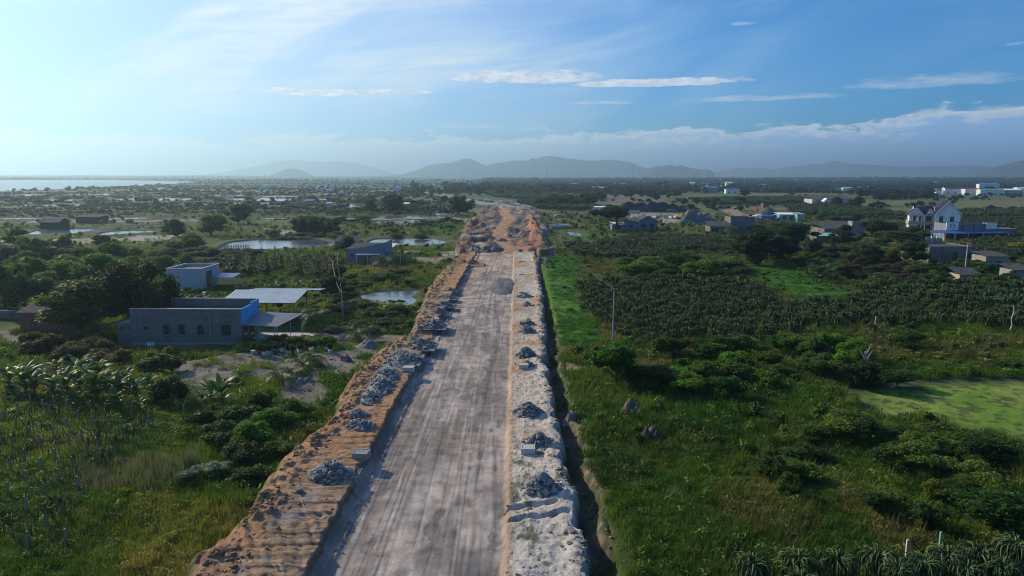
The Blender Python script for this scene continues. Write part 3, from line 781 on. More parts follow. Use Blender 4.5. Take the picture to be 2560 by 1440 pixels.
    c = np.where((X > 1)[..., None], lerp(lerp(c, dt, ditch[..., None]), ot, s_e[..., None]), c)
    V = np.stack([X, Y, z], -1).reshape(-1, 3); F = grid_faces(*X.shape); C = c.reshape(-1, 3)
    fx = X.ravel()[F].mean(1)
    for name, m, mat, lab in (('road', (fx >= ROAD_L-.15) & (fx < ROAD_R-.1), 'road', 'wide unpaved grey road bed with tyre tracks, running to the works'),
                              ('earth_bank', fx < ROAD_L-.15, 'clay', 'bank of orange clay with bulldozer ridges beside the road'),
                              ('sand_bank', fx >= ROAD_R-.1, 'sand', 'pale sandy bank and ditch beside the road')):
        f = F[m]; used, inv = np.unique(f, return_inverse=True)
        tag(obj(name, mesh_np(name, V[used], inv.reshape(f.shape), MAT[mat], C[used], smooth=True)), lab, kind='structure')
    return xs, ys, z
CX, CY, CZ = build_corridor()
def corridor_z(x, y):
    i = int(np.clip(np.searchsorted(CY, y), 1, len(CY)-1)); j = int(np.clip(np.searchsorted(CX, x), 1, len(CX)-1))
    return float(CZ[i, j])
def gz(x, y):
    if y < Y_END-2 and left_edge(y)+.6 < x < 6.5: return corridor_z(x, y)
    X = np.array([[x]]); Yy = np.array([[y]]); h = ground_h(X, Yy)
    h = h*(1-.6*(1-sstep(np.abs(X+6), 14, 26))*(1-sstep(Yy, 240, 300)))
    return float(cut_ponds(X, Yy, h)[0, 0])
def at(px, py):
    """world point standing on the ground at that pixel of the photograph"""
    z = 0.0
    for _ in range(3):
        x, y = P(px, py, z); z = gz(x, y) if y < 1500 else 0.0
        z = max(-.4, min(1.5, z)) if y < 900 else z
    return x, y, z

# ------------------------------------------------------------------ mountains and far shore
MAT['hill'] = mat_surface('wooded_hillside', (.06, .075, .05), .95, .4, .002, .05, bstr=0)
def ridge(name, pts, dist, depth, label, base_py=440, seed=1, mtl='hill'):
    """pts: skyline in the photograph; a real ridge with spurs, at its own distance"""
    A = [sky_ang(a, b) for a, b in pts]; az_ = np.array([a[0] for a in A])
    hh = np.array([math.tan(a[1]) for a in A])
    n, m = 160, 26; u = np.linspace(az_[0], az_[-1], n); v = np.linspace(-1, 1, m)
    U, Vv = np.meshgrid(u, v, indexing='ij')
    D = dist*(1)+Vv*depth; R = D/np.cos(U*0)
    X = np.sin(U)*R; Y = np.cos(U)*R
    prof = np.interp(U, az_, hh)*dist+CAM_H
    sp = fbm(U*dist/900+seed*7, Vv*depth/900, seed, 4)
    f = (1-np.abs(Vv)**1.25)
    z = prof*np.clip(f*(.72+.0)+f*(1-np.abs(Vv))*.28-(1-f)*f*(sp-.5)*1.6, 0, 1.0)
    z = z+(sp-.5)*prof*.16*(1-f)*4*f - 12*(f <= 0.001)
    z[:, m//2] = prof[:, m//2] if True else z[:, m//2]
    V = np.stack([X, Y, z], -1).reshape(-1, 3)
    tag(obj(name, mesh_np(name, V, grid_faces(n, m), MAT[mtl], smooth=True)), label, kind='structure')
ridge('mountain', [(940,441),(1000,437),(1040,426),(1073,412),(1100,409),(1128,407),(1145,401),(1160,396.5),(1172,396),(1185,400),(1200,408),(1215,414.5),(1240,407),(1262,405),(1285,401),(1320,401),(1328,394.5),(1340,398),(1352,392),(1370,389),(1395,391),(1410,395),(1440,398),(1470,402),(1500,401),(1515,398.5),(1545,401),(1575,406),(1590,411),(1605,418),(1625,421),(1650,428),(1700,436)], 8500, 1200, 'broad blue mountain range under the cloud bank', seed=3)
ridge('mountain', [(1590,436),(1630,419),(1645,415),(1655,416),(1670,412),(1690,415),(1700,412),(1720,418),(1745,423),(1755,425),(1765,422),(1778,426),(1785,433)], 6900, 500, 'low double-humped dark hill right of the mountain range', seed=5)
ridge('mountain', [(1760,437),(1800,426),(1850,418),(1870,422),(1900,418),(1930,425),(1965,418),(2010,413),(2060,408),(2078,403),(2090,402),(2110,406),(2140,410),(2180,412),(2260,417),(2340,415),(2440,414),(2500,420),(2600,436)], 10500, 1100, 'long faint low range far to the right', seed=8)
ridge('mountain', [(2440,433),(2480,421),(2510,412),(2540,404),(2570,398),(2640,392),(2760,400),(2900,425)], 6200, 700, 'dark wooded hill at the right edge', seed=12)
ridge('mountain', [(660,443),(690,434),(710,424),(722,421),(735,423),(745,422),(760,428),(782,438),(800,443)], 7400, 420, 'small rounded hill with smoke at its foot', seed=15)
ridge('mountain', [(450,443),(560,430),(640,416),(680,405),(745,398),(770,404),(800,405),(850,402),(890,408),(930,417),(1000,436)], 14200, 1100, 'very faint mountain range in the haze towards the sea', seed=18)
ridge('far_shore', [(-200,450),(20,444.6),(60,446),(140,441),(200,438.5),(260,439.5),(330,441),(420,439),(520,438.5),(640,440),(800,441),(1000,441.5)], 6600, 500, 'dim low shore across the bay', seed=22)

# ------------------------------------------------------------------ haze
def build_haze():
    mb = MB().box(-24000, 24000, -1500, 24000, -9, 378)
    m_, N = new_mat('haze'); o = N.n('ShaderNodeOutputMaterial'); v = N.n('ShaderNodeVolumePrincipled')
    v.inputs['Color'].default_value = (.54, .79, 1.0, 1); v.inputs['Density'].default_value = HAZE_DENSITY
    v.inputs['Anisotropy'].default_value = 0.55
    N.link(v.outputs[0], o.inputs['Volume'])
    h = mb.build('haze', m_); tag(h, 'pale sea haze over the whole plain', kind='stuff')
build_haze()
# ------------------------------------------------------------------ buildings
def root(name, x, y, z, rz, label, cat, group=None):
    return empty(name, (x, y, z), rz, label, cat, group)
def window(parent, x, z, w, h, y, pane='pane', frame='metal_dark', name='window', bars=0, side='y', hood=False):
    """a framed window on a wall face; side y: wall facing -Y at y; side x: wall facing +X at x=y"""
    f = MB(); t = .07
    def bx(mb, a0, a1, b0, b1, d0, d1):
        if side == 'y': mb.box(a0, a1, y-d1, y-d0, b0, b1)
        else: mb.box(y+d0, y+d1, a0, a1, b0, b1)
    bx(f, x-t, x, z-t, z+h+t, .003, .06); bx(f, x+w, x+w+t, z-t, z+h+t, .003, .06)
    bx(f, x, x+w, z-t, z, .003, .06); bx(f, x, x+w, z+h, z+h+t, .003, .06)
    for i in range(bars):
        xx = x+w*(i+1)/(bars+1); bx(f, xx-.025, xx+.025, z, z+h, .003, .05)
    if hood: bx(f, x-.25, x+w+.25, z+h+.18, z+h+.26, .003, .6)
    o = f.build(name, MAT[frame], parent)
    g = MB(); bx(g, x+.002, x+w-.002, z+.002, z+h-.002, .004, .02)
    g.build('pane', MAT[pane], o); return o
def corrugated(name, mat, parent, x0, x1, y0, y1, zA, zB, axis='y', thick=.05, step=.6, drop=0.0):
    """a ribbed sheet roof: zA at y0 (or x0), zB at y1 (or x1)"""
    mb = MB()
    if axis == 'y':
        mb.add([(x0,y0,zA),(x1,y0,zA),(x1,y1,zB),(x0,y1,zB),(x0,y0,zA+thick),(x1,y0,zA+thick),(x1,y1,zB+thick),(x0,y1,zB+thick)],
               [(0,1,2,3),(7,6,5,4),(0,4,5,1),(1,5,6,2),(2,6,7,3),(3,7,4,0)])
        n = int((x1-x0)/step)
        for i in range(1, n):
            x = x0+(x1-x0)*i/n; w = .05; e = .045
            mb.add([(x-w,y0,zA+thick+.002),(x+w,y0,zA+thick+.002),(x+w,y1,zB+thick+.002),(x-w,y1,zB+thick+.002),(x,y0,zA+thick+e),(x,y1,zB+thick+e)],
                   [(0,3,5,4),(1,4,5,2),(0,4,1),(3,2,5)])
    else:
        mb.add([(x0,y0,zA),(x1,y0,zB),(x1,y1,zB),(x0,y1,zA),(x0,y0,zA+thick),(x1,y0,zB+thick),(x1,y1,zB+thick),(x0,y1,zA+thick)],
               [(0,1,2,3),(7,6,5,4),(0,4,5,1),(1,5,6,2),(2,6,7,3),(3,7,4,0)])
        n = int((y1-y0)/step)
        for i in range(1, n):
            y = y0+(y1-y0)*i/n; w = .05; e = .045
            mb.add([(x0,y-w,zA+thick+.002),(x0,y+w,zA+thick+.002),(x1,y+w,zB+thick+.002),(x1,y-w,zB+thick+.002),(x0,y,zA+thick+e),(x1,y,zB+thick+e)],
                   [(0,3,5,4),(1,4,5,2),(0,4,1),(3,2,5)])
    return mb.build(name, mat, parent)
def walls(parent, x0, x1, y0, y1, h, mat, t=.2, name='wall', parapet=0, roofz=None, roofmat=None):
    """four walls with thickness; a flat roof slab inside if roofz"""
    MB().box(x0, x1, y0, y0+t, -.3, h).build(name, MAT[mat], parent)
    MB().box(x0, x1, y1-t, y1, -.3, h).build(name, MAT[mat], parent)
    MB().box(x0, x0+t, y0+t, y1-t, -.3, h).build(name, MAT[mat], parent)
    MB().box(x1-t, x1, y0+t, y1-t, -.3, h).build(name, MAT[mat], parent)
    if roofz: MB().box(x0+t, x1-t, y0+t, y1-t, roofz-.15, roofz).build('roof', MAT[roofmat or 'roof_dark'], parent)
def posts(parent, pts, h, r=.06, mat='metal', name='post', hs=None):
    for i, (x, y) in enumerate(pts):
        hh = hs[i] if hs else h
        MB().box(x-r, x+r, y-r, y+r, -.2, hh).build(name, MAT[mat], parent)

# --- the grey cement house on the left
def grey_house():
    x0, y0 = P(331, 861, 0); x1, _ = P(608, 861, 0); W_ = x1-x0
    r = root('grey_house', x0, y0, 0, 0, 'long grey cement house with flat roof, parapet and one blue end wall', 'house')
    H, D = 5.35, 7.2
    w = MB().box(0, W_, 0, .22, -.4, H); w.build('front_wall', MAT['plaster_grey'], r)
    MB().box(-.03, W_+.03, -.05, .27, H, H+.09).build('coping', MAT['concrete_pale'], r)
    MB().box(0, .22, .22, D, -.4, H-.5).build('side_wall', MAT['plaster_grey'], r)
    MB().box(2.6, W_, D, D+.22, -.4, H+.3).build('rear_wall', MAT['plaster_grey'], r)
    MB().box(2.6, W_+.03, D-.03, D+.27, H+.3, H+.38).build('coping', MAT['concrete_pale'], r)
    MB().prism([(.22, H-.02), (4.3, H-.02), (4.3, H+.28), (D+.1, H+.28), (D+.1, 2.9), (.22, 2.9)], 'x', W_-.2, W_).build('blue_wall', MAT['blue'], r)
    MB().box(W_-.2, W_-.002, .22, D, -.4, 2.9).build('end_wall', MAT['plaster_grey'], r)
    MB().box(.22, W_-.2, .22, D, 4.25, 4.4).build('roof', MAT['metal_dark'], r)
    for px in (413, 452, 498): window(r, (px-331)*M(331, 861), 1.55, .75, 1.45, 0, bars=1)
    window(r, (558-331)*M(331, 861), 1.5, 1.25, 1.5, 0, bars=2)
    window(r, (364-331)*M(331, 861), 2.35, .6, .36, 0, name='vent')
    window(r, 3.4, 0.2, 1.6, 2.3, W_, side='x', name='door', bars=1); window(r, 1.1, 1.2, 1.2, 1.2, W_, side='x', bars=1)
    MB().box(W_, W_+2.6, .3, 5.6, -.3, .22).build('step', MAT['concrete_pale'], r)
    for px in (413, 452, 498): MB().box((px-331)*M(331, 861)-.12, (px-331)*M(331, 861)+.87, -.09, -.002, 1.36, 1.44).build('sill', MAT['concrete'], r)
    MB().box((558-331)*M(331, 861)-.12, (558-331)*M(331, 861)+1.37, -.09, -.002, 1.31, 1.39).build('sill', MAT['concrete'], r)
    MB().tube([(W_*.72, -.07, -.3), (W_*.72, -.07, 4.6)], .045, 6).build('downpipe', MAT['metal'], r)
    MB().box(-.01, W_+.01, -.035, -.002, -.4, .35).build('plinth', MAT['concrete'], r)
    MB().box(-.01, W_+.01, -.02, -.002, 4.28, 4.32).build('joint', MAT['metal_dark'], r)
    # lower annex with two vents
    a0 = P(288, 862, 0)[0]-x0
    MB().box(a0, -.01, .5, .7, -.4, 3.15).build('annex_wall', MAT['plaster_grey'], r)
    MB().box(a0, a0+.2, .7, 4.6, -.4, 3.1).build('annex_wall', MAT['plaster_grey'], r)
    MB().box(a0+.2, -.01, .7, 4.6, 2.95, 3.12).build('annex_roof', MAT['concrete'], r)
    window(r, a0+.55, 2.25, .4, .22, .5, name='vent'); window(r, a0+1.9, 2.25, .4, .22, .5, name='vent')
    # lean-to
    corrugated('lean_to_roof', MAT['roof_dark'], r, a0-2.9, a0-.02, .6, 5.2, 2.3, 3.05, 'x')
    posts(r, [(a0-2.8, .7), (a0-2.8, 5.0), (a0-1.2, .7)], 2.3, .05, 'metal_dark', hs=[2.3, 2.3, 2.7])
    # water tank on the annex
    tk = empty('water_tank', (x0+a0+1.7, y0+2.4, 3.12), 0, 'dark round water tank on a stand on the annex roof', 'tank')
    mb = MB(); prof = [(0, 1.55), (.35, 1.5), (.62, 1.32), (.68, 1.2), (.66, .8), (.68, .75), (.66, .45), (.62, .42)]
    n = 20; vs = [(p[0]*math.cos(2*math.pi*i/n), p[0]*math.sin(2*math.pi*i/n), p[1]) for p in prof[1:] for i in range(n)]
    vs = [(0, 0, 1.55)]+vs+[(0, 0, .42)]; m = len(prof)-1
    fs = [(0, 1+i, 1+(i+1) % n) for i in range(n)]+[(1+j*n+i, 1+(j+1)*n+i, 1+(j+1)*n+(i+1) % n, 1+j*n+(i+1) % n) for j in range(m-1) for i in range(n)]
    fs += [(len(vs)-1, 1+(m-1)*n+(i+1) % n, 1+(m-1)*n+i) for i in range(n)]
    mb.add(vs, fs); mb.build('tank_body', MAT['metal_dark'], tk, True)
    MB().tube([(0, 0, 1.5), (0, 0, 1.66)], .2, 12).build('lid', MAT['metal'], tk)
    for a in range(4):
        c, s = math.cos(a*math.pi/2+.6), math.sin(a*math.pi/2+.6)
        MB().box(c*.5-.05, c*.5+.05, s*.5-.05, s*.5+.05, 0, .42).build('leg', MAT['metal_dark'], tk)
    # canopy over the terrace at the end wall
    cx = x0+W_; c = root('canopy', cx+.05, y0+.2, 0, 0, 'grey blue sheet canopy over the terrace, on thin posts beside the blue wall', 'canopy')
    xr = P(718, 799, 2.9)[0]-cx
    mb = MB(); z = 2.95
    mb.add([(0,0,z),(xr,-.4,z-.15),(xr+2.0,6.0,z+.55),(.0,6.4,z+.7),(0,0,z+.06),(xr,-.4,z-.09),(xr+2.0,6.0,z+.61),(.0,6.4,z+.76)],
           [(3,2,1,0),(4,5,6,7),(0,1,5,4),(1,2,6,5),(2,3,7,6),(3,0,4,7)])
    mb.build('roof_sheet', MAT['cladding'], c)
    rb = MB()
    for i in range(1, 12):
        t = i/12; xa, xb = xr*t, (xr+2.0)*t
        rb.tube([(xa, -.4*t, z+.07-.15*t), (xb, 6.4-.4*t, z+.77-.15*t)], .03, 4)
    rb.build('sheet_rib', MAT['cladding'], c)
    for (x, y, h) in ((xr-.1, -.2, z-.15), (xr+.9, 2.9, z+.15), (xr+1.85, 5.7, z+.5), (xr*.5, 6.0, z+.6), (.3, 6.1, z+.68), (xr*.45, .1, z-.1)):
        MB().box(x-.05, x+.05, y-.05, y+.05, -.1, h).build('post', MAT['metal'], c)
    tr = MB().box(cx+.05, cx+xr+3.6, y0-.6, y0+8.2, -.35, .12).mesh('terrace', MAT['concrete_pale'])
    tag(obj('terrace', tr), 'pale concrete terrace floor under the canopy', kind='structure')
    # second, longer sheet roof behind
    xa, ya = P(545, 757, 4.1); xb, _ = P(703, 757, 4.1)
    c = root('metal_roof_shed', xa, ya, 0, 0, 'open shed with long shiny corrugated roof behind the grey house', 'shed')
    corrugated('roof_sheet', MAT['metal'], c, 0, xb-xa+2.2, .3, 7.6, 4.05, 5.0)
    corrugated('roof_sheet', MAT['metal'], c, 2.2, xb-xa+4.3, 7.62, 11.6, 5.0, 4.6)
    for x in (0.2, (xb-xa)*.5, xb-xa+2.0):
        for y in (.5, 7.5): MB().box(x-.06, x+.06, y-.06, y+.06, -.2, 4.1 if y < 1 else 5.0).build('post', MAT['metal_dark'], c)
    MB().tube([(.1, .45, 4.0), (xb-xa+2.1, .45, 4.0)], .05, 5).build('beam', MAT['metal_dark'], c)
    # green umbrella-like cover + table set on the terrace
    t = root('round_table', cx+3.2, y0+2.2, .12, 0, 'round dark table with stools under the canopy', 'table')
    MB().tube([(0, 0, .72), (0, 0, .77)], .6, 14).build('table_top', MAT['concrete'], t)
    MB().tube([(0, 0, 0), (0, 0, .72)], .09, 8).build('leg', MAT['metal_dark'], t)
    for i in range(5):
        a = i*1.26; s = root('stool', cx+3.2+math.cos(a)*1.1, y0+2.2+math.sin(a)*1.1, .12, 0, 'dark stool set round the table on the terrace', 'stool', 'stools on the terrace')
        MB().tube([(0, 0, .38), (0, 0, .45)], .2, 10).build('seat', MAT['metal_dark'], s)
        for k in range(3):
            b = k*2.1; MB().tube([(.15*math.cos(b), .15*math.sin(b), .38), (.2*math.cos(b), .2*math.sin(b), 0)], .02, 4).build('leg', MAT['metal_dark'], s)
    g = root('parasol', cx+2.3, y0+1.2, .12, 0, 'bright green parasol half hidden under the canopy', 'parasol')
    MB().tube([(0, 0, 0), (0, 0, 2.6)], .03, 6).build('pole', MAT['metal'], g)
    mb = MB(); n = 8; mb.add([(0, 0, 2.6)]+[(.9*math.cos(2*math.pi*i/n), .9*math.sin(2*math.pi*i/n), 2.25) for i in range(n)], [(0, 1+i, 1+(i+1) % n) for i in range(n)]); mb.build('canopy', MAT['green_paint'], g)
    # white crate and rubbish against the wall
    x, y, z = at(378, 866); k = root('white_crate', x, y, 0, .1, 'white plastic crate lying by the foot of the grey wall', 'crate')
    MB().box(-.5, .5, -.25, .25, 0, .06).build('base', MAT['white'], k)
    for a in ((-.5, .5, -.25, -.21), (-.5, .5, .21, .25), (-.5, -.46, -.21, .21), (.46, .5, -.21, .21)): MB().box(*a, .06, .5).build('side', MAT['white'], k)
grey_house()

def blue_white_house():
    x1, y1 = P(507, 729, 0); x0, _ = P(418, 729, 0)
    r = root('pale_blue_house', x0, y1, 0, 0, 'pale blue box house with flat roof behind the dark tree', 'house')
    W_ = x1-x0; D = 9.0; H = 4.9
    walls(r, 0, W_, 0, D, H, 'whitish', roofz=H-.55, roofmat='metal_dark')
    cp = MB().box(-.08, W_+.08, -.08, .25, H, H+.12).box(-.08, W_+.08, D-.25, D+.08, H, H+.12).box(-.08, .25, .25, D-.25, H, H+.12).box(W_-.25, W_+.08, .25, D-.25, H, H+.12)
    cp.build('coping', MAT['concrete_pale'], r)
    window(r, 2.2, .3, 2.6, 3.7, W_, side='x', name='door', bars=1)
    for z in (2.7, 4.2): MB().box(-.002, W_+.002, -.012, -.002, z, z+.03).build('joint', MAT['metal_dark'], r)
    c = root('blue_canopy', x1+.1, y1+3, 0, 0, 'small blue sheet roof against the pale blue house', 'canopy')
    corrugated('roof_sheet', MAT['blue_roof'], c, 0, 5.2, 0, 5.0, 2.6, 2.9)
    posts(c, [(.2, .3), (4.9, .3), (4.9, 4.7)], 2.6, .05)
    x, y = P(528, 735, 0); c = root('shade_net', x, y, 0, 0, 'dark green pitched net shelter between the two houses', 'shelter')
    mb = MB().add([(0,0,2.2),(6.5,0,2.2),(7.2,3,2.9),(1.5,3,2.9),(2,6,2.4),(8,6,2.4)], [(0,1,2,3),(3,2,5,4)]); mb.build('net', MAT['awning'], c)
    posts(c, [(.1, .1), (6.3, .1), (2.2, 5.8), (7.8, 5.8)], 2.2, .05, 'metal_dark')
blue_white_house()

def brick_shed():
    x0, y0 = P(53, 832, 0); x1, _ = P(196, 832, 0); W_ = x1-x0
    r = root('brick_shed', x0, y0, 0, 0, 'low brick shed with dark sheet roof by the left edge', 'shed')
    D = 6.5; H = 3.3
    walls(r, 0, W_, 0, D, H, 'brick_wall')
    # the bricks themselves: courses standing 6 mm proud
    nb = 0; me = MB().box(0, .40, -.012, 0, 0, .135).mesh('brick', MAT['brick'])
    rows = 11; per = 20
    for j in range(rows):
        for i in range(per):
            x = .1+i*.52+(j % 2)*.26; z = .25+j*.27
            if x+.45 > W_ or (1.0 < x < 2.9 and .9 < z < 2.4) or (5.0 < x < 7.6 and .9 < z < 2.4): continue
            b = obj('brick', me, r); b.location = (x, -.002, z); b.scale = (1.2, 1, 1.75)
    window(r, 1.5, 1.2, 1.3, 1.1, 0, frame='concrete', bars=2); window(r, 5.6, 1.2, 1.7, .9, 0, frame='concrete', bars=2)
    corrugated('roof', MAT['roof_dark'], r, -.3, W_+.3, -.4, D*.55, H, H+.75)
    corrugated('roof', MAT['roof_dark'], r, -.3, W_+.3, D*.55+.02, D+.4, H+.75, H)
    x, y, z = at(0, 812); w = root('garden_wall', x-6, y+4, 0, 0, 'low grey block wall beside the brick shed', 'wall')
    xe = P(50, 812)[0]-x+6
    MB().box(0, xe, 0, .2, -.3, 1.5).build('wall_face', MAT['plaster_grey'], w)
    MB().box(-.02, xe+.02, -.04, .24, 1.5, 1.58).build('coping', MAT['concrete'], w)
brick_shed()

def pond_house():
    x0, y0 = P(866, 661, 0); x1, _ = P(965, 661, 0); W_ = x1-x0
    r = root('low_grey_house', x0, y0, 0, 0, 'low grey house with sloping wall top and porch, beside the pond', 'house')
    D = 11
    MB().prism([(0, -.3), (W_*.26, -.3), (W_*.26, 4.6), (0, 4.5)], 'y', 0, .2).build('wall', MAT['cladding'], r)
    MB().prism([(W_*.26+.01, -.3), (W_, -.3), (W_, 6.3), (W_*.26+.01, 4.6)], 'y', .02, .22).build('wall', MAT['cladding'], r)
    MB().box(0, .2, .23, D, -.3, 4.5).build('wall', MAT['cladding'], r); MB().box(W_-.2, W_, .23, D, -.3, 6.2).build('wall', MAT['cladding'], r)
    corrugated('roof', MAT['roof_dark'], r, .25, W_-.25, .25, D, 4.3, 5.1)
    corrugated('porch_roof', MAT['metal'], r, W_*.3, W_*.92, -3, -.02, 3.0, 3.3)
    posts(r, [(W_*.32, -2.9), (W_*.6, -2.9), (W_*.9, -2.9)], 3.0, .09, 'concrete_pale')
    window(r, W_*.13, 2.3, .5, .45, 0, pane='dark')
    corrugated('side_roof', MAT['roof_dark'], r, W_+.2, W_+4.5, -1, 5, 3.4, 3.0)
    posts(r, [(W_+4.3, -.8), (W_+4.3, 4.8)], 3.0, .09, 'concrete_pale')
    x2, y2 = P(893, 618, 3.6); x3, _ = P(982, 618, 3.6)
    c = root('white_sheet_shed', x2, y2, 0, 0, 'open shed with bright white sheet roof behind the low grey house', 'shed')
    corrugated('roof_sheet', MAT['white'], c, 0, x3-x2, 0, 9, 3.6, 3.9)
    posts(c, [(.3, .3), (x3-x2-.3, .3), (x3-x2-.3, 8.7), (.3, 8.7)], 3.6, .09, 'metal')
    x2, y2 = P(838, 628, 0)
    c = root('lean_roof_shed', x2, y2, 0, 0, 'dark mono-pitch shed at the pond corner', 'shed')
    walls(c, 0, 8, 0, 6, 3.2, 'plaster_grey'); corrugated('roof', MAT['roof_dark'], c, -.3, 8.3, -.3, 6.3, 3.2, 4.6)
pond_house()

def gable(parent, x0, x1, y0, y1, zb, zt, axis, roofmat, wallmat, trim='white', ov=.6):
    """roof with ridge along axis; gable triangles and white barge boards"""
    t = .16
    if axis == 'y':
        xm = (x0+x1)/2; s = (zt-zb)/(xm-x0)
        for sx in (-1, 1):
            e = x0-ov if sx < 0 else x1+ov
            MB().add([(e,y0-ov,zb-s*ov),(xm,y0-ov,zt),(xm,y1+ov,zt),(e,y1+ov,zb-s*ov),(e,y0-ov,zb-s*ov+t),(xm,y0-ov,zt+t),(xm,y1+ov,zt+t),(e,y1+ov,zb-s*ov+t)],
                     [(0,1,2,3),(7,6,5,4),(0,4,5,1),(1,5,6,2),(2,6,7,3),(3,7,4,0)]).build('roof_slope', MAT[roofmat], parent)
        for yy in (y0, y1-.2): MB().prism([(x0, zb-.02), (x1, zb-.02), (xm, zt-.05)], 'y', yy, yy+.2).build('gable', MAT[wallmat], parent)
        for yy in (y0-ov-.14, y1+ov+.002):
            for sx in (-1, 1):
                e = x0-ov-.1 if sx < 0 else x1+ov+.1; zz = zb-s*(ov+.1)
                MB().prism([(e, zz-.12), (e, zz+.32), (xm, zt+.36), (xm, zt-.08)], 'y', yy, yy+.14).build('barge_board', MAT[trim], parent)
    else:
        ym = (y0+y1)/2; s = (zt-zb)/(ym-y0)
        for sy in (-1, 1):
            e = y0-ov if sy < 0 else y1+ov
            MB().add([(x0-ov,e,zb-s*ov),(x0-ov,ym,zt),(x1+ov,ym,zt),(x1+ov,e,zb-s*ov),(x0-ov,e,zb-s*ov+t),(x0-ov,ym,zt+t),(x1+ov,ym,zt+t),(x1+ov,e,zb-s*ov+t)],
                     [(0,1,2,3),(7,6,5,4),(0,4,5,1),(1,5,6,2),(2,6,7,3),(3,7,4,0)]).build('roof_slope', MAT[roofmat], parent)
        for xx in (x0, x1-.2): MB().prism([(y0, zb-.02), (y1, zb-.02), (ym, zt-.05)], 'x', xx, xx+.2).build('gable', MAT[wallmat], parent)
        for xx in (x0-ov-.14, x1+ov+.002):
            for sy in (-1, 1):
                e = y0-ov-.1 if sy < 0 else y1+ov+.1; zz = zb-s*(ov+.1)
                MB().prism([(e, zz-.12), (e, zz+.32), (ym, zt+.36), (ym, zt-.08)], 'x', xx, xx+.14).build('barge_board', MAT[trim], parent)

def villa():
    bx, by = P(2270, 582, 0); k = M(2270, 582)
    r = root('white_villa', bx, by, 0, math.radians(-20), 'two-storey white villa with dark steep roofs and white gables', 'house')
    F1, F2 = 4.4, 8.9          # floor heights
    # main block, its gable facing the camera on the right
    X0, X1, Y0, Y1 = 9.5, 19.0, -3.5, 9.5
    walls(r, X0, X1, Y0, Y1, F2, 'white', .25)
    gable(r, X0, X1, Y0, Y1, F2, 14.2, 'y', 'tile_dark', 'white', ov=.5)
    for x in (X0+1.6, X0+5.7): window(r, x, 5.4, 1.3, 2.2, Y0, hood=True, bars=1)
    for x in (X0+1.6, X0+5.7): window(r, x, 1.0, 1.3, 2.2, Y0, bars=1)
    for x in (X0+3.0, X0+6.3): MB().box(x, x+.12, Y0-.02, Y0-.002, 8.4, 10.6).build('pilaster', MAT['concrete_pale'], r)
    # left wing, ridge across
    walls(r, 3.2, X0-.01, 0, 8, F2-.3, 'white', .25)
    gable(r, 2.2, 9.4, -.6, 8, F2-.3, 11.6, 'x', 'tile_dark', 'white', ov=.4)
    # front small gable over the balcony corner
    walls(r, 0.4, 3.19, 1.0, 7.5, F2-.6, 'white', .25)
    gable(r, -.4, 5.0, -1.8, 3.6, F2-.5, 11.2, 'y', 'tile_dark', 'white', ov=.4)
    gable(r, 6.4, 9.2, -1.9, 2.0, F2-.3, 10.6, 'y', 'tile_dark', 'white', ov=.3)
    # arch under the front gable
    arc = [(-.1, 8.35), (-.1, 8.0), (.6, 8.0)]+[(2.3-1.7*math.cos(a), 8.0+1.25*math.sin(a)) for a in np.linspace(.15, math.pi-.15, 12)]+[(4.0, 8.0), (4.7, 8.0), (4.7, 8.35), (2.3, 10.9)]
    MB().prism(arc, 'y', -1.98, -1.84).build('arch', MAT['white'], r)
    # balcony slab, parapet, columns
    MB().box(-.4, X0-.02, -1.8, -.02, F1-.4, F1).build('balcony_slab', MAT['white'], r)
    MB().box(-.4, X0-.02, -1.95, -1.82, F1-.3, F1+1.05).build('balcony_parapet', MAT['cream'], r)
    MB().box(-.55, -.42, -1.8, 5, F1-.3, F1+1.05).build('balcony_parapet', MAT['cream'], r)
    for x, y in ((-.2, -1.6), (1.6, -1.6), (4.6, -1.6), (8.6, -1.6), (-.2, 3.5)):
        MB().tube([(x, y, -.2), (x, y, F1-.4)], .27, 12).build('column', MAT['white'], r)
        MB().box(x-.38, x+.38, y-.2, y+.38, F1-.75, F1-.41).build('capital', MAT['white'], r)
    for x, y in ((-.2, -1.6), (4.6, -1.6), (-.2, 3.5), (.9, -1.6)): MB().tube([(x, y, F1), (x, y, F2-.5)], .2, 12).build('column', MAT['white'], r)
    window(r, 1.0, 4.6, 1.6, 2.8, 1.0, name='door', bars=1)
    window(r, 3.9, 4.6, 1.4, 2.9, 0, name='door', bars=1); window(r, 6.4, 4.6, 2.4, 3.0, 0, name='door', bars=3)
    window(r, 3.9, 0.2, 4.4, 3.2, 0, name='door', bars=4); window(r, .9, .3, 1.8, 2.8, 1.0, bars=1)
    MB().box(5.0, X0+3.0, -5.5, -1.9, 4.15, 4.3).build('terrace_roof', MAT['tile_red'], r)
    for x in (5.3, 8.5, 11.8): MB().box(x-.1, x+.1, -5.4, -5.2, -.2, 4.15).build('post', MAT['white'], r)
    MB().box(X1-2.4, X1-1.5, Y0-.35, Y0-.02, 4.5, 5.2).build('air_conditioner', MAT['concrete_pale'], r)
villa()

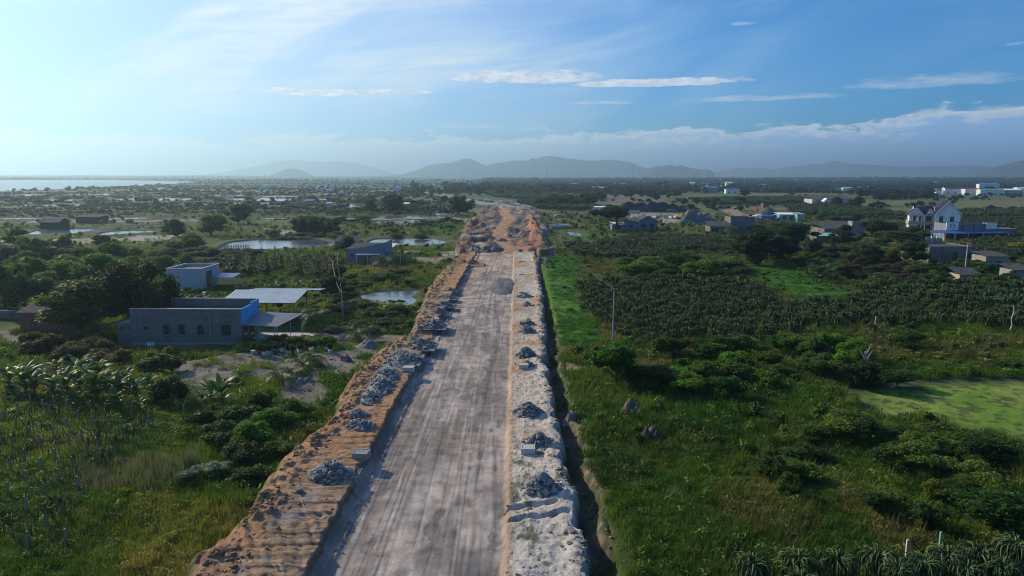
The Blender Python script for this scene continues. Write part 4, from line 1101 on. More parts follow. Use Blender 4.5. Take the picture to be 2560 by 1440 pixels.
def blue_roof_hall():
    x0, y0 = P(2362, 600, 0); x1, _ = P(2478, 600, 0); W_ = x1-x0
    r = root('long_hall', x0, y0, 0, math.radians(-3), 'long single-storey hall with cream parapet, round emblem and deep blue awning', 'hall')
    H = 7.2
    walls(r, 0, W_, 0, 9, H-.6, 'cladding', roofz=5.6)
    MB().box(-.1, 4.6, -.3, -.01, 4.0, H).build('sign_panel', MAT['white'], r)
    mb = MB(); n = 20
    vs = [(2.2+R*math.cos(2*math.pi*i/n), yy, 5.6+R*math.sin(2*math.pi*i/n)) for yy in (-.36, -.31) for R in (.72, .95) for i in range(n)]
    fs = []
    for i in range(n):
        j = (i+1) % n
        fs += [(i, j, n+j, n+i), (2*n+i, 3*n+i, 3*n+j, 2*n+j), (n+i, n+j, 3*n+j, 3*n+i), (i, 2*n+i, 2*n+j, j)]
    mb.add(vs, fs); mb.build('emblem_ring', MAT['metal_dark'], r)
    MB().box(W_-4.0, W_+.1, -.25, -.01, 4.6, H).build('end_panel', MAT['white'], r)
    for x in (W_*.32, W_*.55, W_*.76): MB().box(x, x+.35, -.2, -.01, 3.8, H-.3).build('pilaster', MAT['tile_red'], r)
    MB().box(-.15, W_+.15, -.35, 0, H, H+.12).build('coping', MAT['roof_dark'], r)
    aw = MB().add([(-8,-4.6,3.1),(1.0,-5.6,3.1),(W_+3,-4.2,3.3),(W_+3,-.4,3.9),(-2,-.4,4.0),(-6.5,-.4,3.8)], [(0,1,4,5),(1,2,3,4)])
    aw.build('awning', MAT['blue_cloth'], r)
    for x, y in ((-7.7, -4.4), (-4, -4.8), (.8, -5.3), (6, -4.9), (12, -4.5), (W_+2.6, -4.0), (-2, -3)): MB().box(x-.09, x+.09, y-.09, y+.09, -.2, 3.05).build('post', MAT['white'], r)
    for x in (1.0, 4.5, 8.0, 11.5): window(r, x, .3, 2.2, 2.6, 0, name='door', bars=2)
    MB().box(W_+.3, W_+9, 1, 8, -.3, 4.6).build('side_block', MAT['plaster_grey'], r); window(r, W_+2.6, .4, 2.2, 2.8, 1.0, name='door', bars=1)
    x, y = P(2478, 565, 5); tk = root('steel_water_tank', P(2475, 600)[0]+1.2, y0+5, 4.6, 0, 'shiny steel water tank on top of the side block of the hall', 'tank')
    MB().tube([(0, 0, .3), (0, 0, 1.6)], .55, 14).build('tank_body', MAT['metal'], tk, False)
    for a in range(3): MB().box(.4*math.cos(a*2.1)-.05, .4*math.cos(a*2.1)+.05, .4*math.sin(a*2.1)-.05, .4*math.sin(a*2.1)+.05, 0, .3).build('leg', MAT['metal_dark'], tk)
    # painted yard wall in front of the villa
    xa, ya = P(2288, 606, 0); xb, _ = P(2352, 606, 0)
    w = root('painted_wall', xa, ya, 0, 0, 'low white and sea green painted yard wall below the villa', 'wall')
    n = 5; L = (xb-xa)/n
    for i in range(n):
        MB().box(i*L+.3, (i+1)*L, 0, .15, -.2, 1.7).build('panel', MAT['green_paint'], w); MB().box(i*L-.05, i*L+.29, -.1, .25, -.2, 2.5).build('pier', MAT['white'], w)
blue_roof_hall()

def simple_house(name, label, px, py, wpx, hm, dm, wallm, roofm, rz=0.0, roof='mono', wins=(), rise=1.2, group=None, cat='house', porch=None, fold=0.0):
    x0, y0, z0 = at(px, py); k = M(px, py, z0); W_ = wpx*k
    r = root(name, x0, y0, z0, rz, label, cat, group)
    walls(r, 0, W_, 0, dm, hm, wallm, roofz=hm-.3 if roof == 'flat' else None)
    if roof == 'mono': corrugated('roof', MAT[roofm], r, -.4, W_+.4, -.5, dm+.5, hm, hm+rise, step=1.2)
    elif roof == 'monox': corrugated('roof', MAT[roofm], r, -.4, W_+.4, -.5, dm+.5, hm, hm+rise, 'x', step=1.2)
    elif roof == 'gable': gable(r, 0, W_, 0, dm, hm, hm+rise, 'y' if fold else 'x', roofm, wallm, wallm if wallm != 'white' else 'white', .4)
    elif roof == 'flat': MB().box(-.1, W_+.1, -.12, 0, hm, hm+.1).build('coping', MAT['concrete'], r)
    for (a, b, w, h) in wins: window(r, W_*a, b, w, h, 0, bars=1)
    if porch:
        corrugated('porch_roof', MAT[porch[0]], r, W_*porch[1], W_*porch[2], -3.2, -.02, porch[3], porch[3]+.5, step=1.2)
        posts(r, [(W_*porch[1]+.2, -3.1), (W_*porch[2]-.2, -3.1)], porch[3], .1, 'concrete_pale')
    return r
simple_house('grey_shed', 'dark grey wooden gabled house beside the umbrella tree', 1595, 575, 48, 4.2, 10, 'cladding', 'roof_dark', roof='gable', rise=2.2, fold=1, wins=[(.2, 1.4, 1.6, 1.6), (.62, .4, 1.8, 2.6)])
simple_house('grey_shed', 'long low dark house adjoining the grey gabled one', 1563, 577, 36, 4.0, 9, 'cladding', 'roof_dark', rise=1.2, wins=[(.3, 1.2, 1.4, 1.4)])
simple_house('white_roof_hut', 'small hut with a bright white sheet roof at the edge of the plantation', 1530, 577, 33, 2.9, 6, 'cladding', 'white', roof='mono', rise=.7, wins=[(.35, .6, 1.6, 1.7)])
simple_house('block_house', 'dark block house with tall mono-pitch wall beside the leaning coconut palm', 1825, 583, 60, 7.2, 9, 'plaster_grey', 'roof_dark', roof='flat', wins=[(.3, 1.0, 1.6, 1.8), (.7, 1.6, 1.8, 1.2)])
simple_house('block_house', 'low wing with sheet roof and white porch, left of the tall block house', 1775, 585, 52, 3.2, 8, 'plaster_grey', 'roof_dark', rise=1.8, wins=[(.2, .3, 1.8, 2.2)])
simple_house('farm_house', 'low farm house with dark sheet roof half hidden by trees, left of the villa', 2060, 592, 95, 3.4, 14, 'plaster_grey', 'roof_dark', rise=2.4)
simple_house('roof_hut', 'shed with pale turquoise and white sheets in front of the farm house', 2040, 607, 70, 2.6, 7, 'plaster_grey', 'green_paint', rise=.6)
simple_house('stair_tower', 'small bare cement stair tower on top of the farm house roof', 2128, 592, 30, 6.5, 4, 'concrete', 'concrete', roof='flat')
r = simple_house('cement_house', 'long unpainted cement house with stepped parapet below the villa', 2320, 660, 125, 5.0, 12, 'plaster_grey', 'roof_dark', rz=math.radians(7), roof='flat', wins=[(.28, 1.5, 1.3, 1.6), (.52, 1.1, 1.3, 2.2), (.82, 1.6, 1.7, 1.3)])
for t in (.02, .25, .5, .75, .97): MB().box(t*18, t*18+.3, -.08, -.002, -.2, 5.2).build('pilaster', MAT['plaster_grey'], r)
simple_house('cement_outhouse', 'cement outhouse with pale end pier at the right edge', 2462, 676, 56, 3.8, 6, 'concrete', 'roof_dark', rise=.8, wins=[(.5, 1.0, 1.4, 1.4)])
simple_house('cement_outhouse', 'low cement shed with a pale blue sheet on its roof at the right edge', 2532, 706, 50, 3.0, 5, 'concrete', 'roof_dark', rise=.9)
simple_house('tumbledown_hut', 'tumbledown hut with patched yellow wall in the plantation', 2398, 708, 52, 2.0, 4, 'cream', 'roof_dark', rise=1.3)
simple_house('long_barn', 'long pale barn with low roof in the fields behind the villa', 2030, 512, 100, 5.0, 18, 'concrete_pale', 'roof_dark', roof='mono', rise=3, wins=[(.1, .5, 3.5, 3.4)])
simple_house('white_porch', 'small white gabled porch in front of the long barn', 2060, 514, 13, 4.0, 5, 'white', 'white', roof='gable', rise=2.2, fold=1, wins=[(.25, .2, 1.8, 3)])
simple_house('pond_hut', 'dark thatched hut standing in the pond dikes', 102, 575, 46, 3.0, 8, 'dark', 'roof_dark', roof='gable', rise=1.5, cat='hut')
simple_house('pond_hut', 'long dark shed on the dike behind the thatched hut', 190, 558, 60, 3.2, 8, 'brick_wall', 'roof_dark', rise=.8, cat='hut')
for i, (px, py, w, lab, wm, rm) in enumerate([(725, 519, 18, 'small dark pond-side hut among shrubs', 'cladding', 'roof_dark'), (760, 511, 22, 'blue grey shed on the dikes', 'cladding', 'blue_roof'),
        (815, 519, 12, 'pale blue hut by a narrow pond', 'whitish', 'metal'), (845, 488, 14, 'tiny blue hut beside two trees on the dikes', 'whitish', 'blue_roof'), (750, 515, 12, 'brown hut next to the blue grey shed', 'brick_wall', 'roof_dark'),
        (1010, 520, 12, 'little white-roofed hut under dark palms', 'plaster_grey', 'white')]):
    simple_house('field_hut', lab, px, py, w, 3.2, 5, wm, rm, rise=.8, cat='hut')
simple_house('white_tower_house', 'narrow tall white house standing alone beyond the works', 1170, 476, 7, 15, 8, 'white', 'white', roof='flat')
simple_house('brick_house', 'small unfinished red brick house beyond the gravel heaps', 1494, 497, 22, 6.5, 12, 'brick_wall', 'roof_dark', roof='monox', rise=2.5)
simple_house('brick_house', 'orange brick hut behind the conical gravel heap', 1908, 519, 14, 3.6, 6, 'brick_wall', 'tile_red', roof='flat')
simple_house('site_hut', 'long sea-green site hut beside the conical heap', 1948, 552, 42, 3.6, 8, 'green_paint', 'white', rise=.6, wins=[(.2, .8, 2, 1.8), (.6, .8, 2, 1.8)])
simple_house('site_hut', 'dark green end hut next to the long sea-green one', 1993, 554, 17, 4.2, 8, 'green_paint', 'metal', rise=.5)
simple_house('white_shed', 'long low white shed at the near foot of the black heap', 1478, 527, 38, 2.6, 8, 'white', 'white', rise=.4)
simple_house('white_shed', 'thin long concrete beam stack before the black heap', 1558, 533, 42, 2.0, 3, 'concrete_pale', 'concrete_pale', roof='flat', cat='beams')
# distant houses, right and centre
far_list = [
 (2007,458,20,7,'white','tile_red','gable','big white house with red hipped roof among far trees'),
 (2045,458,26,6,'white','blue_roof','gable','long far house with blue roof beside a white gable'),
 (2130,452,22,5,'white','tile_red','gable','far house with rust red roof'),
 (2200,452,18,7,'white','metal','gable','dark gabled far house near a pole'),
 (2230,457,24,7,'white','blue_roof','mono','far white two-storey house with blue side'),
 (2284,458,22,6,'white','white','mono','far white house with turquoise sheet roof'),
 (2370,458,26,7,'green_paint','green_paint','mono','far turquoise hall with white panel'),
 (2515,451,18,6,'white','blue_roof','mono','far white shed beside blue roof at the right edge'),
 (2085,482,20,6,'white','roof_dark','mono','white fronted shop at the far roadside'),
 (2107,482,26,7,'white','green_paint','mono','pale green and white shop at the far roadside'),
 (2150,480,34,7,'cladding','blue_roof','mono','blue awning shop with brown sign at the far roadside'),
 (2340,486,14,7,'white','roof_dark','mono','small white shop front left of the roadside row'),
 (2362,486,40,8,'white','roof_dark','gable','white roadside shop with gable sign'),
 (2412,487,36,8,'white','tile_red','mono','roadside shop with faded red sign band'),
 (2447,477,50,12,'white','blue_roof','mono','large white two-storey shop with blue roof'),
 (2450,488,60,7,'white','green_paint','gable','long roadside shop with green gable'),
 (2505,488,50,7,'green_paint','white','mono','long white and green roadside shed'),
 (2542,487,20,9,'white','white','gable','white gabled shop end at the right edge'),
 (1815,468,16,10,'white','white','gable','white gabled house beside a dark round tree'),
 (1815,484,34,6,'white','roof_dark','mono','white house end below the round tree'),
 (1755,482,40,8,'cladding','blue_roof','mono','dark long building with sheet roofs at the far roadside'),
 (1727,464,10,7,'white','white','gable','tiny white gabled hut on the far line'),
 (1745,470,8,7,'white','white','flat','small white block in front of far trees'),
 (1768,471,8,6,'white','white','flat','second small white block in front of far trees'),
 (1535,467,36,6,'white','metal','mono','far row of white houses behind trees'),
 (1688,484,8,4,'white','white','flat','small white sign-like block in the far green field'),
 (1482,482,36,7,'cladding','metal','gable','grey house with pale gable near the brick house'),
 (1425,470,26,8,'cladding','blue_roof','mono','dim blue grey house in the far trees'),
 (1900,470,22,6,'white','blue_roof','mono','far blue and white shed'),
 (1040,461,20,8,'white','tile_red','gable','far red church-like hall'),
 (2440,457,12,5,'white','metal','mono','little far shed right of the turquoise hall'),
 (2290,448,14,5,'white','white','gable','small white far house above the turquoise one'),
 (2500,470,1,5,'white','white','flat','')]
for (px, py, w, h, wm, rm, rf, lab) in far_list:
    if not lab: continue
    simple_house('far_house', lab, px, py, w, h, 9, wm, rm, roof=rf, rise=1.8, wins=[(.15, 1, 2.2, 2), (.6, 1, 2.2, 2)] if w > 18 else [])
# the tiny ones near the horizon: nothing tells them apart
mw = [MB().box(-.5, .5, 0, 1, -1, 1).mesh('wall', MAT[m_]) for m_ in ('white', 'concrete_pale')]
mr = [MB().prism([(-.56, 1), (.56, 1), (0, 1.55)], 'y', -.06, 1.06).mesh('roof', MAT[m_]) for m_ in ('white', 'blue_roof', 'tile_red', 'metal')]
rs = random.Random(5)
for i in range(120):
    px = rs.uniform(1100, 2558) if i < 90 else rs.uniform(640, 1300); py = rs.uniform(443, 461) if i < 60 else rs.uniform(446, 480)
    py -= max(0, (px-1500)/1000*6)
    x, y, z = at(px, py); s = rs.uniform(7, 14)
    b = obj('distant_house', mw[rs.random() < .3]); b.location = (x, y, z); b.scale = (s, 7, rs.uniform(3.5, 5.5)); b.rotation_euler = (0, 0, rs.uniform(-.6, .6))
    tag(b, 'tiny pale house far off among trees near the horizon', 'house', 'tiny distant houses near the horizon')
    obj('roof', mr[rs.randrange(4)], b)

# ------------------------------------------------------------------ the works: heaps, boxes, pipes, machines
def heap(name, label, px, py, wpx, hpx, col, cat='heap', mat='gravel', depth=1.0, seed=1, peaks=None, rough=.35, group=None, skew=0.0, res=34, z=None, col2=None, half=None):
    """a real mound at the place the photo shows: base centre (px,py), width and height in photo pixels"""
    x, y, zz = at(px, py); k = M(px, py, zz); W_ = wpx*k/2; Hh = hpx*k/math.cos(PITCH)*1.0
    
    if half: depth = half/W_
    if peaks is None and rough >= .3:
        q = random.Random(seed); peaks = [(q.uniform(-.5, .5), q.uniform(-.5, .5), q.uniform(.45, .8), q.uniform(.55, 1.0)) for _ in range(5)]+[(0, 0, .95, .75)]
    y += W_*depth*.8; zz = gz(x, y) if z is None else z
    n = res; nv = int(res*(1 if not half else 3)); U, V_ = np.meshgrid(np.linspace(-1.15, 1.15, n), np.linspace(-1.15, 1.15, nv), indexing='ij')
    R = np.hypot(U, V_); f = np.clip(1-R, 0, 1)
    if peaks:
        f = np.zeros_like(U)
        for (pu, pv, pr, ph) in peaks: f = np.maximum(f, ph*np.clip(1-np.hypot((U-pu)/pr, (V_-pv)/(max(pr, .5) if not half else pr*.6)), 0, 1))
    if rough > .1: f = .35*f+.65*sstep(f, 0, 1.02)
    f = np.where(f > .9, .9+(f-.9)*.4, f)
    n1 = fbm(U*3+seed, V_*3+seed*2, seed, 4)-.5; n2 = fbm(U*9+seed, V_*9, seed+5, 3)-.5
    H_ = Hh*(f+n1*rough*np.minimum(1, f*3+.1)+n2*rough*.35*np.minimum(1, f*4+.12))-.25-.5*np.clip(R-1, 0, 1)
    c1 = np.array(col); c2_ = np.array(col2 if col2 else [v*.72 for v in col])
    C = lerp(c1, c2_, sstep(fbm(U*5, V_*2+seed, seed+9, 4), .4, .62)[..., None])*(0.85+.3*(n2+.5))[..., None]
    me = mesh_np(name, np.stack([U*W_, V_*W_*depth, H_], -1).reshape(-1, 3), grid_faces(n, nv), MAT[mat], C.reshape(-1, 3), smooth=False)
    me.polygons.foreach_set('use_smooth', [True]*len(me.polygons))
    for p in me.polygons[:1]:
        if p.normal.z < 0: me.flip_normals()
    o = obj(name, me); o.location = (x, y, zz); tag(o, label, cat, group); return o
ORG, GRY, SND, BRN = (.36, .17, .10), (.20, .20, .21), (.33, .29, .26), (.22, .15, .11)
heap('gravel_heap', 'huge long dark gravel heap with a scalloped crest behind the pipe yard', 1645, 531, 215, 27, (.055, .055, .065), depth=.35, seed=3, rough=.30, res=64,
     peaks=[(-.62,0,.45,.95),(-.35,.1,.5,1.0),(-.1,-.05,.5,1.0),(.15,0,.5,.98),(.4,.05,.45,.8),(.65,0,.4,.55),(.9,0,.25,.4),(-.85,0,.3,.5)])
heap('gravel_heap', 'blue grey gravel heap with long slope behind the pale green excavator', 1750, 561, 130, 36, (.16, .18, .20), depth=.45, seed=5, rough=.12, res=48,
     peaks=[(-.25,0,.65,1.0),(.1,0,.6,.75),(.45,.1,.55,.62),(.75,.1,.35,.4)])
heap('gravel_heap', 'conical grey gravel heap beside the site huts', 1930, 550, 105, 34, (.15, .16, .17), depth=.7, seed=7, rough=.06, res=40)
heap('soil_heap', 'small tan soil heap beside the block house wall', 1838, 558, 28, 10, (.30,.25,.2), seed=9)
heap('spoil_ridge', 'long ridge of bright orange spoil along the right side of the works', 1345, 604, 62, 24, ORG, mat='clay', half=88, seed=11, rough=.45, res=36,
     peaks=[(.15,-.8,.9,.8),(-.1,-.6,.9,.95),(.1,-.4,.9,.85),(0,-.2,.9,1.0),(-.1,0,.9,.9),(.05,.2,.9,1.0),(-.1,.4,.9,.9),(0,.6,.9,.95),(-.15,.8,.9,.75)], col2=(.22,.11,.08))
heap('spoil_heap', 'rust brown spoil heap above the pooled water on the left of the works', 1190, 572, 78, 20, BRN, mat='clay', half=26, seed=13, rough=.45)
heap('spoil_heap', 'orange brown heap further back on the left of the works', 1222, 545, 60, 12, (.3,.15,.1), mat='clay', half=40, seed=15, rough=.4)
heap('spoil_heap', 'brown rounded spoil heap beside the dark pond edge', 1175, 604, 60, 15, (.24,.18,.15), mat='clay', seed=17, rough=.5)
heap('spoil_heap', 'grey spoil heap beside the road end, left', 1190, 632, 60, 20, (.26,.24,.24), mat='gravel', seed=19, rough=.35)
heap('spoil_heap', 'dark grey crumbled heap by the haul track', 1245, 630, 62, 18, (.22,.2,.2), mat='gravel', seed=21, rough=.5)
heap('spoil_heap', 'dark churned heap on the far left of the works', 1155, 617, 50, 18, (.17,.16,.16), mat='gravel', seed=23, rough=.6)
heap('spoil_heap', 'dark pile of stripped soil between track and pools', 1280, 586, 56, 13, (.13,.11,.11), mat='gravel', half=22, seed=25, rough=.6)
heap('spoil_heap', 'brown heap in the middle of the works under the pipes', 1316, 598, 60, 13, (.19,.14,.11), mat='clay', half=10, seed=27, rough=.6)
heap('spoil_heap', 'grey rock spread beside the two pipes', 1318, 618, 75, 11, (.3,.3,.32), mat='gravel', depth=.8, seed=29, rough=.8)
heap('spoil_heap', 'rough brown patch of spoil left of the haul track', 1228, 580, 58, 10, (.22,.14,.11), mat='clay', half=18, seed=31, rough=.6)
heap('spoil_heap', 'dirt ridge across the haul track at the far end', 1310, 531, 60, 10, (.24,.12,.08), mat='clay', depth=.6, seed=33, rough=.5)
heap('spoil_heap', 'dark low heap by the far dike', 1140, 542, 40, 12, (.12,.1,.1), mat='gravel', seed=35, rough=.5)
heap('spoil_heap', 'low grey rubble heap near the dark pond corner', 1250, 606, 50, 12, (.24,.22,.22), mat='gravel', seed=37, rough=.6)
heap('spoil_heap', 'grass-flecked sandy heap by the road end, right', 1360, 660, 70, 18, (.15,.15,.10), mat='sand', depth=1.5, seed=39, rough=.7)
heap('spoil_heap', 'sandy heap on the bright bank top, right of the road end', 1375, 628, 50, 12, (.3,.25,.22), mat='sand', seed=41, rough=.5)
heap('spoil_heap', 'orange dug heap at the upper end of the clay bank', 1172, 660, 66, 14, (.36,.2,.13), mat='clay', depth=1.0, seed=43, rough=.7)
heap('soil_mound', 'brown bare soil mound in the grass right of the ditch', 1592, 1048, 78, 52, (.17,.135,.11), mat='clay', depth=.9, seed=45, rough=.6, cat='mound', peaks=[(-.25,.3,.8,1.0),(.05,0,.7,.8),(.3,-.3,.8,.6),(.5,.2,.5,.4)])
heap('soil_mound', 'broken mound with dead branches in the grass', 1640, 1108, 82, 40, (.13,.10,.085), mat='clay', depth=.8, seed=47, rough=.8, cat='mound')
heap('soil_mound', 'stony brown mound at the outer edge of the ditch', 1434, 1052, 46, 30, (.23,.2,.175), mat='gravel', depth=.9, seed=49, rough=.7, cat='mound')
heap('soil_mound', 'sandy mound by the young coconut palms', 740, 965, 75, 22, (.24,.215,.19), mat='sand', depth=1.0, seed=51, rough=.5, cat='mound')
heap('soil_mound', 'grey sand mound with blue shade beside the side track', 905, 872, 80, 22, (.26,.25,.25), mat='sand', depth=.8, seed=53, rough=.5, cat='mound')
o = heap('gravel_heap', 'flat-topped wheel-marked heap of grey gravel left on the road bed', 1256, 731, 58, 11, (.17,.165,.18), half=11, seed=55, rough=.16, res=44, z=.15, peaks=[(0,0,2.2,1.3),(0,.4,1.8,1.2),(.1,-.4,1.8,1.2)])
heap('gravel_heap', 'small dark heap between banks at the white sand, right of the house', 215*4, 905, 40, 22, (.17,.16,.15), depth=.8, seed=57, rough=.6)

# stones: hulls
def stone_mesh(seed, n=14):
    r = random.Random(seed); bm = bmesh.new()
    for _ in range(n):
        v = Vector((r.gauss(0, 1), r.gauss(0, 1), r.gauss(0, .85))).normalized(); v = Vector((v.x*.5, v.y*.42, v.z*.36))*r.uniform(.8, 1.05); bm.verts.new(v)
    res = bmesh.ops.convex_hull(bm, input=bm.verts)
    for v in [v for v in bm.verts if not v.link_faces]: bm.verts.remove(v)
    me = bpy.data.meshes.new('stone'); bm.to_mesh(me); bm.free(); me.materials.append(MAT['stone']); return me
STONES = [stone_mesh(i+3) for i in range(6)]
def hullV(me):
    V = np.empty(len(me.vertices)*3, dtype=np.float32); me.vertices.foreach_get('co', V); return V.reshape(-1, 3), [tuple(p.vertices) for p in me.polygons]
SV = [hullV(m_) for m_ in STONES]
def stone_pile(px, py, wpx, hpx, label, many=True, n=120, seed=1, flat=1.0, elong=1.0, smin=.14, smax=.48):
    x, y, z = at(px, py); k = M(px, py, z); Rx = wpx*k/2; Ry = Rx*.85*elong; Hh = hpx*k*.82*flat
    y += Ry*.7; z = gz(x, y)-.05; r = random.Random(seed)
    n_ = 20; u = np.linspace(-1.2, 1.2, n_); U, V_ = np.meshgrid(u, u, indexing='ij'); R = np.hypot(U, V_)
    nz = fbm(U*3+seed, V_*3, seed, 3)-.5
    Hc = Hh*np.clip(1-R*.98, 0, 1)*.9+nz*.22*Hh*np.clip(1.1-R, 0, 1)-.12
    C = np.array([.24, .24, .25])*(.7+.6*fbm(U*6, V_*6, seed+2, 3))[..., None]
    me = mesh_np('rubble_base', np.stack([U*Rx, V_*Ry, Hc], -1).reshape(-1, 3), grid_faces(n_, n_), MAT['gravel'], C.reshape(-1, 3), smooth=True)
    o = obj('rubble_pile', me); o.location = (x, y, z); tag(o, label, 'rubble pile')
    parts = []
    for i in range(n):
        a = r.uniform(0, 2*math.pi); q = r.random()**.62*1.12; s = smin+(smax-smin)*r.random()**2.0
        if i % 7 == 0: q *= 1.35; s *= .6
        if q > .95: s *= .8
        hx = max(0, Hh*(1-q*.98)*.92)+s*.05
        parts.append((Vector((math.cos(a)*q*Rx, math.sin(a)*q*Ry, hx)), s, Euler((r.uniform(-.6, .6), r.uniform(-.6, .6), r.uniform(0, 6.3))), r.randrange(6)))
    if many:
        for p, s, e, m_ in parts:
            c = bpy.data.objects.new('stone', STONES[m_]); COL.objects.link(c); c.parent = o; c.location = p; c.rotation_euler = e; c.scale = (s/.45,)*3 if False else (s*1.9, s*1.9, s*1.9)
    else:
        mb = MB()
        for p, s, e, m_ in parts:
            Rm = e.to_matrix(); vs = [Rm @ (Vector([float(q) for q in v])*s*1.9)+p for v in SV[m_][0]]; mb.add(vs, SV[m_][1])
        st = mb.build('stones', MAT['stone'], o); st['kind'] = 'stuff'
    return o
stone_pile(818, 1205, 115, 58, 'biggest grey stone pile on the clay bank, below the slab-topped box', n=190, seed=2, smax=.46)
stone_pile(748, 1235, 24, 16, 'handful of grey stones at the edge of the clay bank', n=22, seed=3, smax=.3)
stone_pile(1354, 1236, 100, 58, 'biggest grey stone pile on the sand bank, nearest the trenches', n=190, seed=4, smax=.46)
stone_pile(1346, 1118, 85, 40, 'grey stone pile right behind the white concrete box on the sand bank', n=150, seed=5, smax=.42)
stone_pile(1320, 1040, 78, 40, 'grey stone pile on the sand bank beside the ditch bulge', n=140, seed=6, smax=.42)
stone_pile(895, 1074, 75, 33, 'grey stone pile on the clay bank above the slab-topped box', n=110, seed=7, smax=.42)
stone_pile(890, 1044, 55, 22, 'low grey stone pile touching the one above the slab-topped box', n=70, seed=8, smax=.42)
stone_pile(912, 1012, 62, 26, 'long strewn grey stones along the clay bank', many=False, n=90, seed=9, elong=2.2)
stone_pile(940, 985, 75, 30, 'grey stone heap midway along the strewn stones', many=False, n=130, seed=10, elong=2.4)
stone_pile(958, 955, 70, 30, 'grey stone heap left of the lone concrete box', many=False, n=130, seed=11, elong=2.2)
stone_pile(985, 918, 70, 22, 'far end of the strewn stones on the clay bank', many=False, n=110, seed=12, elong=3.0)
stone_pile(1048, 872, 66, 22, 'grey stones where the side track meets the road', many=False, n=110, seed=13, elong=1.6)
stone_pile(1015, 905, 60, 18, 'thin grey stones along the bank by the side track', many=False, n=80, seed=14, elong=1.8)
stone_pile(1080, 832, 62, 22, 'pale grey stones just beyond the side track', many=False, n=110, seed=15, elong=1.4)
stone_pile(1098, 783, 34, 13, 'small dark stone pile up the clay bank', many=False, n=60, seed=16)
stone_pile(1105, 765, 50, 13, 'wide dark stone pile on the clay bank near the blue pond', many=False, n=80, seed=17)
stone_pile(1114, 745, 44, 11, 'stone pile level with the blue pond rim', many=False, n=70, seed=18)
stone_pile(1124, 728, 30, 12, 'farthest stone pile on the clay bank', many=False, n=50, seed=19)
stone_pile(1316, 918, 44, 17, 'stone pile behind the small concrete box on the sand bank', many=False, n=80, seed=20)
stone_pile(1316, 893, 48, 30, 'pointed stone pile on the orange stretch of the sand bank', many=False, n=120, seed=21)
stone_pile(1317, 833, 48, 24, 'pointed stone pile in front of the grey box on the sand bank', many=False, n=110, seed=22)
stone_pile(1320, 812, 34, 18, 'stone pile just behind the grey box on the sand bank', many=False, n=70, seed=23)
stone_pile(1318, 766, 34, 14, 'second farthest stone pile on the sand bank', many=False, n=60, seed=24)
stone_pile(1312, 745, 42, 14, 'farthest stone pile on the sand bank, near the slabs', many=False, n=70, seed=25)

def manhole_box(px, py, wpx, label, rz=0.0, h=.5, lid=True, mat='concrete_pale', d=.9):
    x, y, z = at(px, py); w = wpx*M(px, py, z)/2; y += w*d; z = gz(x, y)-.08
    r = root('manhole_box', x, y, z, rz, label, 'concrete box'); w2 = w*d
    MB().box(-w, w, -w2, w2, 0, h).build('box_body', MAT[mat], r)
    t = .12; mb = MB().box(-w, w, -w2, -w2+t, h, h+.1).box(-w, w, w2-t, w2, h, h+.1).box(-w, -w+t, -w2+t, w2-t, h, h+.1).box(w-t, w, -w2+t, w2-t, h, h+.1)
    mb.build('rim', MAT[mat], r)
    if lid:
        MB().box(-w+t+.05, w-t-.05, -w2+t+.05, w2-t-.05, h+.002, h+.07).build('lid', MAT[mat], r)
        for a in (-.3, .3): MB().tube([(a*w, -.08, h+.07), (a*w, -.08, h+.13), (a*w, .08, h+.13), (a*w, .08, h+.07)], .018, 5).build('lifting_loop', MAT['metal_dark'], r)
    return r
manhole_box(1320, 1136, 35, 'clean white concrete box with lid on the sand bank')
manhole_box(900, 1146, 38, 'mossy concrete box with soil on its lid on the clay bank', rz=-.12, mat='concrete')
manhole_box(1020, 930, 27, 'lone pale concrete box on the clay bank by the strewn stones', rz=-.05)
manhole_box(1309, 922, 24, 'small pale concrete box below the pointed stone pile')
manhole_box(1308, 812, 17, 'grey concrete box between two stone piles on the sand bank', mat='concrete')
manhole_box(1088, 805, 17, 'pale concrete box high on the clay bank past the side track')
manhole_box(1190, 634, 10, 'square concrete box at the left corner of the road end', h=1.5)
manhole_box(1301, 635, 10, 'grey concrete box at the right corner of the road end', mat='concrete', h=1.6)
for px, py, w, lab in ((1302, 653, 12, 'thin slab lying near the road end, right'), (1303, 686, 13, 'thin slab lying beside the sand bank track'), (1305, 731, 18, 'pale slab behind the farthest stone pile'),
                       (1162, 690, 14, 'pale slab on the upper clay bank'), (1177, 653, 12, 'pale slab by the dug orange heap'), (1118, 735, 12, 'pale slab between clay bank stone piles'), (1353, 742, 14, 'pale slab tipped into the ditch')):
    x, y, z = at(px, py); k = M(px, py, z)*w/2
    r = root('concrete_slab', x, y, z-.02, .1, lab, 'slab'); MB().box(-k, k, -.35, .35, 0, .22).build('slab_body', MAT['concrete_pale'], r)
    MB().tube([(-.1, 0, .2), (-.1, 0, .3), (.1, 0, .3), (.1, 0, .2)], .02, 5).build('lifting_loop', MAT['metal_dark'], r)

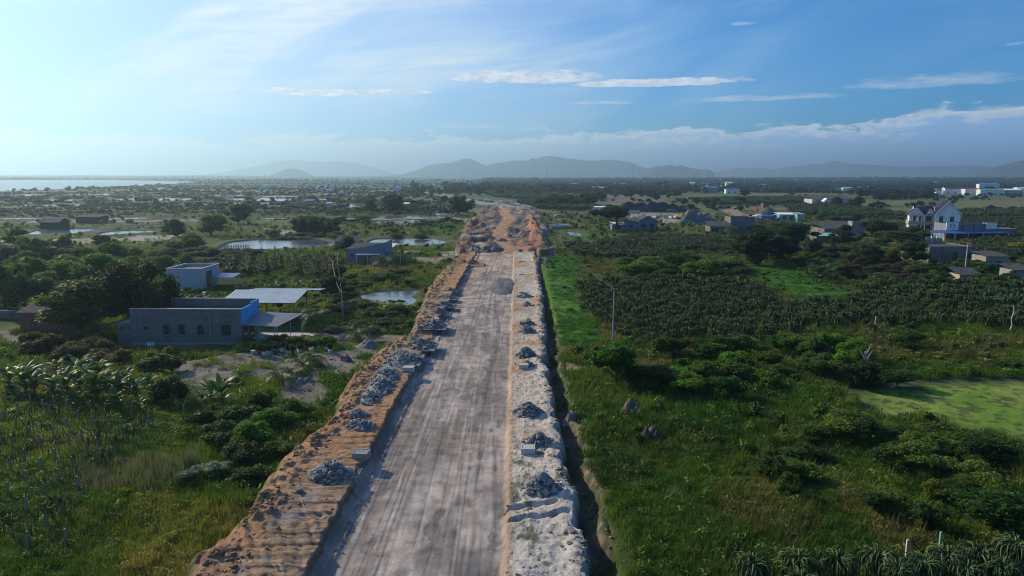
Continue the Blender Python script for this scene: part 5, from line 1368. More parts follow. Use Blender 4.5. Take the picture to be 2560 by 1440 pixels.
# concrete pipes
def pipe_mesh(L=2.4, R=.75, t=.11, n=20):
    mb = MB(); prof = [(0, R+.06), (.18, R+.06), (.2, R), (L, R), (L, R-t), (0, R-t)]
    vs = [(x, rr*math.cos(2*math.pi*i/n), rr*math.sin(2*math.pi*i/n)) for x, rr in prof for i in range(n)]; m = len(prof)
    mb.add(vs, [(j*n+i, j*n+(i+1) % n, ((j+1) % m)*n+(i+1) % n, ((j+1) % m)*n+i) for j in range(m) for i in range(n)])
    me = mb.mesh('pipe', MAT['concrete_pale']); return me
PIPE = pipe_mesh()
def pipe(px, py, rz, s, label, group=None, stand=False):
    x, y, z = at(px, py); o = obj('concrete_pipe', PIPE); o.scale = (s, s, s)
    if stand: o.rotation_euler = (0, math.pi/2, 0); o.location = (x, y, z+2.4*s-.1)
    else: o.rotation_euler = (0, 0, rz); o.location = (x, y, z+.75*s)
    tag(o, label, 'pipe', group); return o
pipe(1281, 601, .0, 1.3, 'pale pipe lying across beside the haul track, its dark mouth to the right')
pipe(1276, 596, 1.4, 1.2, 'upended ring pipe just behind the one lying by the haul track')
pipe(1377, 572, .1, 1.3, 'white-ended pipe at the corner of the green pond')
pipe(1391, 572, .2, 1.25, 'open pipe in the middle of the trio by the green pond'); pipe(1405, 571, .0, 1.35, 'grey pipe at the right of the trio by the green pond')
pipe(1240, 549, 1.5, 1.3, 'white pipe mouth sunk in the works, left one'); pipe(1248, 549, 1.5, 1.3, 'white pipe mouth sunk in the works, right one')
pipe(1342, 536, 1.2, 1.6, 'white pipe at the crest of the orange ridge')
pipe(1230, 521, 1.3, 1.4, 'white pipe beside the far haul track, left side')
pipe(1238, 521, 1.3, 1.3, 'grey pipe beside the far haul track, left side')
rs = random.Random(3)
for i in range(7): pipe(1584+i*9.5, 545+rs.uniform(-.6, .6), 1.5+rs.uniform(-.1, .1), 1.35, 'white-topped pipe in the front row of the yard', 'front row of pipes in the yard')
for i in range(3): pipe(1672+i*8, 531, 1.5, 1.4, 'pipe of the trio standing nearest the big dark heap', 'three pipes near the dark heap')
for i in range(18): pipe(1640+i*3.7, 541+rs.uniform(-.5, .5), 1.5+rs.uniform(-.3, .3), .85, 'small pipe in the back row of the yard', 'back row of small pipes')
for i in range(16): pipe(1638+rs.uniform(0, 62), 546+rs.uniform(-1, 1.6), rs.uniform(.6, 2.2), 1.1, 'pipe tossed among others in the middle of the yard', 'loose pipes in the yard')
for i in range(26):
    t = i/25; px = lerp(1325, 1278, t)+rs.uniform(-5, 5); py = lerp(522, 514, t)+rs.uniform(-1.5, 1.5)
    pipe(px, py, rs.uniform(-.5, .7), rs.uniform(1.0, 1.5), 'grey pipe in the long line beside the far haul road', 'pipes along the far haul road')
for i in range(26):
    t = i/25; px = lerp(1262, 1185, t)+rs.uniform(-6, 6); py = lerp(510, 500, t)+rs.uniform(-1.2, 1.2)
    pipe(px, py, rs.uniform(-.5, .7), rs.uniform(1.1, 1.7), 'pale pipe strewn on the white haul road in the distance', 'pipes on the distant haul road')

def excavator(px, py, rz, mat, label, reach=1.0, s=1.0):
    x, y, z = at(px, py); r = root('excavator', x, y, z, rz, label, 'excavator'); r.scale = (s, s, s)
    for sy in (-1, 1):
        MB().prism([(-1.9, .25), (-1.6, 0), (1.6, 0), (1.9, .25), (1.9, .65), (1.6, .9), (-1.6, .9), (-1.9, .65)], 'y', sy*1.25-.3, sy*1.25+.3).build('track', MAT['rubber'], r)
    MB().box(-.9, .9, -.95, .95, .5, 1.1).build('undercarriage', MAT['metal_dark'], r)
    MB().prism([(-2.3, 1.1), (1.5, 1.1), (1.5, 1.5), (.4, 1.95), (-2.1, 2.15), (-2.4, 1.9)], 'y', -1.35, 1.35).build('body', MAT[mat], r)
    cb = MB().prism([(.1, 1.5), (1.55, 1.5), (1.45, 2.4), (1.15, 3.0), (.1, 3.0)], 'y', .35, 1.35).build('cab', MAT[mat], r)
    MB().prism([(.25, 2.0), (1.4, 2.0), (1.33, 2.45), (1.08, 2.85), (.25, 2.85)], 'y', 1.352, 1.37).build('window', MAT['pane'], cb)
    MB().prism([(1.0, 1.4), (1.5, 1.2), (3.9, 3.7), (6.0, 3.4), (6.1, 3.7), (3.8, 4.25)], 'y', -.25, .2).build('boom', MAT[mat], r)
    MB().prism([(5.7, 3.9), (6.15, 3.9), (6.7, 1.2), (6.45, 1.1)], 'y', -.2, .15).build('stick', MAT[mat], r)
    MB().prism([(6.3, 1.3), (6.9, 1.1), (7.0, .5), (6.5, .1), (5.8, .2), (6.1, .9)], 'y', -.5, .45).build('bucket', MAT['metal_dark'], r)
    MB().tube([(1.7, -.02, 1.9), (3.3, -.02, 3.2)], .09, 6).build('ram', MAT['metal'], r)
    return r
excavator(1738, 557, 2.7, 'teal', 'pale green excavator parked before the long blue grey heap', s=1.15)
excavator(1706, 549, .7, 'yellow', 'yellow excavator beside the loose pipes', s=1.3)
excavator(1884, 543, 1.0, 'orange', 'orange excavator at the end of the dirt track', s=1.4)
def truck(px, py, rz, mat, label, s=1.0):
    x, y, z = at(px, py); r = root('dump_truck', x, y, z, rz, label, 'truck'); r.scale = (s, s, s)
    MB().box(-3.8, 3.6, -.55, .55, .75, 1.05).build('chassis', MAT['metal_dark'], r)
    cb = MB().prism([(2.1, 1.05), (3.9, 1.05), (3.9, 2.0), (3.6, 2.9), (2.1, 2.9)], 'y', -1.2, 1.2).build('cab', MAT[mat], r)
    MB().prism([(2.7, 2.05), (3.75, 2.05), (3.55, 2.75), (2.7, 2.75)], 'y', -1.23, -1.203).build('window', MAT['pane'], cb)
    MB().prism([(-4.0, 1.15), (1.9, 1.15), (1.9, 2.7), (-4.0, 2.6), (-4.2, 2.4)], 'y', -1.25, 1.25).build('bed', MAT[mat], r)
    for wx in (-3.0, -1.8, 2.9):
        for wy in (-1.1, 1.1):
            w = MB().tube([(wx, wy-.17, .5), (wx, wy+.17, .5)], .5, 16).build('wheel', MAT['rubber'], r)
            MB().tube([(wx, wy-.2, .5), (wx, wy+.2, .5)], .22, 10).build('rim', MAT['metal'], w)
    return r
truck(1920, 552, .1, 'truck_blue', 'blue dump truck parked by the conical heap', 1.15)
truck(1893, 550, .9, 'white', 'white dump truck beside the orange excavator', 1.1)
def car(px, py, rz, mat, label):
    x, y, z = at(px, py); r = root('parked_car', x, y, z, rz, label, 'car')
    bd = [(-2.2, .35), (2.2, .35), (2.25, .8), (1.4, .98), (.75, 1.45), (-1.0, 1.48), (-1.75, 1.0), (-2.25, .95)]
    MB().prism(bd, 'y', -.85, .85).build('body', MAT[mat], r)
    MB().prism([(-1.5, 1.0), (1.2, 1.0), (.68, 1.4), (-.95, 1.42)], 'y', -.87, .87).build('window', MAT['pane'], r)
    for wx in (-1.4, 1.4):
        for wy in (-.78, .78):
            w = MB().tube([(wx, wy-.1, .33), (wx, wy+.1, .33)], .33, 14).build('wheel', MAT['rubber'], r); MB().tube([(wx, wy-.12, .33), (wx, wy+.12, .33)], .18, 8).build('rim', MAT['metal'], w)
    r.scale = (1.3, 1.3, 1.3); return r
car(1397, 544, .15, 'metal', 'silver car parked in the open field beyond the works')
car(1470, 549, -.2, 'metal_dark', 'dark car parked by the umbrella tree')

# rocks in the blue pond, aerators and posts in the round pond
for px, py, s, lab in ((981, 756, 1.6, 'left long dark rock in the blue pond'), (1003, 755, 1.5, 'right round dark rock in the blue pond')):
    x, y = P(px, py, -.3); o = obj('pond_rock', STONES[1].copy()); o.data.materials.clear(); o.data.materials.append(MAT['rubber']); o.location = (x, y, -.3); o.scale = (s*2.2, s*1.4, s*1.3); tag(o, lab, 'rock')
for base, n_, lab in (((752, 611), 13, 'round pond'), ((562, 619), 15, 'round pond')):
    for i in range(n_):
        px = base[0]+i*5.6 if base[0] > 700 else base[0]+i*4.3; x, y = P(px, base[1], -.3)
        o = MB().tube([(0, 0, -.8), (0, 0, 1.0)], .13, 6).build('pond_post', MAT['metal_dark']); o.location = (x, y, -.3)
        tag(o, 'dark stake standing in the water of the round pond, '+('right' if base[0] > 700 else 'left')+' row', 'stake', 'stakes in the round pond, '+('right' if base[0] > 700 else 'left')+' row')

# ------------------------------------------------------------------ poles, wires and masts
def pole(px, py, hpx, label, arm=True, r=.16, group=None, lean=0, lamp=False, white=False):
    x, y, z = at(px, py); h = hpx*M(px, py, z)/math.cos(PITCH)*.99
    p = root('power_pole', x, y, z, 0, label, 'power pole', group)
    MB().tube([(0, 0, -.5), (lean, 0, h)], r, 8, r*.62).build('shaft', MAT['concrete_pale' if white else 'concrete'], p)
    if arm:
        MB().box(-.5+lean, .5+lean, -.05, .05, h-.35, h-.25).build('crossarm', MAT['metal_dark'], p)
        for a in (-.4, 0, .4): MB().tube([(a+lean, 0, h-.25), (a+lean, 0, h-.05)], .05, 6).build('insulator', MAT['white'], p)
    return (x+lean, y, z+h-.1)
def wire(a, b, sag, label, r=.02, n=14):
    a = Vector(a); b = Vector(b); pts = []
    for i in range(n+1):
        t = i/n; p = a.lerp(b, t); p.z -= sag*4*t*(1-t); pts.append(p)
    o = MB().tube(pts, r, 4, cap=False).build('power_line', MAT['metal_dark']); tag(o, label, 'power line'); return o
pA = pole(1532, 862, 143, 'tall concrete power pole at the plantation corner beside the round bush')
pB = pole(857, 800, 72, 'grey power pole by the side track and coconut palms')
pC = pole(844, 672, 35, 'pale power pole beside the low grey house')
pD = pole(1390, 624, 38, 'slim power pole by the bright green strip')
pE = pole(1991, 568, 34, 'white power pole near the sea-green huts', white=True)
pF = pole(2411, 690, 83, 'tall pale power pole in front of the hall with the blue awning', white=True)
pG = pole(2186, 832, 42, 'short white post at the lower edge of the plantation', arm=False, white=True, r=.12)
pH = pole(1510, 526, 26, 'power pole behind the umbrella tree')
pI = pole(1697+143, 532, 32, 'leaning power pole where the dirt track bends', lean=.6)
pJ = pole(2486, 524, 26, 'power pole in the far fields right of the villa')
pK = pole(1107, 538, 28, 'power pole by the dark far pond')
pL = pole(1182, 537, 30, 'power pole beside the left far works')
pM = pole(1100, 616, 36, 'power pole at the pond behind the low grey house')
pN = pole(1802, 534, 14, 'short pole left of the dirt track bend')
pO = pole(2104, 565, 24, 'power pole by the tree behind the farm house')
pQ = pole(2156, 524, 22, 'power pole near the trees behind the farm house')
wire(pB, pA, 1.3, 'sagging wire crossing over the road to the plantation corner')
wire((pB[0], pB[1], pB[2]-1.2), (pA[0], pA[1], pA[2]-1.1), 1.6, 'lower wire crossing over the road')
x, y, z = at(832, 716); wire(pB, (x, y, z+6.2), 1.6, 'loose cable from the side track pole to the shrubs', .03)
wire(pC, pB, 1.0, 'wire from the low house pole to the side track pole'); wire(pE, pF, 2.0, 'long wire from the white pole to the blue awning hall')
wire(pF, (pF[0]+60, pF[1]-30, pF[2]-1), 1.5, 'wire running right from the tall pale pole'); wire(pG, pF, 1.0, 'wire between the short white post and the tall pole')
wire(pA, pG, 1.0, 'wire over the plantation from the tall pole to the white post'); wire(pI, pE, 1.5, 'wire from the leaning pole to the white pole')
wire(pD, pA, 1.2, 'wire from the slim pole to the tall plantation pole')
wire(pL, pK, .8, 'wire between two poles by the dark far pond')
line = []
for i, px in enumerate(range(1440, 2600, 58)):
    py = 478+(px-1440)*.0125+(3 if i % 2 else 0)
    if 1990 < px: py += 3
    line.append(pole(px, py, 22-(i % 3), 'concrete pole in the long line beside the far highway', r=.2, group='poles beside the far highway'))
for a, b in zip(line[:-1], line[1:]):
    for dz in (0, -1.3):
        o = wire((a[0], a[1], a[2]+dz), (b[0], b[1], b[2]+dz), 1.5, 'wire strung between the far highway poles', .05, 6); o['group'] = 'wires beside the far highway'
def mast(px, ytop, ybase, label, w=2.2):
    x, y, z = at(px, ybase); k = M(px, ybase, z); h = (ybase-ytop)*k; r = root('radio_mast', x, y, z, .3, label, 'radio mast')
    legs = [(w*math.cos(a), w*math.sin(a)) for a in (0, 2.09, 4.19)]
    for lx, ly in legs: MB().tube([(lx, ly, -1), (lx*.45, ly*.45, h)], .35, 4, .22).build('leg', MAT['metal_dark'], r)
    br = MB(); n = 14
    for i in range(n):
        t0, t1 = i/n, (i+1)/n
        for j in range(3):
            a, b = legs[j], legs[(j+1) % 3]; f0, f1 = 1-.55*t0, 1-.55*t1
            br.tube([(a[0]*f0, a[1]*f0, h*t0), (b[0]*f1, b[1]*f1, h*t1)], .14, 3)
    br.build('lattice', MAT['metal_dark'], r)
    for zz in (.93, .85):
        MB().box(-1.6, 1.6, -1.6, 1.6, h*zz, h*zz+2).build('antenna', MAT['metal'], r)
mast(1367, 411, 452, 'tall thin radio mast in front of the mountains, the highest one')
mast(1580, 409, 449, 'thin radio mast to the right of the mountains')
mast(1154, 424, 446, 'small radio mast left of the mountains', 1.6)
mast(662, 435, 447, 'tiny radio mast near the round hill', 1.2)

# posts of the young plantation (left field)
post_me = MB().box(-.075, .075, -.075, .075, -.2, 1.25).mesh('post_shaft', MAT['old_post'])
# ------------------------------------------------------------------ plants
def rotm(yaw, pitch, roll):
    return np.array(Euler((pitch, roll, yaw)).to_matrix())
def rand_rot(n, rng):
    q = rng.normal(size=(n, 4)); q /= np.linalg.norm(q, axis=1)[:, None]
    w, x, y, z = q.T
    return np.stack([np.stack([1-2*(y*y+z*z), 2*(x*y-w*z), 2*(x*z+w*y)], -1), np.stack([2*(x*y+w*z), 1-2*(x*x+z*z), 2*(y*z-w*x)], -1), np.stack([2*(x*z-w*y), 2*(y*z+w*x), 1-2*(x*x+y*y)], -1)], 1)
def leaf_cloud(centers, sizes, col_lo, col_hi, rng, aspect=.55, up=0.35, curl=.25):
    """bent leaf quads (2 tris folded) at centres"""
    n = len(centers); R = rand_rot(n, rng)
    # bias the leaf normals upward
    nrm = R[:, :, 2]; s = np.where(nrm[:, 2:3] < 0, -1, 1)*np.ones((n, 1)); nrm = nrm*s; nrm[:, 2] += up; nrm /= np.linalg.norm(nrm, axis=1)[:, None]
    t = R[:, :, 0]; t = t-nrm*(t*nrm).sum(1)[:, None]; t /= np.linalg.norm(t, axis=1)[:, None]; b = np.cross(nrm, t)
    L = sizes[:, None]*.5; Wd = L*aspect
    v0 = centers-t*L; v1 = centers+b*Wd-nrm*L*curl; v2 = centers+t*L; v3 = centers-b*Wd-nrm*L*curl
    V = np.stack([v0, v1, v2, v3], 1).reshape(-1, 3)
    i = np.arange(n)*4; F = np.concatenate([np.stack([i, i+1, i+2], -1), np.stack([i, i+2, i+3], -1)])
    k = rng.random((n, 1)); C = np.repeat(np.array(col_lo)*(1-k)+np.array(col_hi)*k, 4, axis=0)
    return V, F, C
def merge(parts):
    V = []; F = []; C = []; k = 0
    for v, f, c in parts:
        V.append(v); F.append(f+k); C.append(c); k += len(v)
    return np.concatenate(V), np.concatenate(F), np.concatenate(C)
def crown_mesh(name, rng, n_leaf, blobs, lsize, lo, hi, mat, radial=.75, core=True, aspect=.55):
    """leaf clumps on the skins of many lobes; blobs (x,y,z,r) for a plant 1 unit high"""
    blobs = np.array(blobs); wts = blobs[:, 3]**2; wts /= wts.sum()
    bi = rng.choice(len(blobs), n_leaf, p=wts); d = rng.normal(size=(n_leaf, 3)); d /= np.linalg.norm(d, axis=1)[:, None]
    d[:, 2] = np.where(d[:, 2] < -.3, -d[:, 2]*.5, d[:, 2])
    rad = blobs[bi, 3]*(radial+(1.08-radial)*rng.random(n_leaf)**.7)*(1+.18*np.sin(d[:, 0]*7+bi)*np.cos(d[:, 1]*6+bi*2))
    c = blobs[bi, :3]+d*rad[:, None]*np.array([1, 1, .85])
    sz = lsize*(.6+.8*rng.random(n_leaf))
    # each lobe carries its own shade of green
    V, F, C = leaf_cloud(c, sz, lo, hi, rng, aspect)
    lob = (.8+.4*rng.random(len(blobs)))[bi]; C = C*np.repeat(lob, 4)[:, None]
    parts = [(V, F, C)]
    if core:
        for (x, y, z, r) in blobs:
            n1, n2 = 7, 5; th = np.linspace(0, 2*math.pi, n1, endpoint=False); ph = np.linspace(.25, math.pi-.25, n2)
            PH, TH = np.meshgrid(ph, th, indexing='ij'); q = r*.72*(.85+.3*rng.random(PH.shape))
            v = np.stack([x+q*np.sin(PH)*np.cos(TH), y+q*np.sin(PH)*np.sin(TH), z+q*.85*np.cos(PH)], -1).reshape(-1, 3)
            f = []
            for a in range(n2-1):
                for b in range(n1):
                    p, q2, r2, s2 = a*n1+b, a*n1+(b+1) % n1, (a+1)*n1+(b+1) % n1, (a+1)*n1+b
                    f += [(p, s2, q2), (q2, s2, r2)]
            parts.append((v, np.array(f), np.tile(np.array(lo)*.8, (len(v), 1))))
    V, F, C = merge(parts)
    return mesh_np(name, V, F, mat, C)
def lobes(rng, n, rx, rz, cz, r0, r1, flat=False):
    out = [(0, 0, cz, r1*1.1)]
    for i in range(n):
        a = rng.random()*2*math.pi; e = (rng.random()**.6) if not flat else rng.random()**.5
        q = math.sqrt(max(0, 1-(rng.random()*1.6-.8)**2)); 
        z = cz+rz*(rng.random()*2-1)
        w = math.sqrt(max(.05, 1-((z-cz)/rz)**2))
        out.append((rx*w*e*math.cos(a), rx*w*e*math.sin(a), z, r0+(r1-r0)*rng.random()))
    return out
def trunk_mesh(name, rng, h, r, limbs, top, mat='bark', lean=.04):
    mb = MB(); p = Vector((0, 0, -.04)); pts = [p.copy()]
    for i in range(4):
        p = p+Vector((rng.uniform(-lean, lean), rng.uniform(-lean, lean), (h+.04)/4)); pts.append(p.copy())
    mb.tube(pts, r, 7, r*.65)
    for i in range(limbs):
        a = 2*math.pi*i/limbs+rng.uniform(-.4, .4); q = pts[2+(i % 3)]; e = Vector((math.cos(a)*top[0]*rng.uniform(.5, 1), math.sin(a)*top[0]*rng.uniform(.5, 1), top[1]*rng.uniform(.8, 1.1)))
        m_ = q.lerp(e, .5)+Vector((0, 0, -.03)); mb.tube([q, m_, e], r*.45, 5, r*.12)
    return mb.mesh(name, MAT[mat])
G_DK, G_MD, G_BR, G_OL = (.022, .045, .014), (.05, .085, .022), (.06, .135, .02), (.085, .10, .03)
def make_tree(kind, rng, label):
    r = empty(kind, (0, 0, -500), 0, label, 'tree')
    if kind == 'broad_tree':
        bl = lobes(rng, 16, .36, .27, .62, .12, .21); n, ls = 4200, .055; tr = (.42, .035, 6, (.26, .62))
    elif kind == 'tall_tree':
        bl = lobes(rng, 14, .24, .36, .58, .09, .16); n, ls = 3400, .05; tr = (.5, .022, 6, (.17, .7))
    elif kind == 'umbrella_tree':
        bl = lobes(rng, 20, .72, .12, .78, .14, .22, True); n, ls = 4200, .06; tr = (.5, .05, 8, (.6, .72))
    elif kind == 'round_tree':
        bl = lobes(rng, 22, .52, .36, .52, .15, .24); n, ls = 5200, .05; tr = (.34, .04, 6, (.4, .55))
    else:
        bl = lobes(rng, 10, .5, .22, .42, .14, .26); n, ls = 3200, .062; tr = (.2, .03, 6, (.4, .45))
    t = trunk_mesh('trunk', rng_py, tr[0], tr[1], tr[2], tr[3]); obj('trunk', t, r)
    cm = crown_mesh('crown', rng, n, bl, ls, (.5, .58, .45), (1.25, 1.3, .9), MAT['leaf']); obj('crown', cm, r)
    co = np.empty(len(cm.vertices)*3, np.float32); cm.vertices.foreach_get('co', co); co = co.reshape(-1, 3)
    SIZE[r.name] = (float(np.percentile(co[:, 0], 98.5)-np.percentile(co[:, 0], 1.5)), float(np.percentile(co[:, 2], 99)))
    return r
SIZE = {}
rng_py = random.Random(8); rg = np.random.default_rng(5)
LIB = {k: [make_tree(k, rg, 'x') for _ in range(n)] for k, n in (('broad_tree', 3), ('tall_tree', 2), ('umbrella_tree', 1), ('round_tree', 2), ('bush', 4))}
def libfree():
    for L in LIB.values():
        for r in L:
            for c in KIDS.get(r.name, []): bpy.data.objects.remove(c)
            bpy.data.objects.remove(r)
def put(kind, px, py, hpx, wpx, label, col, group=None, cat='tree', v=None, zoff=0.0, rgn=rng_py):
    x, y, z = at(px, py); k = M(px, py, z); h = hpx*k*1.03; w = wpx*k
    src = LIB[kind][v if v is not None else rgn.randrange(len(LIB[kind]))]
    base, top = SIZE[src.name]; h /= top; sxy = w/base; j = rgn.uniform(.9, 1.35)
    if kind in ('broad_tree', 'tall_tree', 'round_tree') and hpx < 56: h *= 1.18; zoff -= .20*h*top
    o = copy_tree(src, (x, y, z+zoff), rgn.uniform(0, 6.28), (sxy, sxy*rgn.uniform(.85, 1.1), h), label, group, (col[0]*j, col[1]*j, col[2]*j, 1))
    o['category'] = cat; o.name = kind if kind != 'bush' else 'bush'
    return o
DK, MD, BR, OL, BN = (.042, .07, .02), (.085, .135, .028), (.11, .215, .025), (.135, .165, .038), (.16, .13, .07)
put('round_tree', 360, 838, 170, 172, 'large dark brown-green tree behind the grey house, the darkest and biggest', (.034, .045, .018), v=0)
put('broad_tree', 208, 842, 135, 160, 'big leafy tree with yellow-green top between the brick shed and the dark tree', (.09, .135, .025), v=0)
put('round_tree', 258, 725, 88, 112, 'bright green spreading tree behind the dark tree', (.09, .20, .025), v=1)
put('broad_tree', 165, 722, 68, 74, 'bright green tree left of the spreading one', (.08, .18, .025), v=1)
put('broad_tree', 80, 715, 68, 72, 'green tree near the left edge behind the banana patch', (.08, .16, .025), v=2)
put('round_tree', 30, 778, 112, 92, 'grey-green tree cut by the left edge of the photo', (.08, .12, .045), v=0)
put('broad_tree', 115, 775, 80, 70, 'grey-green tree beside the one at the left edge', (.06, .10, .035), v=1)
put('tall_tree', 50, 640, 66, 44, 'tall slim tree in front of the left ponds', MD, v=0)
put('broad_tree', 20, 665, 50, 60, 'dark tree at the left edge near the ponds', DK)
put('broad_tree', 107, 632, 32, 34, 'round pale green tree right of the slim tree', (.07, .12, .03)); put('broad_tree', 135, 628, 26, 28, 'small green tree between two others by the ponds', MD)
put('broad_tree', 165, 628, 38, 34, 'dark green tree by the left ponds, third in the row', MD)
put('broad_tree', 255, 615, 28, 42, 'low dark tree beside the drained pond', DK); put('tall_tree', 416, 585, 36, 27, 'upright green tree at the tip of the long pond', MD)
put('broad_tree', 530, 588, 52, 62, 'green tree right of the long pond tip', MD); put('broad_tree', 440, 592, 44, 44, 'dark tree below the upright tree', DK)
put('broad_tree', 598, 560, 50, 66, 'tall dark tree group above the round pond', DK); put('broad_tree', 440, 632, 30, 48, 'low bushy tree left of the round pond', MD)
put('broad_tree', 482, 628, 42, 50, 'bushy tree next to the low one, left of the round pond', MD); put('broad_tree', 212, 672, 54, 54, 'green tree above the bright spreading tree', (.05,.11,.02))
put('broad_tree', 465, 668, 32, 34, 'small green tree behind the pale blue house', MD); put('broad_tree', 300, 668, 44, 56, 'pale grey-green tree right above the bright tree', (.06,.085,.035))
for px, py, h, w, lab in ((765, 585, 44, 58, 'left dark tree of the trio beyond the round pond'), (800, 588, 46, 62, 'middle and darkest tree of the trio beyond the round pond'), (832, 584, 40, 46, 'right tree of the trio beyond the round pond')):
    put('round_tree', px, py, h, w, lab, DK)
put('broad_tree', 873, 640, 50, 42, 'tree growing against the low grey house', DK, v=1)
put('broad_tree', 985, 532, 46, 66, 'dark broad tree in the palm grove left of the works', DK); put('broad_tree', 925, 532, 32, 26, 'dark small tree left of the palm grove', DK)
put('round_tree', 1155, 530, 40, 62, 'round tree beside the far haul road', (.05,.07,.03)); put('broad_tree', 1110, 507, 18, 22, 'small dark tree near the far haul road', DK)
put('tall_tree', 917, 570, 22, 14, 'lone small tree in the field beyond the ponds', MD)
put('umbrella_tree', 1538, 577, 57, 88, 'wide dark umbrella-shaped tree beside the grey gabled house', (.032, .055, .022), v=0)
put('round_tree', 1890, 662, 88, 118, 'big dark tree between the two plantations', (.028, .045, .018), v=1); put('round_tree', 1950, 655, 60, 70, 'dark tree behind the banana clump', (.03,.045,.02))
put('broad_tree', 1990, 622, 60, 84, 'green tree left of the farm house', (.04, .065, .025)); put('broad_tree', 2285, 672, 66, 62, 'dark green tree at the corner of the long cement house', DK, v=1)
put('umbrella_tree', 2255, 615, 36, 90, 'flat-topped olive tree below the villa', (.08, .09, .022), v=0); put('broad_tree', 2195, 592, 44, 74, 'grey-green tree left of the villa', (.04,.06,.03))
put('broad_tree', 2140, 522, 30, 34, 'dark tree at the right end of the long barn', DK); put('broad_tree', 2092, 516, 24, 22, 'dark tree in front of the long barn', DK)
put('tall_tree', 2055, 553, 26, 20, 'small slim tree in the field beyond the farm house', MD); put('broad_tree', 2108, 556, 24, 34, 'left bushy tree beyond the farm house', DK); put('broad_tree', 2142, 556, 22, 36, 'right bushy tree beyond the farm house', DK)
put('broad_tree', 2540, 690, 36, 50, 'leafy tree among the outhouses at the right edge', (.06,.09,.03)); put('broad_tree', 2475, 690, 32, 36, 'small tree between the cement outhouses', MD)
put('broad_tree', 2540, 630, 24, 40, 'tree covered in yellow blossom near the right edge', (.35, .26, .03)); put('broad_tree', 2478, 640, 24, 38, 'olive tree next to the yellow-blossom tree', (.11,.12,.03))
put('broad_tree', 2430, 682, 28, 34, 'papaya-like tree below the long cement house', (.06,.11,.03)); put('broad_tree', 2005, 672, 30, 44, 'yellow-green tree over the banana clump', (.08,.11,.03))
put('bush', 1545, 965, 112, 98, 'round bright green bush at the foot of the tall power pole', (.05, .125, .018), cat='bush', v=0)
put('bush', 1640, 972, 56, 120, 'wide low dark bush right of the round bush', (.042, .085, .02), cat='bush', v=1)
put('bush', 2160, 968, 62, 86, 'dark bush overhanging the algae pond', (.035, .06, .02), cat='bush', v=2); put('bush', 2245, 962, 34, 66, 'low bush right of the dark pond bush', (.05,.08,.03), cat='bush')
put('bush', 2530, 1345, 110, 200, 'big leafy bush in the lower right corner above the spiky plants', (.045, .105, .018), cat='bush', v=3)
put('bush', 2480, 1160, 60, 100, 'dark bush at the near edge of the algae pond', (.035, .07, .02), cat='bush')
for i, (px, py, h, w, c) in enumerate([(1590,692,34,80,BR),(1650,688,34,70,(.06,.12,.02)),(1700,682,44,60,(.045,.09,.02)),(1740,690,34,56,BR),(1770,690,40,80,BR),(1620,668,26,70,OL),(1690,655,34,44,(.04,.08,.02)),(1560,668,24,46,OL),(1800,680,34,66,MD),(1830,672,30,60,OL),(1720,660,30,60,OL),(1660,700,26,60,(.05,.10,.02)),(1850,690,20,50,(.09,.09,.05)),(1600,708,18,56,MD)]):
    put('bush', px, py, h, w, 'rounded green shrub in the wild thicket between the two plantations', c, 'thicket shrubs between the plantations', 'shrub')
for i in range(34):
    px = rng_py.uniform(1700, 2150) if i < 20 else rng_py.uniform(1600, 2480); py = lerp(985, 850, (px-1650)/700)+rng_py.uniform(-30, 45) if i < 20 else lerp(900, 845, (px-1600)/900)+rng_py.uniform(-6, 22)
    put('bush', px, py, rng_py.uniform(30, 54), rng_py.uniform(40, 85), 'leafy shrub in the overgrown strip below the plantation', rng_py.choice([BR, MD, MD, (.05,.11,.02)]), 'shrubs below the plantation', 'shrub')
for i in range(26):
    px = rng_py.uniform(1900, 2520); py = rng_py.uniform(1090, 1330)
    put('bush', px, py, rng_py.uniform(34, 62), rng_py.uniform(50, 100), 'weedy shrub in the rough grass before the algae pond', rng_py.choice([MD, (.05,.09,.025), OL]), 'shrubs in the rough grass', 'shrub')
for i, (px, py, h, w) in enumerate([(600,1070,44,110),(560,1110,40,110),(520,1080,48,80),(640,1120,50,100),(690,1080,44,90),(600,1160,40,110),(730,1050,36,80),(640,1210,34,90),(700,1150,34,70),(420,1010,50,80),(660,1040,50,70)]):
    put('bush', px, py, h*1.3, w*.85, 'dark tangled bush in the thicket beside the clay bank', rng_py.choice([DK, (.06,.11,.025), MD, BR]), 'thicket bushes by the clay bank', 'bush')
for px, py, h, w in [(640,1075,40,46),(480,1205,34,50),(540,1190,36,60),(655,1030,34,50)]:
    put('bush', px, py, h, w, 'silvery-leaved shrub catching the light in the thicket', (.22, .24, .24), 'silvery shrubs in the thicket', 'shrub')
for i in range(15):
    px = rng_py.uniform(60, 340); py = rng_py.uniform(872, 912)
    put('bush', px, py, rng_py.uniform(26, 48), rng_py.uniform(34, 64), 'brownish leafy shrub in the yard before the grey house', rng_py.choice([(.10,.10,.03), (.07,.09,.03), (.11,.085,.03)]), 'yard shrubs before the grey house', 'shrub')
put('bush', 395, 935, 46, 86, 'dense green bush where the banana patch meets the sandy yard', (.06,.085,.025), cat='bush', v=1)
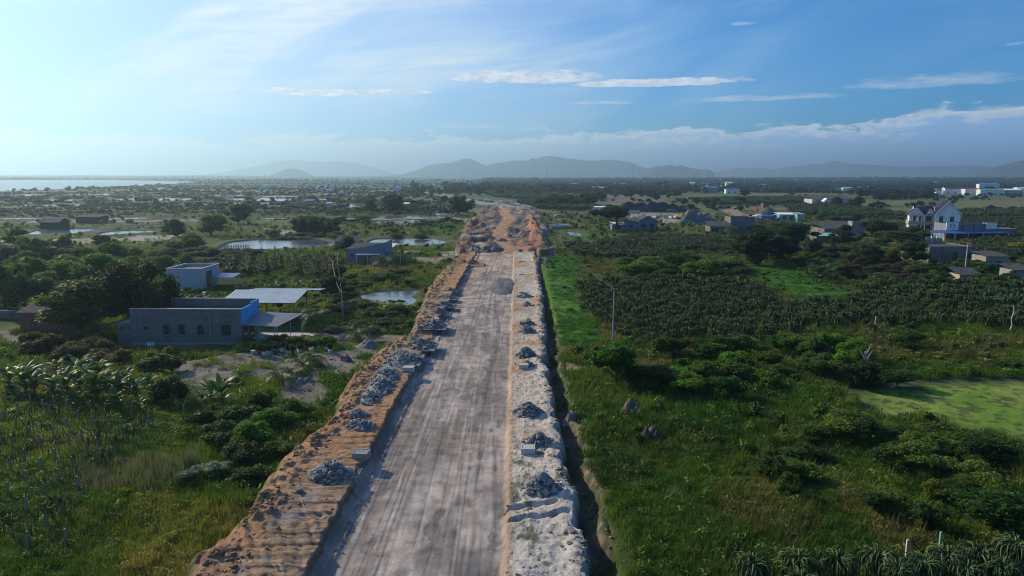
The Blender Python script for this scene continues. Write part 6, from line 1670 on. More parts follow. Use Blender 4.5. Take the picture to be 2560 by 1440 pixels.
for i in range(16):
    px = lerp(640, 830, i/15)+rng_py.uniform(-8, 8); py = 886+rng_py.uniform(-6, 6)-(8 if px > 760 else 0)
    x, y, z = at(px, py); k = M(px, py)
    p = root('potted_plant', x, y, z, 0, 'potted shrub in the row along the terrace edge', 'potted plant', 'pots along the terrace')
    MB().tube([(0, 0, 0), (0, 0, .5)], .22, 10, .33).build('pot', MAT[['concrete_pale', 'tile_red', 'white'][i % 3]], p)
    src = KIDS[LIB['bush'][i % 4].name][1]; c = src.copy(); COL.objects.link(c); c.parent = p; c.location = (0, 0, .3); c.scale = (.9, .9, 1.5); c.name = 'foliage'; c.color = (.05, .075, .03, 1)
put('bush', 700, 862, 26, 34, 'small orange-leaved shrub beside the terrace', (.30,.09,.03), cat='shrub'); put('bush', 818, 866, 26, 30, 'bright yellow-green shrub by the terrace corner', (.12,.2,.03), cat='shrub')
for i in range(40):   # around the left grassland between bank and houses
    px = rng_py.uniform(780, 1060); py = rng_py.uniform(690, 830)
    if inpoly(np.array([px]), np.array([py]), [(880,722),(1075,720),(1060,775),(900,775)])[0]: continue
    put('bush', px, py, rng_py.uniform(10, 22), rng_py.uniform(24, 60), 'low weedy shrub in the meadow between houses and clay bank', rng_py.choice([OL, MD, (.10,.11,.06)]), 'meadow shrubs left of the bank', 'shrub')
for px, py, h, w in [(835,745,52,50),(870,752,36,50),(845,700,34,34),(850,790,30,60),(940,800,26,60),(1000,790,26,60),(965,815,20,70),(700,775,34,24),(838,735,40,40),(875,712,26,24)]:
    put('bush', px, py, h, w, 'taller dark bush near the poles and the small blue pond', rng_py.choice([DK, (.05,.075,.03)]), 'dark bushes near the blue pond', 'bush')
for i in range(74):   # scrub among the left ponds
    px = rng_py.uniform(-10, 640); py = rng_py.uniform(634, 680) if i < 55 else rng_py.uniform(500, 541)
    if any(inpoly(np.array([px]), np.array([py+1.]), POND_PX[k])[0] for k in ('pond_a', 'pond_d', 'pond_e', 'pond_h')): continue
    s = 1 if i < 55 else .6
    put('bush', px, py, rng_py.uniform(10, 24)*s, rng_py.uniform(24, 60)*s, 'grey-green scrub bush on the dikes among the left ponds', rng_py.choice([(.05,.07,.03), (.065,.085,.04), (.09,.085,.06), DK]), 'scrub on the left dikes', 'bush')
for i in range(46):
    px = rng_py.uniform(640, 1140); py = rng_py.uniform(548, 600) if i < 26 else rng_py.uniform(505, 545)
    if any(inpoly(np.array([px]), np.array([py+.5]), POND_PX[k])[0] for k in ('pond_b', 'pond_k', 'pond_l')): continue
    put('bush', px, py, rng_py.uniform(6, 15), rng_py.uniform(18, 50), 'low scrub bush in the fields beyond the middle ponds', rng_py.choice([(.05,.07,.03), (.09,.09,.05), DK, MD]), 'scrub beyond the middle ponds', 'bush')
for px, py in [(1350,517),(1372,514),(1395,515),(1418,514),(1440,517),(1462,515),(1385,508),(1430,507),(1480,512)]:
    put('broad_tree', px, py, rng_py.uniform(20, 32), rng_py.uniform(30, 44), 'dark tree in the grove right of the far haul road', DK, 'grove right of the far haul road')
for i in range(22):
    put('broad_tree', rng_py.uniform(2150, 2330), rng_py.uniform(492, 500), rng_py.uniform(14, 24), rng_py.uniform(22, 40), 'dark tree in the windbreak left of the roadside shops', DK, 'windbreak left of the roadside shops')
for i in range(60):
    px = rng_py.uniform(1000, 1720); py = rng_py.uniform(466, 489) if px < 1330 else rng_py.uniform(468, 496)
    put('broad_tree' if i % 3 else 'tall_tree', px, py, rng_py.uniform(9, 19), rng_py.uniform(14, 28), 'tree in the loose far grove across the middle distance', rng_py.choice([DK, (.04,.065,.03), MD]), 'loose far grove in the middle distance')
for px, py in [(1578,492),(1602,492),(1862,490),(1830,478),(1710,512),(1740,510),(1790,512),(1765,516),(1850,512),(1500,500),(1640,500),(1690,492)]:
    put('broad_tree', px, py, rng_py.uniform(16, 22), rng_py.uniform(20, 28), 'single dark tree on the fields behind the gravel heaps', DK, 'single trees behind the gravel heaps')
for i in range(30):
    px = rng_py.uniform(2020, 2560); py = rng_py.uniform(640, 740) if px > 2200 else rng_py.uniform(640, 690)
    put('bush', px, py, rng_py.uniform(14, 30), rng_py.uniform(24, 60), 'brownish scrub bush in the old orchard below the cement house', rng_py.choice([(.07,.075,.05), (.09,.08,.06), MD]), 'old orchard scrub', 'bush')
for i in range(16):
    px = rng_py.uniform(1780, 2250); py = rng_py.uniform(560, 640)
    put('bush', px, py, rng_py.uniform(12, 26), rng_py.uniform(26, 60), 'dark shrub between plantation and farm house', rng_py.choice([DK, MD, (.05,.07,.03)]), 'shrubs around the farm house', 'bush')

for i in range(30):
    px = rng_py.uniform(1900, 2320); py = rng_py.uniform(604, 700)
    if any(inpoly(np.array([px]), np.array([py-d_]), CPOLY[1][0])[0] for d_ in (0, 15, 30)): continue
    put(rng_py.choice(['broad_tree', 'round_tree', 'tall_tree']), px, py, rng_py.uniform(22, 46), rng_py.uniform(26, 60), 'small tree in the garden belt below farm house and villa', rng_py.choice([DK, (.06,.085,.03), (.05,.07,.03), (.10,.085,.05), MD]), 'garden belt trees below the villa')
for i in range(16):
    px = rng_py.uniform(2300, 2560); py = rng_py.uniform(668, 725)
    put('tall_tree', px, py, rng_py.uniform(22, 36), rng_py.uniform(22, 38), 'slender leafy tree between cement houses and plantation', rng_py.choice([MD, BR, (.06,.09,.03)]), 'slender trees before the cement houses')
for i in range(24):
    px = rng_py.uniform(10, 420); py = rng_py.uniform(655, 735)
    put(rng_py.choice(['broad_tree', 'round_tree']), px, py, rng_py.uniform(36, 62), rng_py.uniform(44, 76), 'bushy green tree in the thick grove behind shed and dark tree', rng_py.choice([(.07,.13,.03), (.09,.18,.03), MD, (.07,.10,.04)]), 'thick grove at the far left')
# --- dragon fruit: a post smothered in drooping three-ribbed stems
def dragon_mesh(seed, n_st, seg=7, top=1.35, reach=1.0, droop=1.0, w=.055, lo=(.03, .055, .03), hi=(.10, .135, .075), name='stems'):
    r = random.Random(seed); parts = []
    for i in range(n_st):
        a = r.uniform(0, 2*math.pi); R = reach*r.uniform(.25, 1.15); hgt = r.uniform(.05, .75); end = top*r.uniform(.05, .9)*droop
        pts = []; p0 = Vector((math.cos(a)*.08, math.sin(a)*.08, top-r.uniform(0, .25))); wig = r.uniform(-.8, .8)
        for j in range(seg+1):
            t = j/seg; aa = a+wig*t; rad = R*math.sin(min(1, t*1.7)*math.pi/2); z = top+hgt*math.sin(min(1, t*1.5)*math.pi)*.9-(top-end)*max(0, (t-.18)/.82)**1.5
            pts.append(Vector((p0.x+math.cos(aa)*rad, p0.y+math.sin(aa)*rad, z)))
        pts[0] = p0; V = []; ww = w*r.uniform(.8, 1.2)
        for j, p in enumerate(pts):
            tg = (pts[min(j+1, seg)]-pts[max(j-1, 0)]).normalized(); s = tg.cross(Vector((0, 0, 1))); s = s.normalized() if s.length > .01 else Vector((1, 0, 0)); u = s.cross(tg)
            k = ww*(1-.55*(j/seg)**3)
            V += [p+s*k, p-s*k, p+u*k*1.1]
        F = []
        for j in range(seg):
            for q in range(3):
                a0, a1, b0, b1 = j*3+q, j*3+(q+1) % 3, (j+1)*3+q, (j+1)*3+(q+1) % 3
                F += [(a0, a1, b1), (a0, b1, b0)]
        c = np.array(lo)*(1-(k2 := r.random()**1.6))+np.array(hi)*k2
        parts.append((np.array([tuple(v) for v in V]), np.array(F), np.tile(c, (len(V), 1))))
    V, F, C = merge(parts)
    return mesh_np(name, V, F, MAT['cactus'], C)
DR_BIG = [dragon_mesh(i, 120, 8, 1.45, 1.0, 1.0, .042, lo=(.02,.045,.016), hi=(.14,.20,.075)) for i in range(3)]
DR_MID = [dragon_mesh(i+10, 48, 6, 1.6, 1.2, 1.0, .07, lo=(.02,.045,.015), hi=(.10,.155,.04)) for i in range(4)]
DR_LOW = [dragon_mesh(i+20, 26, 4, 1.7, 1.2, 1.0, .13, lo=(.02,.045,.015), hi=(.095,.14,.04)) for i in range(3)]
DR_YNG = [dragon_mesh(i+30, n, 6, 1.2, .75, .9, .04, lo=(.05,.08,.02), hi=(.12,.15,.05)) for i, n in enumerate((5, 9, 14, 22))]
def dragon(x, y, s, mesh, label, group, name='dragon_fruit_plant', post=True, hz=1.0, col=(1, 1, 1, 1), rz=None):
    e = empty(name, (x, y, gz(x, y)-.05), rng_py.uniform(0, 6.28) if rz is None else rz, label, 'cactus plant', group); e.scale = (s, s, s*hz)
    if post: obj('post', post_me, e)
    st = obj('stems', mesh, e); st.color = col; return e
for i, (px, py) in enumerate([(1878,1452),(1992,1450),(2092,1448),(2190,1440),(2362,1438),(2440,1428),(2532,1412),(2300,1452),(2000,1500),(2240,1478),(2410,1470),(2500,1462)]):
    x, y = P(px, py+16, 0)
    dragon(x, y, 1.08 if i < 7 else 1.0, DR_BIG[i % 3], ['spiky dragon fruit plant, leftmost at the bottom edge', 'spiky dragon fruit plant, second from the left at the bottom edge', 'spiky dragon fruit plant, third from the left at the bottom edge', 'spiky dragon fruit plant left of the white stake at the bottom',
            'spiky dragon fruit plant right of the white stake at the bottom', 'spiky dragon fruit plant, second from the right corner', 'spiky dragon fruit plant in the bottom right corner'][i] if i < 7 else 'dragon fruit plant half cut by the bottom edge', None if i < 7 else 'dragon fruit plants cut by the bottom edge')
for px, py, h, lab in ((2264, 1402, 1.5, 'pale stake with a wire among the bottom spiky plants'), (2347, 1385, 1.6, 'thin green cane behind the bottom spiky plants')):
    x, y, z = at(px, py); o = MB().box(-.06, .06, -.06, .06, -.3, h).build('field_stake', MAT['concrete_pale' if px < 2300 else 'green_paint']); o.location = (x, y, z); tag(o, lab, 'stake')
ROWS = {}
def nth(k): return f"{k}{'th' if 10 <= k % 100 <= 20 else {1: 'st', 2: 'nd', 3: 'rd'}.get(k % 10, 'th')}"
def plantation(poly, ang, sp, jitter, out, rs, keep=.96):
    c, s = math.cos(ang), math.sin(ang); W_ = [P(a, b, 0) for a, b in poly]; xs = [p[0] for p in W_]; ys = [p[1] for p in W_]
    R = max(max(xs)-min(xs), max(ys)-min(ys))*.8; cx, cy = (max(xs)+min(xs))/2, (max(ys)+min(ys))/2; n = int(R/sp)+1
    for i in range(-n, n+1):
        for j in range(-n, n+1):
            u, v = i*sp, j*sp; x, y = cx+u*c-v*s+rs.gauss(0, jitter), cy+u*s+v*c+rs.gauss(0, jitter)
            if rs.random() < keep and sdpoly(np.array([x]), np.array([y]), W_)[0] < 0: out.append((x, y)); ROWS[(x, y)] = (j, x)
rs = random.Random(21); near = []
plantation([(1436,730),(1480,716),(1560,710),(1700,706),(1870,716),(1960,764),(2130,770),(2175,735),(2230,712),(2380,716),(2640,712),(2700,830),(2560,828),(2300,822),(2110,818),(2000,835),(1900,853),(1840,868),(1700,872),(1605,872),(1540,838),(1480,788)],   .12, 3.1, .25, near, rs)
near.sort(key=lambda p: math.hypot(p[0], p[1]))
scat_dr = []
js = sorted({ROWS[p][0] for p in near}); RI = {j: k+1 for k, j in enumerate(js)}
RK = {}
for j in js:
    for k, p in enumerate(sorted([p for p in near if ROWS[p][0] == j], key=lambda p: p[0])): RK[p] = (RI[j], k+1)
for i, (x, y) in enumerate(near):
    if i < 278:
        dragon(x, y, rs.uniform(.78, 1.12), DR_MID[rs.randrange(4)], f'drooping dragon fruit plant, {nth(RK[(x, y)][1])} from the left in the {nth(RK[(x, y)][0])} plantation row', 'dragon fruit plants of the near plantation', hz=rs.uniform(.9, 1.1), col=(*[rs.uniform(.55, 1.1)]*3, 1))
    else: scat_dr.append((x, y, 1.0))
farp = []
plantation([(1395,614),(1470,620),(1500,610),(1560,600),(1620,594),(1760,600),(1900,606),(1985,600),(1960,622),(1880,640),(1740,628),(1700,640),(1640,655),(1500,652),(1440,640)], .1, 3.0, .3, farp, rs)
plantation([(2180,560),(2560,590),(2640,640),(2440,655),(2440,600),(2180,575)], .1, 3.0, .3, farp, rs)
plantation([(1890,560),(1990,565),(2020,580),(1900,592)], .1, 3.0, .3, farp, rs)
for poly, ang in (([(1960,520),(2030,517),(2180,527),(2270,545),(2260,552),(2080,545),(1990,540)], .3), ([(2400,530),(2700,527),(2700,560),(2540,580),(2400,560)], .3),
                  ([(1720,500),(2000,496),(2030,504),(1960,512),(1800,514)], .2), ([(1290,505),(1440,502),(1350,522),(1300,515)], .2), ([(1200,482),(1400,484),(1440,500),(1330,502),(1240,494)], .2), ([(1330,520),(1500,520),(1490,528),(1400,528)], .2)):
    plantation(poly, ang, 4.6, .6, farp, rs, .9)
scat_dr += [(x, y, 1.0 if y < 420 else 1.5) for x, y in farp]
# left field: old concrete posts with a few young stems
LP = [(40,170),(137,225),(232,170),(137,110),(325,208),(35,290),(222,275),(122,335),(318,340),(410,270),(410,175),(500,335),(592,280),(790,275),(705,330),(505,205),(680,205),(5,415),(212,400),(400,410),(615,425),(745,490),(825,390),(910,335),(985,250),(1120,325),(1045,380),(965,450),(95,480),(300,480),(185,600),(418,590),(520,470),(780,640),(550,650),(315,650),(80,660),(190,750),(445,740),(875,520),(650,530),(60,850),(325,835),(590,800),(205,960),(470,980),(350,1080),(100,1170),(205,1240),(500,1210),(1845,150),(2100,105),(2170,190),(1385,240)]
for i, (a, b) in enumerate(LP):
    px, py = a/3, 960+b/3; x, y, z = at(px, py); yn = 1040 < py and a < 1500
    v = [None, None, 0, None, None, 1][i % 6] if not yn else [1, 0, 0, 2, 1, None][i % 6]
    big = (a, b) in ((100,1170), (350,1080))
    e = empty('concrete_post', (x, y, z), rs.uniform(-.3, .3), 'bare old concrete post in the young plantation' if v is None or not yn else 'concrete post with a few straggling cactus stems on top', 'post', 'bare posts of the left field' if v is None or not yn else 'overgrown posts of the left field')
    e.rotation_euler = (rs.uniform(-.06, .06), rs.uniform(-.06, .06), rs.uniform(-.3, .3)); e.scale = (1.0, 1.0, rs.uniform(.95, 1.1))
    obj('post_shaft', post_me, e)
    if big: v = 3
    if v is not None: st = obj('stems', DR_YNG[v], e); st.color = (1.1, 1.1, .9, 1)
# mid-left plantation: bushy brownish plants on posts
lp = []
plantation([(560,640),(620,633),(830,640),(852,668),(842,700),(760,700),(700,690),(630,700),(540,690)], .35, 4.0, .2, lp, rs, .93)
lp.sort(key=lambda p: p[1])
for x, y in lp[:64]:
    dragon(x, y, 1.15, DR_MID[rs.randrange(4)], 'brownish bushy cactus plant in rows behind the pale blue house', 'brownish plants behind the pale blue house', col=(1.0, .8, .6, 1), hz=.95)
lp2 = []; plantation([(640,628),(790,624),(800,632),(620,636)], .35, 4.0, .15, lp2, rs)
plantation([(360,668),(420,664),(600,655),(600,662),(430,680)], .35, 5.0, .15, lp2, rs)
for x, y in lp2[:70]:
    o = obj('bare_post', post_me); o.location = (x, y, gz(x, y)); o.scale = (1.3, 1.3, 1.4); tag(o, 'bare brown post in the rows beside the round pond', 'post', 'bare posts beside the round pond')

# --- banana and coconut
def frond_mesh(seed, n, L, kind):
    r = random.Random(seed); parts = []
    for i in range(n):
        a = 2*math.pi*i/n*1.0+r.uniform(-.35, .35); up = r.uniform(.75, 1.45) if kind == 'banana' else r.uniform(.05, 1.2); l = L*r.uniform(.75, 1.1)
        seg = 6; pts = []
        for j in range(seg+1):
            t = j/seg; el = up-(1.25 if kind == 'banana' else 1.9)*t**1.5*r.uniform(.85, 1.15)
            pts.append((pts[-1] if pts else Vector((0, 0, 0)))+Vector((math.cos(a)*math.cos(el), math.sin(a)*math.cos(el), math.sin(el)))*(l/seg) if pts else Vector((0, 0, 0)))
        side = Vector((-math.sin(a), math.cos(a), 0)); V = []; F = []
        k2 = r.random()
        if kind == 'banana':
            wd = .27*r.uniform(.8, 1.15)
            for j, p in enumerate(pts):
                w = wd*math.sin(min(1, (j/seg)*.93+.07)*math.pi)**.6 if 0 < j < seg else .03
                V += [p+side*w-Vector((0, 0, w*.35)), p, p-side*w-Vector((0, 0, w*.35))]
            for j in range(seg):
                b = j*3; F += [(b, b+1, b+4), (b, b+4, b+3), (b+1, b+2, b+5), (b+1, b+5, b+4)]
            c = np.array([.035, .075, .022])*(1-k2)+np.array([.10, .19, .05])*k2
            if r.random() < .12: c = np.array([.28, .2, .05])
        else:
            m_ = 15
            for j in range(m_):
                t = (j+.6)/m_; f = t*seg; q = int(min(f, seg-1)); p = pts[q].lerp(pts[q+1], f-q); tg = (pts[q+1]-pts[q]).normalized()
                ll = l*.30*math.sin(min(1, t*.85+.15)*math.pi)**.5+.05
                for sd in (-1, 1):
                    d = (side*sd*.85+tg*.55-Vector((0, 0, .25+.25*r.random()))).normalized(); w = tg*.045
                    b = len(V); V += [p-w, p+w, p+d*ll]; F += [(b, b+1, b+2)]
            c = np.array([.045, .08, .025])*(1-k2)+np.array([.10, .14, .05])*k2
        parts.append((np.array([tuple(v) for v in V]), np.array(F), np.tile(c, (len(V), 1))))
        # midrib
        V = []; F = []
        for j, p in enumerate(pts):
            w = .03*(1-j/seg)+.008; V += [p+side*w, p-side*w, p+Vector((0, 0, w*1.2))]
        for j in range(seg):
            for q in range(3):
                a0, a1, b0, b1 = j*3+q, j*3+(q+1) % 3, (j+1)*3+q, (j+1)*3+(q+1) % 3; F += [(a0, a1, b1), (a0, b1, b0)]
        parts.append((np.array([tuple(v) for v in V]), np.array(F), np.tile(np.array([.13, .15, .06]), (len(V), 1))))
    V, F, C = merge(parts); return mesh_np('fronds', V, F, MAT['leaf_glossy'], C)
BAN = [frond_mesh(i, 9, 2.3, 'banana') for i in range(4)]; COC = [frond_mesh(i+9, 15, 2.8, 'coco') for i in range(4)]
bstem = MB().tube([(0, 0, -.2), (.03, 0, 1.0), (0, .04, 2.0)], .14, 8, .09).mesh('stem', MAT['green_stem'] if 'green_stem' in MAT else MAT['bark'])
cstem = MB().tube([(0, 0, -.2), (.05, 0, .5), (.02, .03, 1.0)], .13, 8, .10).mesh('trunk', MAT['bark'])
def palm(px, py, hpx, kind, label, group=None, stem=None):
    if group and kind == 'banana': hpx *= rng_py.uniform(.6, 1.12); px += rng_py.uniform(-8, 8); py += rng_py.uniform(-8, 8)
    x, y, z = at(px, py); h = hpx*M(px, py, z)
    e = empty('banana_plant' if kind == 'banana' else 'coconut_palm', (x, y, z), rng_py.uniform(0, 6.28), label, 'banana plant' if kind == 'banana' else 'palm tree', group)
    if kind == 'banana':
        s = h/3.3; b = obj('stem', bstem, e); b.scale = (s, s, s*.75); f = obj('fronds', BAN[rng_py.randrange(4)], e); f.location = (0, .04*s, 1.4*s); f.scale = (s, s, s)
        f2 = obj('fronds', BAN[rng_py.randrange(4)], e); f2.location = (0, 0, .7*s); f2.scale = (s*.8, s*.8, s*.6); f2.rotation_euler = (.1, 0, 1)
    else:
        sh = h*(stem if stem is not None else .35); s = (h-sh)/1.75; b = obj('trunk', cstem, e); b.scale = (max(s, .6), max(s, .6), sh); f = obj('fronds', COC[rng_py.randrange(4)], e); f.location = (.02*s, .03*s, sh); f.scale = (s, s, s)
    return e
for px, py, h in [(60,985,90),(95,990,100),(20,975,80),(135,985,80),(170,1000,95),(205,990,90),(235,1000,100),(270,985,95),(300,1010,80),(335,1000,90),(370,1000,90),(245,960,80),(195,960,80),(110,950,75),(150,950,70),(320,965,80),(290,1020,60),(400,1010,70),(420,985,60),(350,1030,60),(180,1020,60)]:
    palm(px, py, h, 'banana', 'shiny-leaved banana plant in the dense patch before the grey house', 'banana patch before the grey house')
palm(557, 1020, 92, 'banana', 'lone banana plant standing clear of the patch, by the sandy yard'); palm(512, 1010, 46, 'coco', 'short palm left of the lone banana plant'); palm(528, 1000, 60, 'banana', 'slim banana plant just left of the lone one')
for px, py in [(60,775),(85,765),(110,780),(95,790),(130,760),(18,790),(48,790)]: palm(px, py, 50, 'banana', 'banana plant with sunlit leaves behind the brick shed', 'bananas behind the brick shed')
palm(510, 757, 44, 'coco', 'coconut palm rising behind the grey house roof', stem=.3)
for px, py, h, lab in ((707,965,56,'young coconut palm at the lower left of the sandy mound'),(735,947,52,'young coconut palm second along the sandy mound'),(761,924,52,'bushy young coconut palm on the sandy mound'),(787,912,50,'young coconut palm nearest the terrace pots'),
                       (890,850,54,'young coconut palm beside the side track'),(917,838,46,'young coconut palm behind the one by the side track'),(792,830,82,'tallest coconut palm right of the canopy'),(924,770,34,'small coconut palm on the near shore of the blue pond'),
                       (888,765,28,'little coconut palm left of the blue pond'),(967,668,44,'big coconut palm beside the low grey house'),(750,712,24,'small sunlit palm in the garden left of the meadow'),(790,712,26,'sunlit palm right of another in the garden'),
                       (768,725,22,'small banana-like palm between two sunlit ones'),(655,708,24,'palm at the lower end of the brown plant rows'),(690,722,30,'palm in the garden above the shiny roof')):
    palm(px, py, h, 'coco', lab, stem=.28 if h < 60 else .5)
palm(1832, 590, 36, 'coco', 'coconut palm leaning in front of the tall block house', stem=.45)
for px, py, h in [(980,530,30),(960,528,26),(1005,532,22),(1060,528,18),(1085,520,16),(1030,524,18),(945,520,24),(1120,520,14)]: palm(px, py, h, 'coco', 'coconut palm in the far grove left of the works', 'palms in the far grove', stem=.5)
for px, py, h in [(1480,580,26),(1492,582,24),(1502,580,26),(1470,578,20),(1512,583,20)]: palm(px, py, h, 'banana', 'banana plant under the umbrella tree', 'bananas under the umbrella tree')
for px, py, h in [(2035,706,52),(2052,708,58),(2068,706,50),(2020,702,40),(2080,710,36),(2045,700,60),(2160,735,44),(2180,730,40)]: palm(px, py, h, 'banana', 'banana plant of the clump beside the small green field', 'banana clump by the small green field')
for px, py, h in [(2350,720,40),(2330,716,30),(2205,700,30),(2190,712,30),(2240,705,26),(2540,740,30),(1605,598,22),(1812,640,26)]: palm(px, py, h, 'coco', 'bushy palm at the upper edge of the plantation', 'palms at the plantation edge', stem=.3)

# dead tree stump, white crooked trunk
x, y, z = at(2160, 940); r = root('dead_tree', x, y, z, 0, 'pale leafless stump with forked branches behind the dark pond bush', 'dead tree')
MB().tube([(0, 0, 0), (.1, 0, 2.0), (-.1, 0, 3.2)], .22, 7, .12).build('trunk', MAT['concrete'], r)
for a, b in (((0, 0, 2.2), (-1.2, .2, 3.8)), ((0, 0, 2.6), (.6, 0, 4.2)), ((.05, 0, 1.8), (.9, .3, 3.2))): MB().tube([a, tuple((p+q)/2+.1 for p, q in zip(a, b)), b], .12, 5, .05).build('branch', MAT['concrete'], r)
x, y, z = at(2522, 832); r = root('crooked_trunk', x, y, z, 0, 'pale crooked bare trunk at the right edge of the plantation', 'dead tree')
MB().tube([(0, 0, -.2), (.35, 0, 1.2), (.15, 0, 2.4), (.45, 0, 3.6), (.2, 0, 4.6)], .11, 7, .06).build('trunk', MAT['concrete_pale'], r)
MB().tube([(.35, 0, 2.9), (.9, .1, 3.4)], .05, 5, .03).build('branch', MAT['concrete_pale'], r)

# ------------------------------------------------------------------ scattered ground cover (uncountable)
def scatter(name, pts, protos, label, tints=None):
    """pts: array (n, 8): x y z rz tilt scale_xy scale_z proto"""
    pts = np.asarray(pts, dtype=np.float32); n = len(pts)
    me = bpy.data.meshes.new(name); me.vertices.add(n); me.vertices.foreach_set('co', pts[:, :3].ravel().copy())
    rot = np.zeros((n, 3), np.float32); rot[:, 2] = pts[:, 3]; rot[:, 0] = pts[:, 4]
    scl = np.stack([pts[:, 5], pts[:, 5], pts[:, 6]], -1)
    a = me.attributes.new('rot', 'FLOAT_VECTOR', 'POINT'); a.data.foreach_set('vector', rot.ravel())
    a = me.attributes.new('scl', 'FLOAT_VECTOR', 'POINT'); a.data.foreach_set('vector', scl.ravel().copy())
    a = me.attributes.new('pick', 'INT', 'POINT'); a.data.foreach_set('value', pts[:, 7].astype(np.int32))
    a = me.attributes.new('tint', 'FLOAT_COLOR', 'POINT'); tc_ = np.ones((n, 4), np.float32); tc_[:, :3] = tints; a.data.foreach_set('color', tc_.ravel())
    o = obj(name, me); tag(o, label, kind='stuff')
    col = bpy.data.collections.new(name+'_protos')
    for i, pm in enumerate(protos): col.objects.link(bpy.data.objects.new(f'{name}_{i:02d}', pm))
    g = bpy.data.node_groups.new(name, 'GeometryNodeTree'); g.interface.new_socket('Geometry', in_out='INPUT', socket_type='NodeSocketGeometry'); g.interface.new_socket('Geometry', in_out='OUTPUT', socket_type='NodeSocketGeometry')
    gi = g.nodes.new('NodeGroupInput'); go = g.nodes.new('NodeGroupOutput'); ip = g.nodes.new('GeometryNodeInstanceOnPoints'); ci = g.nodes.new('GeometryNodeCollectionInfo')
    ci.inputs['Collection'].default_value = col; ci.inputs['Separate Children'].default_value = True; ci.inputs['Reset Children'].default_value = True
    def attr(nm, dt):
        q = g.nodes.new('GeometryNodeInputNamedAttribute'); q.data_type = dt; q.inputs['Name'].default_value = nm; return q.outputs['Attribute']
    e = g.nodes.new('FunctionNodeEulerToRotation'); g.links.new(attr('rot', 'FLOAT_VECTOR'), e.inputs[0])
    g.links.new(gi.outputs[0], ip.inputs['Points']); g.links.new(ci.outputs[0], ip.inputs['Instance']); ip.inputs['Pick Instance'].default_value = True
    g.links.new(attr('pick', 'INT'), ip.inputs['Instance Index']); g.links.new(e.outputs[0], ip.inputs['Rotation']); g.links.new(attr('scl', 'FLOAT_VECTOR'), ip.inputs['Scale'])
    g.links.new(ip.outputs[0], go.inputs[0])
    md = o.modifiers.new('scatter', 'NODES'); md.node_group = g; return o
def tuft(seed, n, h, spread, w, lean=.5, lo=(.6, .7, .5), hi=(1.2, 1.2, .9), seg=2):
    r = random.Random(seed); V = []; F = []; C = []
    for i in range(n):
        a = r.uniform(0, 6.28); q = spread*math.sqrt(r.random()); x, y = math.cos(a)*q, math.sin(a)*q; b = r.uniform(0, 6.28); hh = h*r.uniform(.5, 1.1); ln = lean*hh*r.uniform(.2, 1)
        sx, sy = -math.sin(b)*w, math.cos(b)*w; dx, dy = math.cos(b)*ln, math.sin(b)*ln; k = len(V)
        V += [(x-sx, y-sy, -.05), (x+sx, y+sy, -.05), (x+dx*.35-sx*.8, y+dy*.35-sy*.8, hh*.6), (x+dx*.35+sx*.8, y+dy*.35+sy*.8, hh*.6), (x+dx, y+dy, hh)]
        F += [(k, k+1, k+3), (k, k+3, k+2), (k+2, k+3, k+4)]; t = r.random(); c = [lo[j]*(1-t)+hi[j]*t for j in range(3)]; C += [c]*5
    return mesh_np('tuft', np.array(V), np.array(F), MAT['leaf_i'], np.array(C))
def weed(seed, n, lsize, rx, rz):
    rr = np.random.default_rng(seed); c = np.stack([rr.normal(0, rx*.5, n), rr.normal(0, rx*.5, n), np.abs(rr.normal(rz*.45, rz*.3, n))], -1)
    V, F, C = leaf_cloud(c, lsize*(.6+.8*rr.random(n)), (.55, .65, .5), (1.2, 1.25, .9), rr, .5); return mesh_np('weed', V, F, MAT['leaf_i'], C)
def bushlet(seed, n, ls):
    rr = np.random.default_rng(seed); bl = lobes(rr, 7, .42, .25, .4, .16, .28)
    return crown_mesh('bushlet', rr, n, bl, ls, (.55, .62, .5), (1.15, 1.2, .9), MAT['leaf_i'])
PROT = [tuft(1, 30, .42, .42, .016), tuft(2, 26, .6, .35, .018, .7), tuft(3, 34, .32, .5, .02, .8), tuft(4, 22, .9, .3, .014, .6), weed(5, 60, .13, .38, .35), weed(6, 46, .2, .45, .6), weed(7, 90, .10, .5, .25), bushlet(8, 260, .15)]
def tint_field(X, Y):
    n1 = fbm(X/26, Y/26, 21, 4); n2 = fbm(X/5, Y/5, 122, 4); n3 = fbm(X/1.2, Y/1.2, 123, 2); n4 = fbm(X/9, Y/9, 124, 3)
    c = lerp(np.array([.045, .095, .018]), np.array([.11, .16, .03]), sstep(n2, .36, .64)[..., None])
    c = lerp(c, np.array([.165, .16, .06]), (sstep(n1*.5+n4*.5, .50, .66)*.75)[..., None])
    c = lerp(c, np.array([.19, .15, .09]), (sstep(n4*.6+n3*.4, .60, .74)*.7)[..., None])
    c = lerp(c, c*np.array([1.5, 1.35, 1.0]), sstep(-X, 14, 24)[..., None])
    c = lerp(c, np.array([.15, .125, .06]), (sstep(X, 6, 14)*sstep(fbm(X/7+3, Y/7, 126, 4), .46, .62)*.6)[..., None])
    return c*1.2*(.7+.6*n3)[..., None]
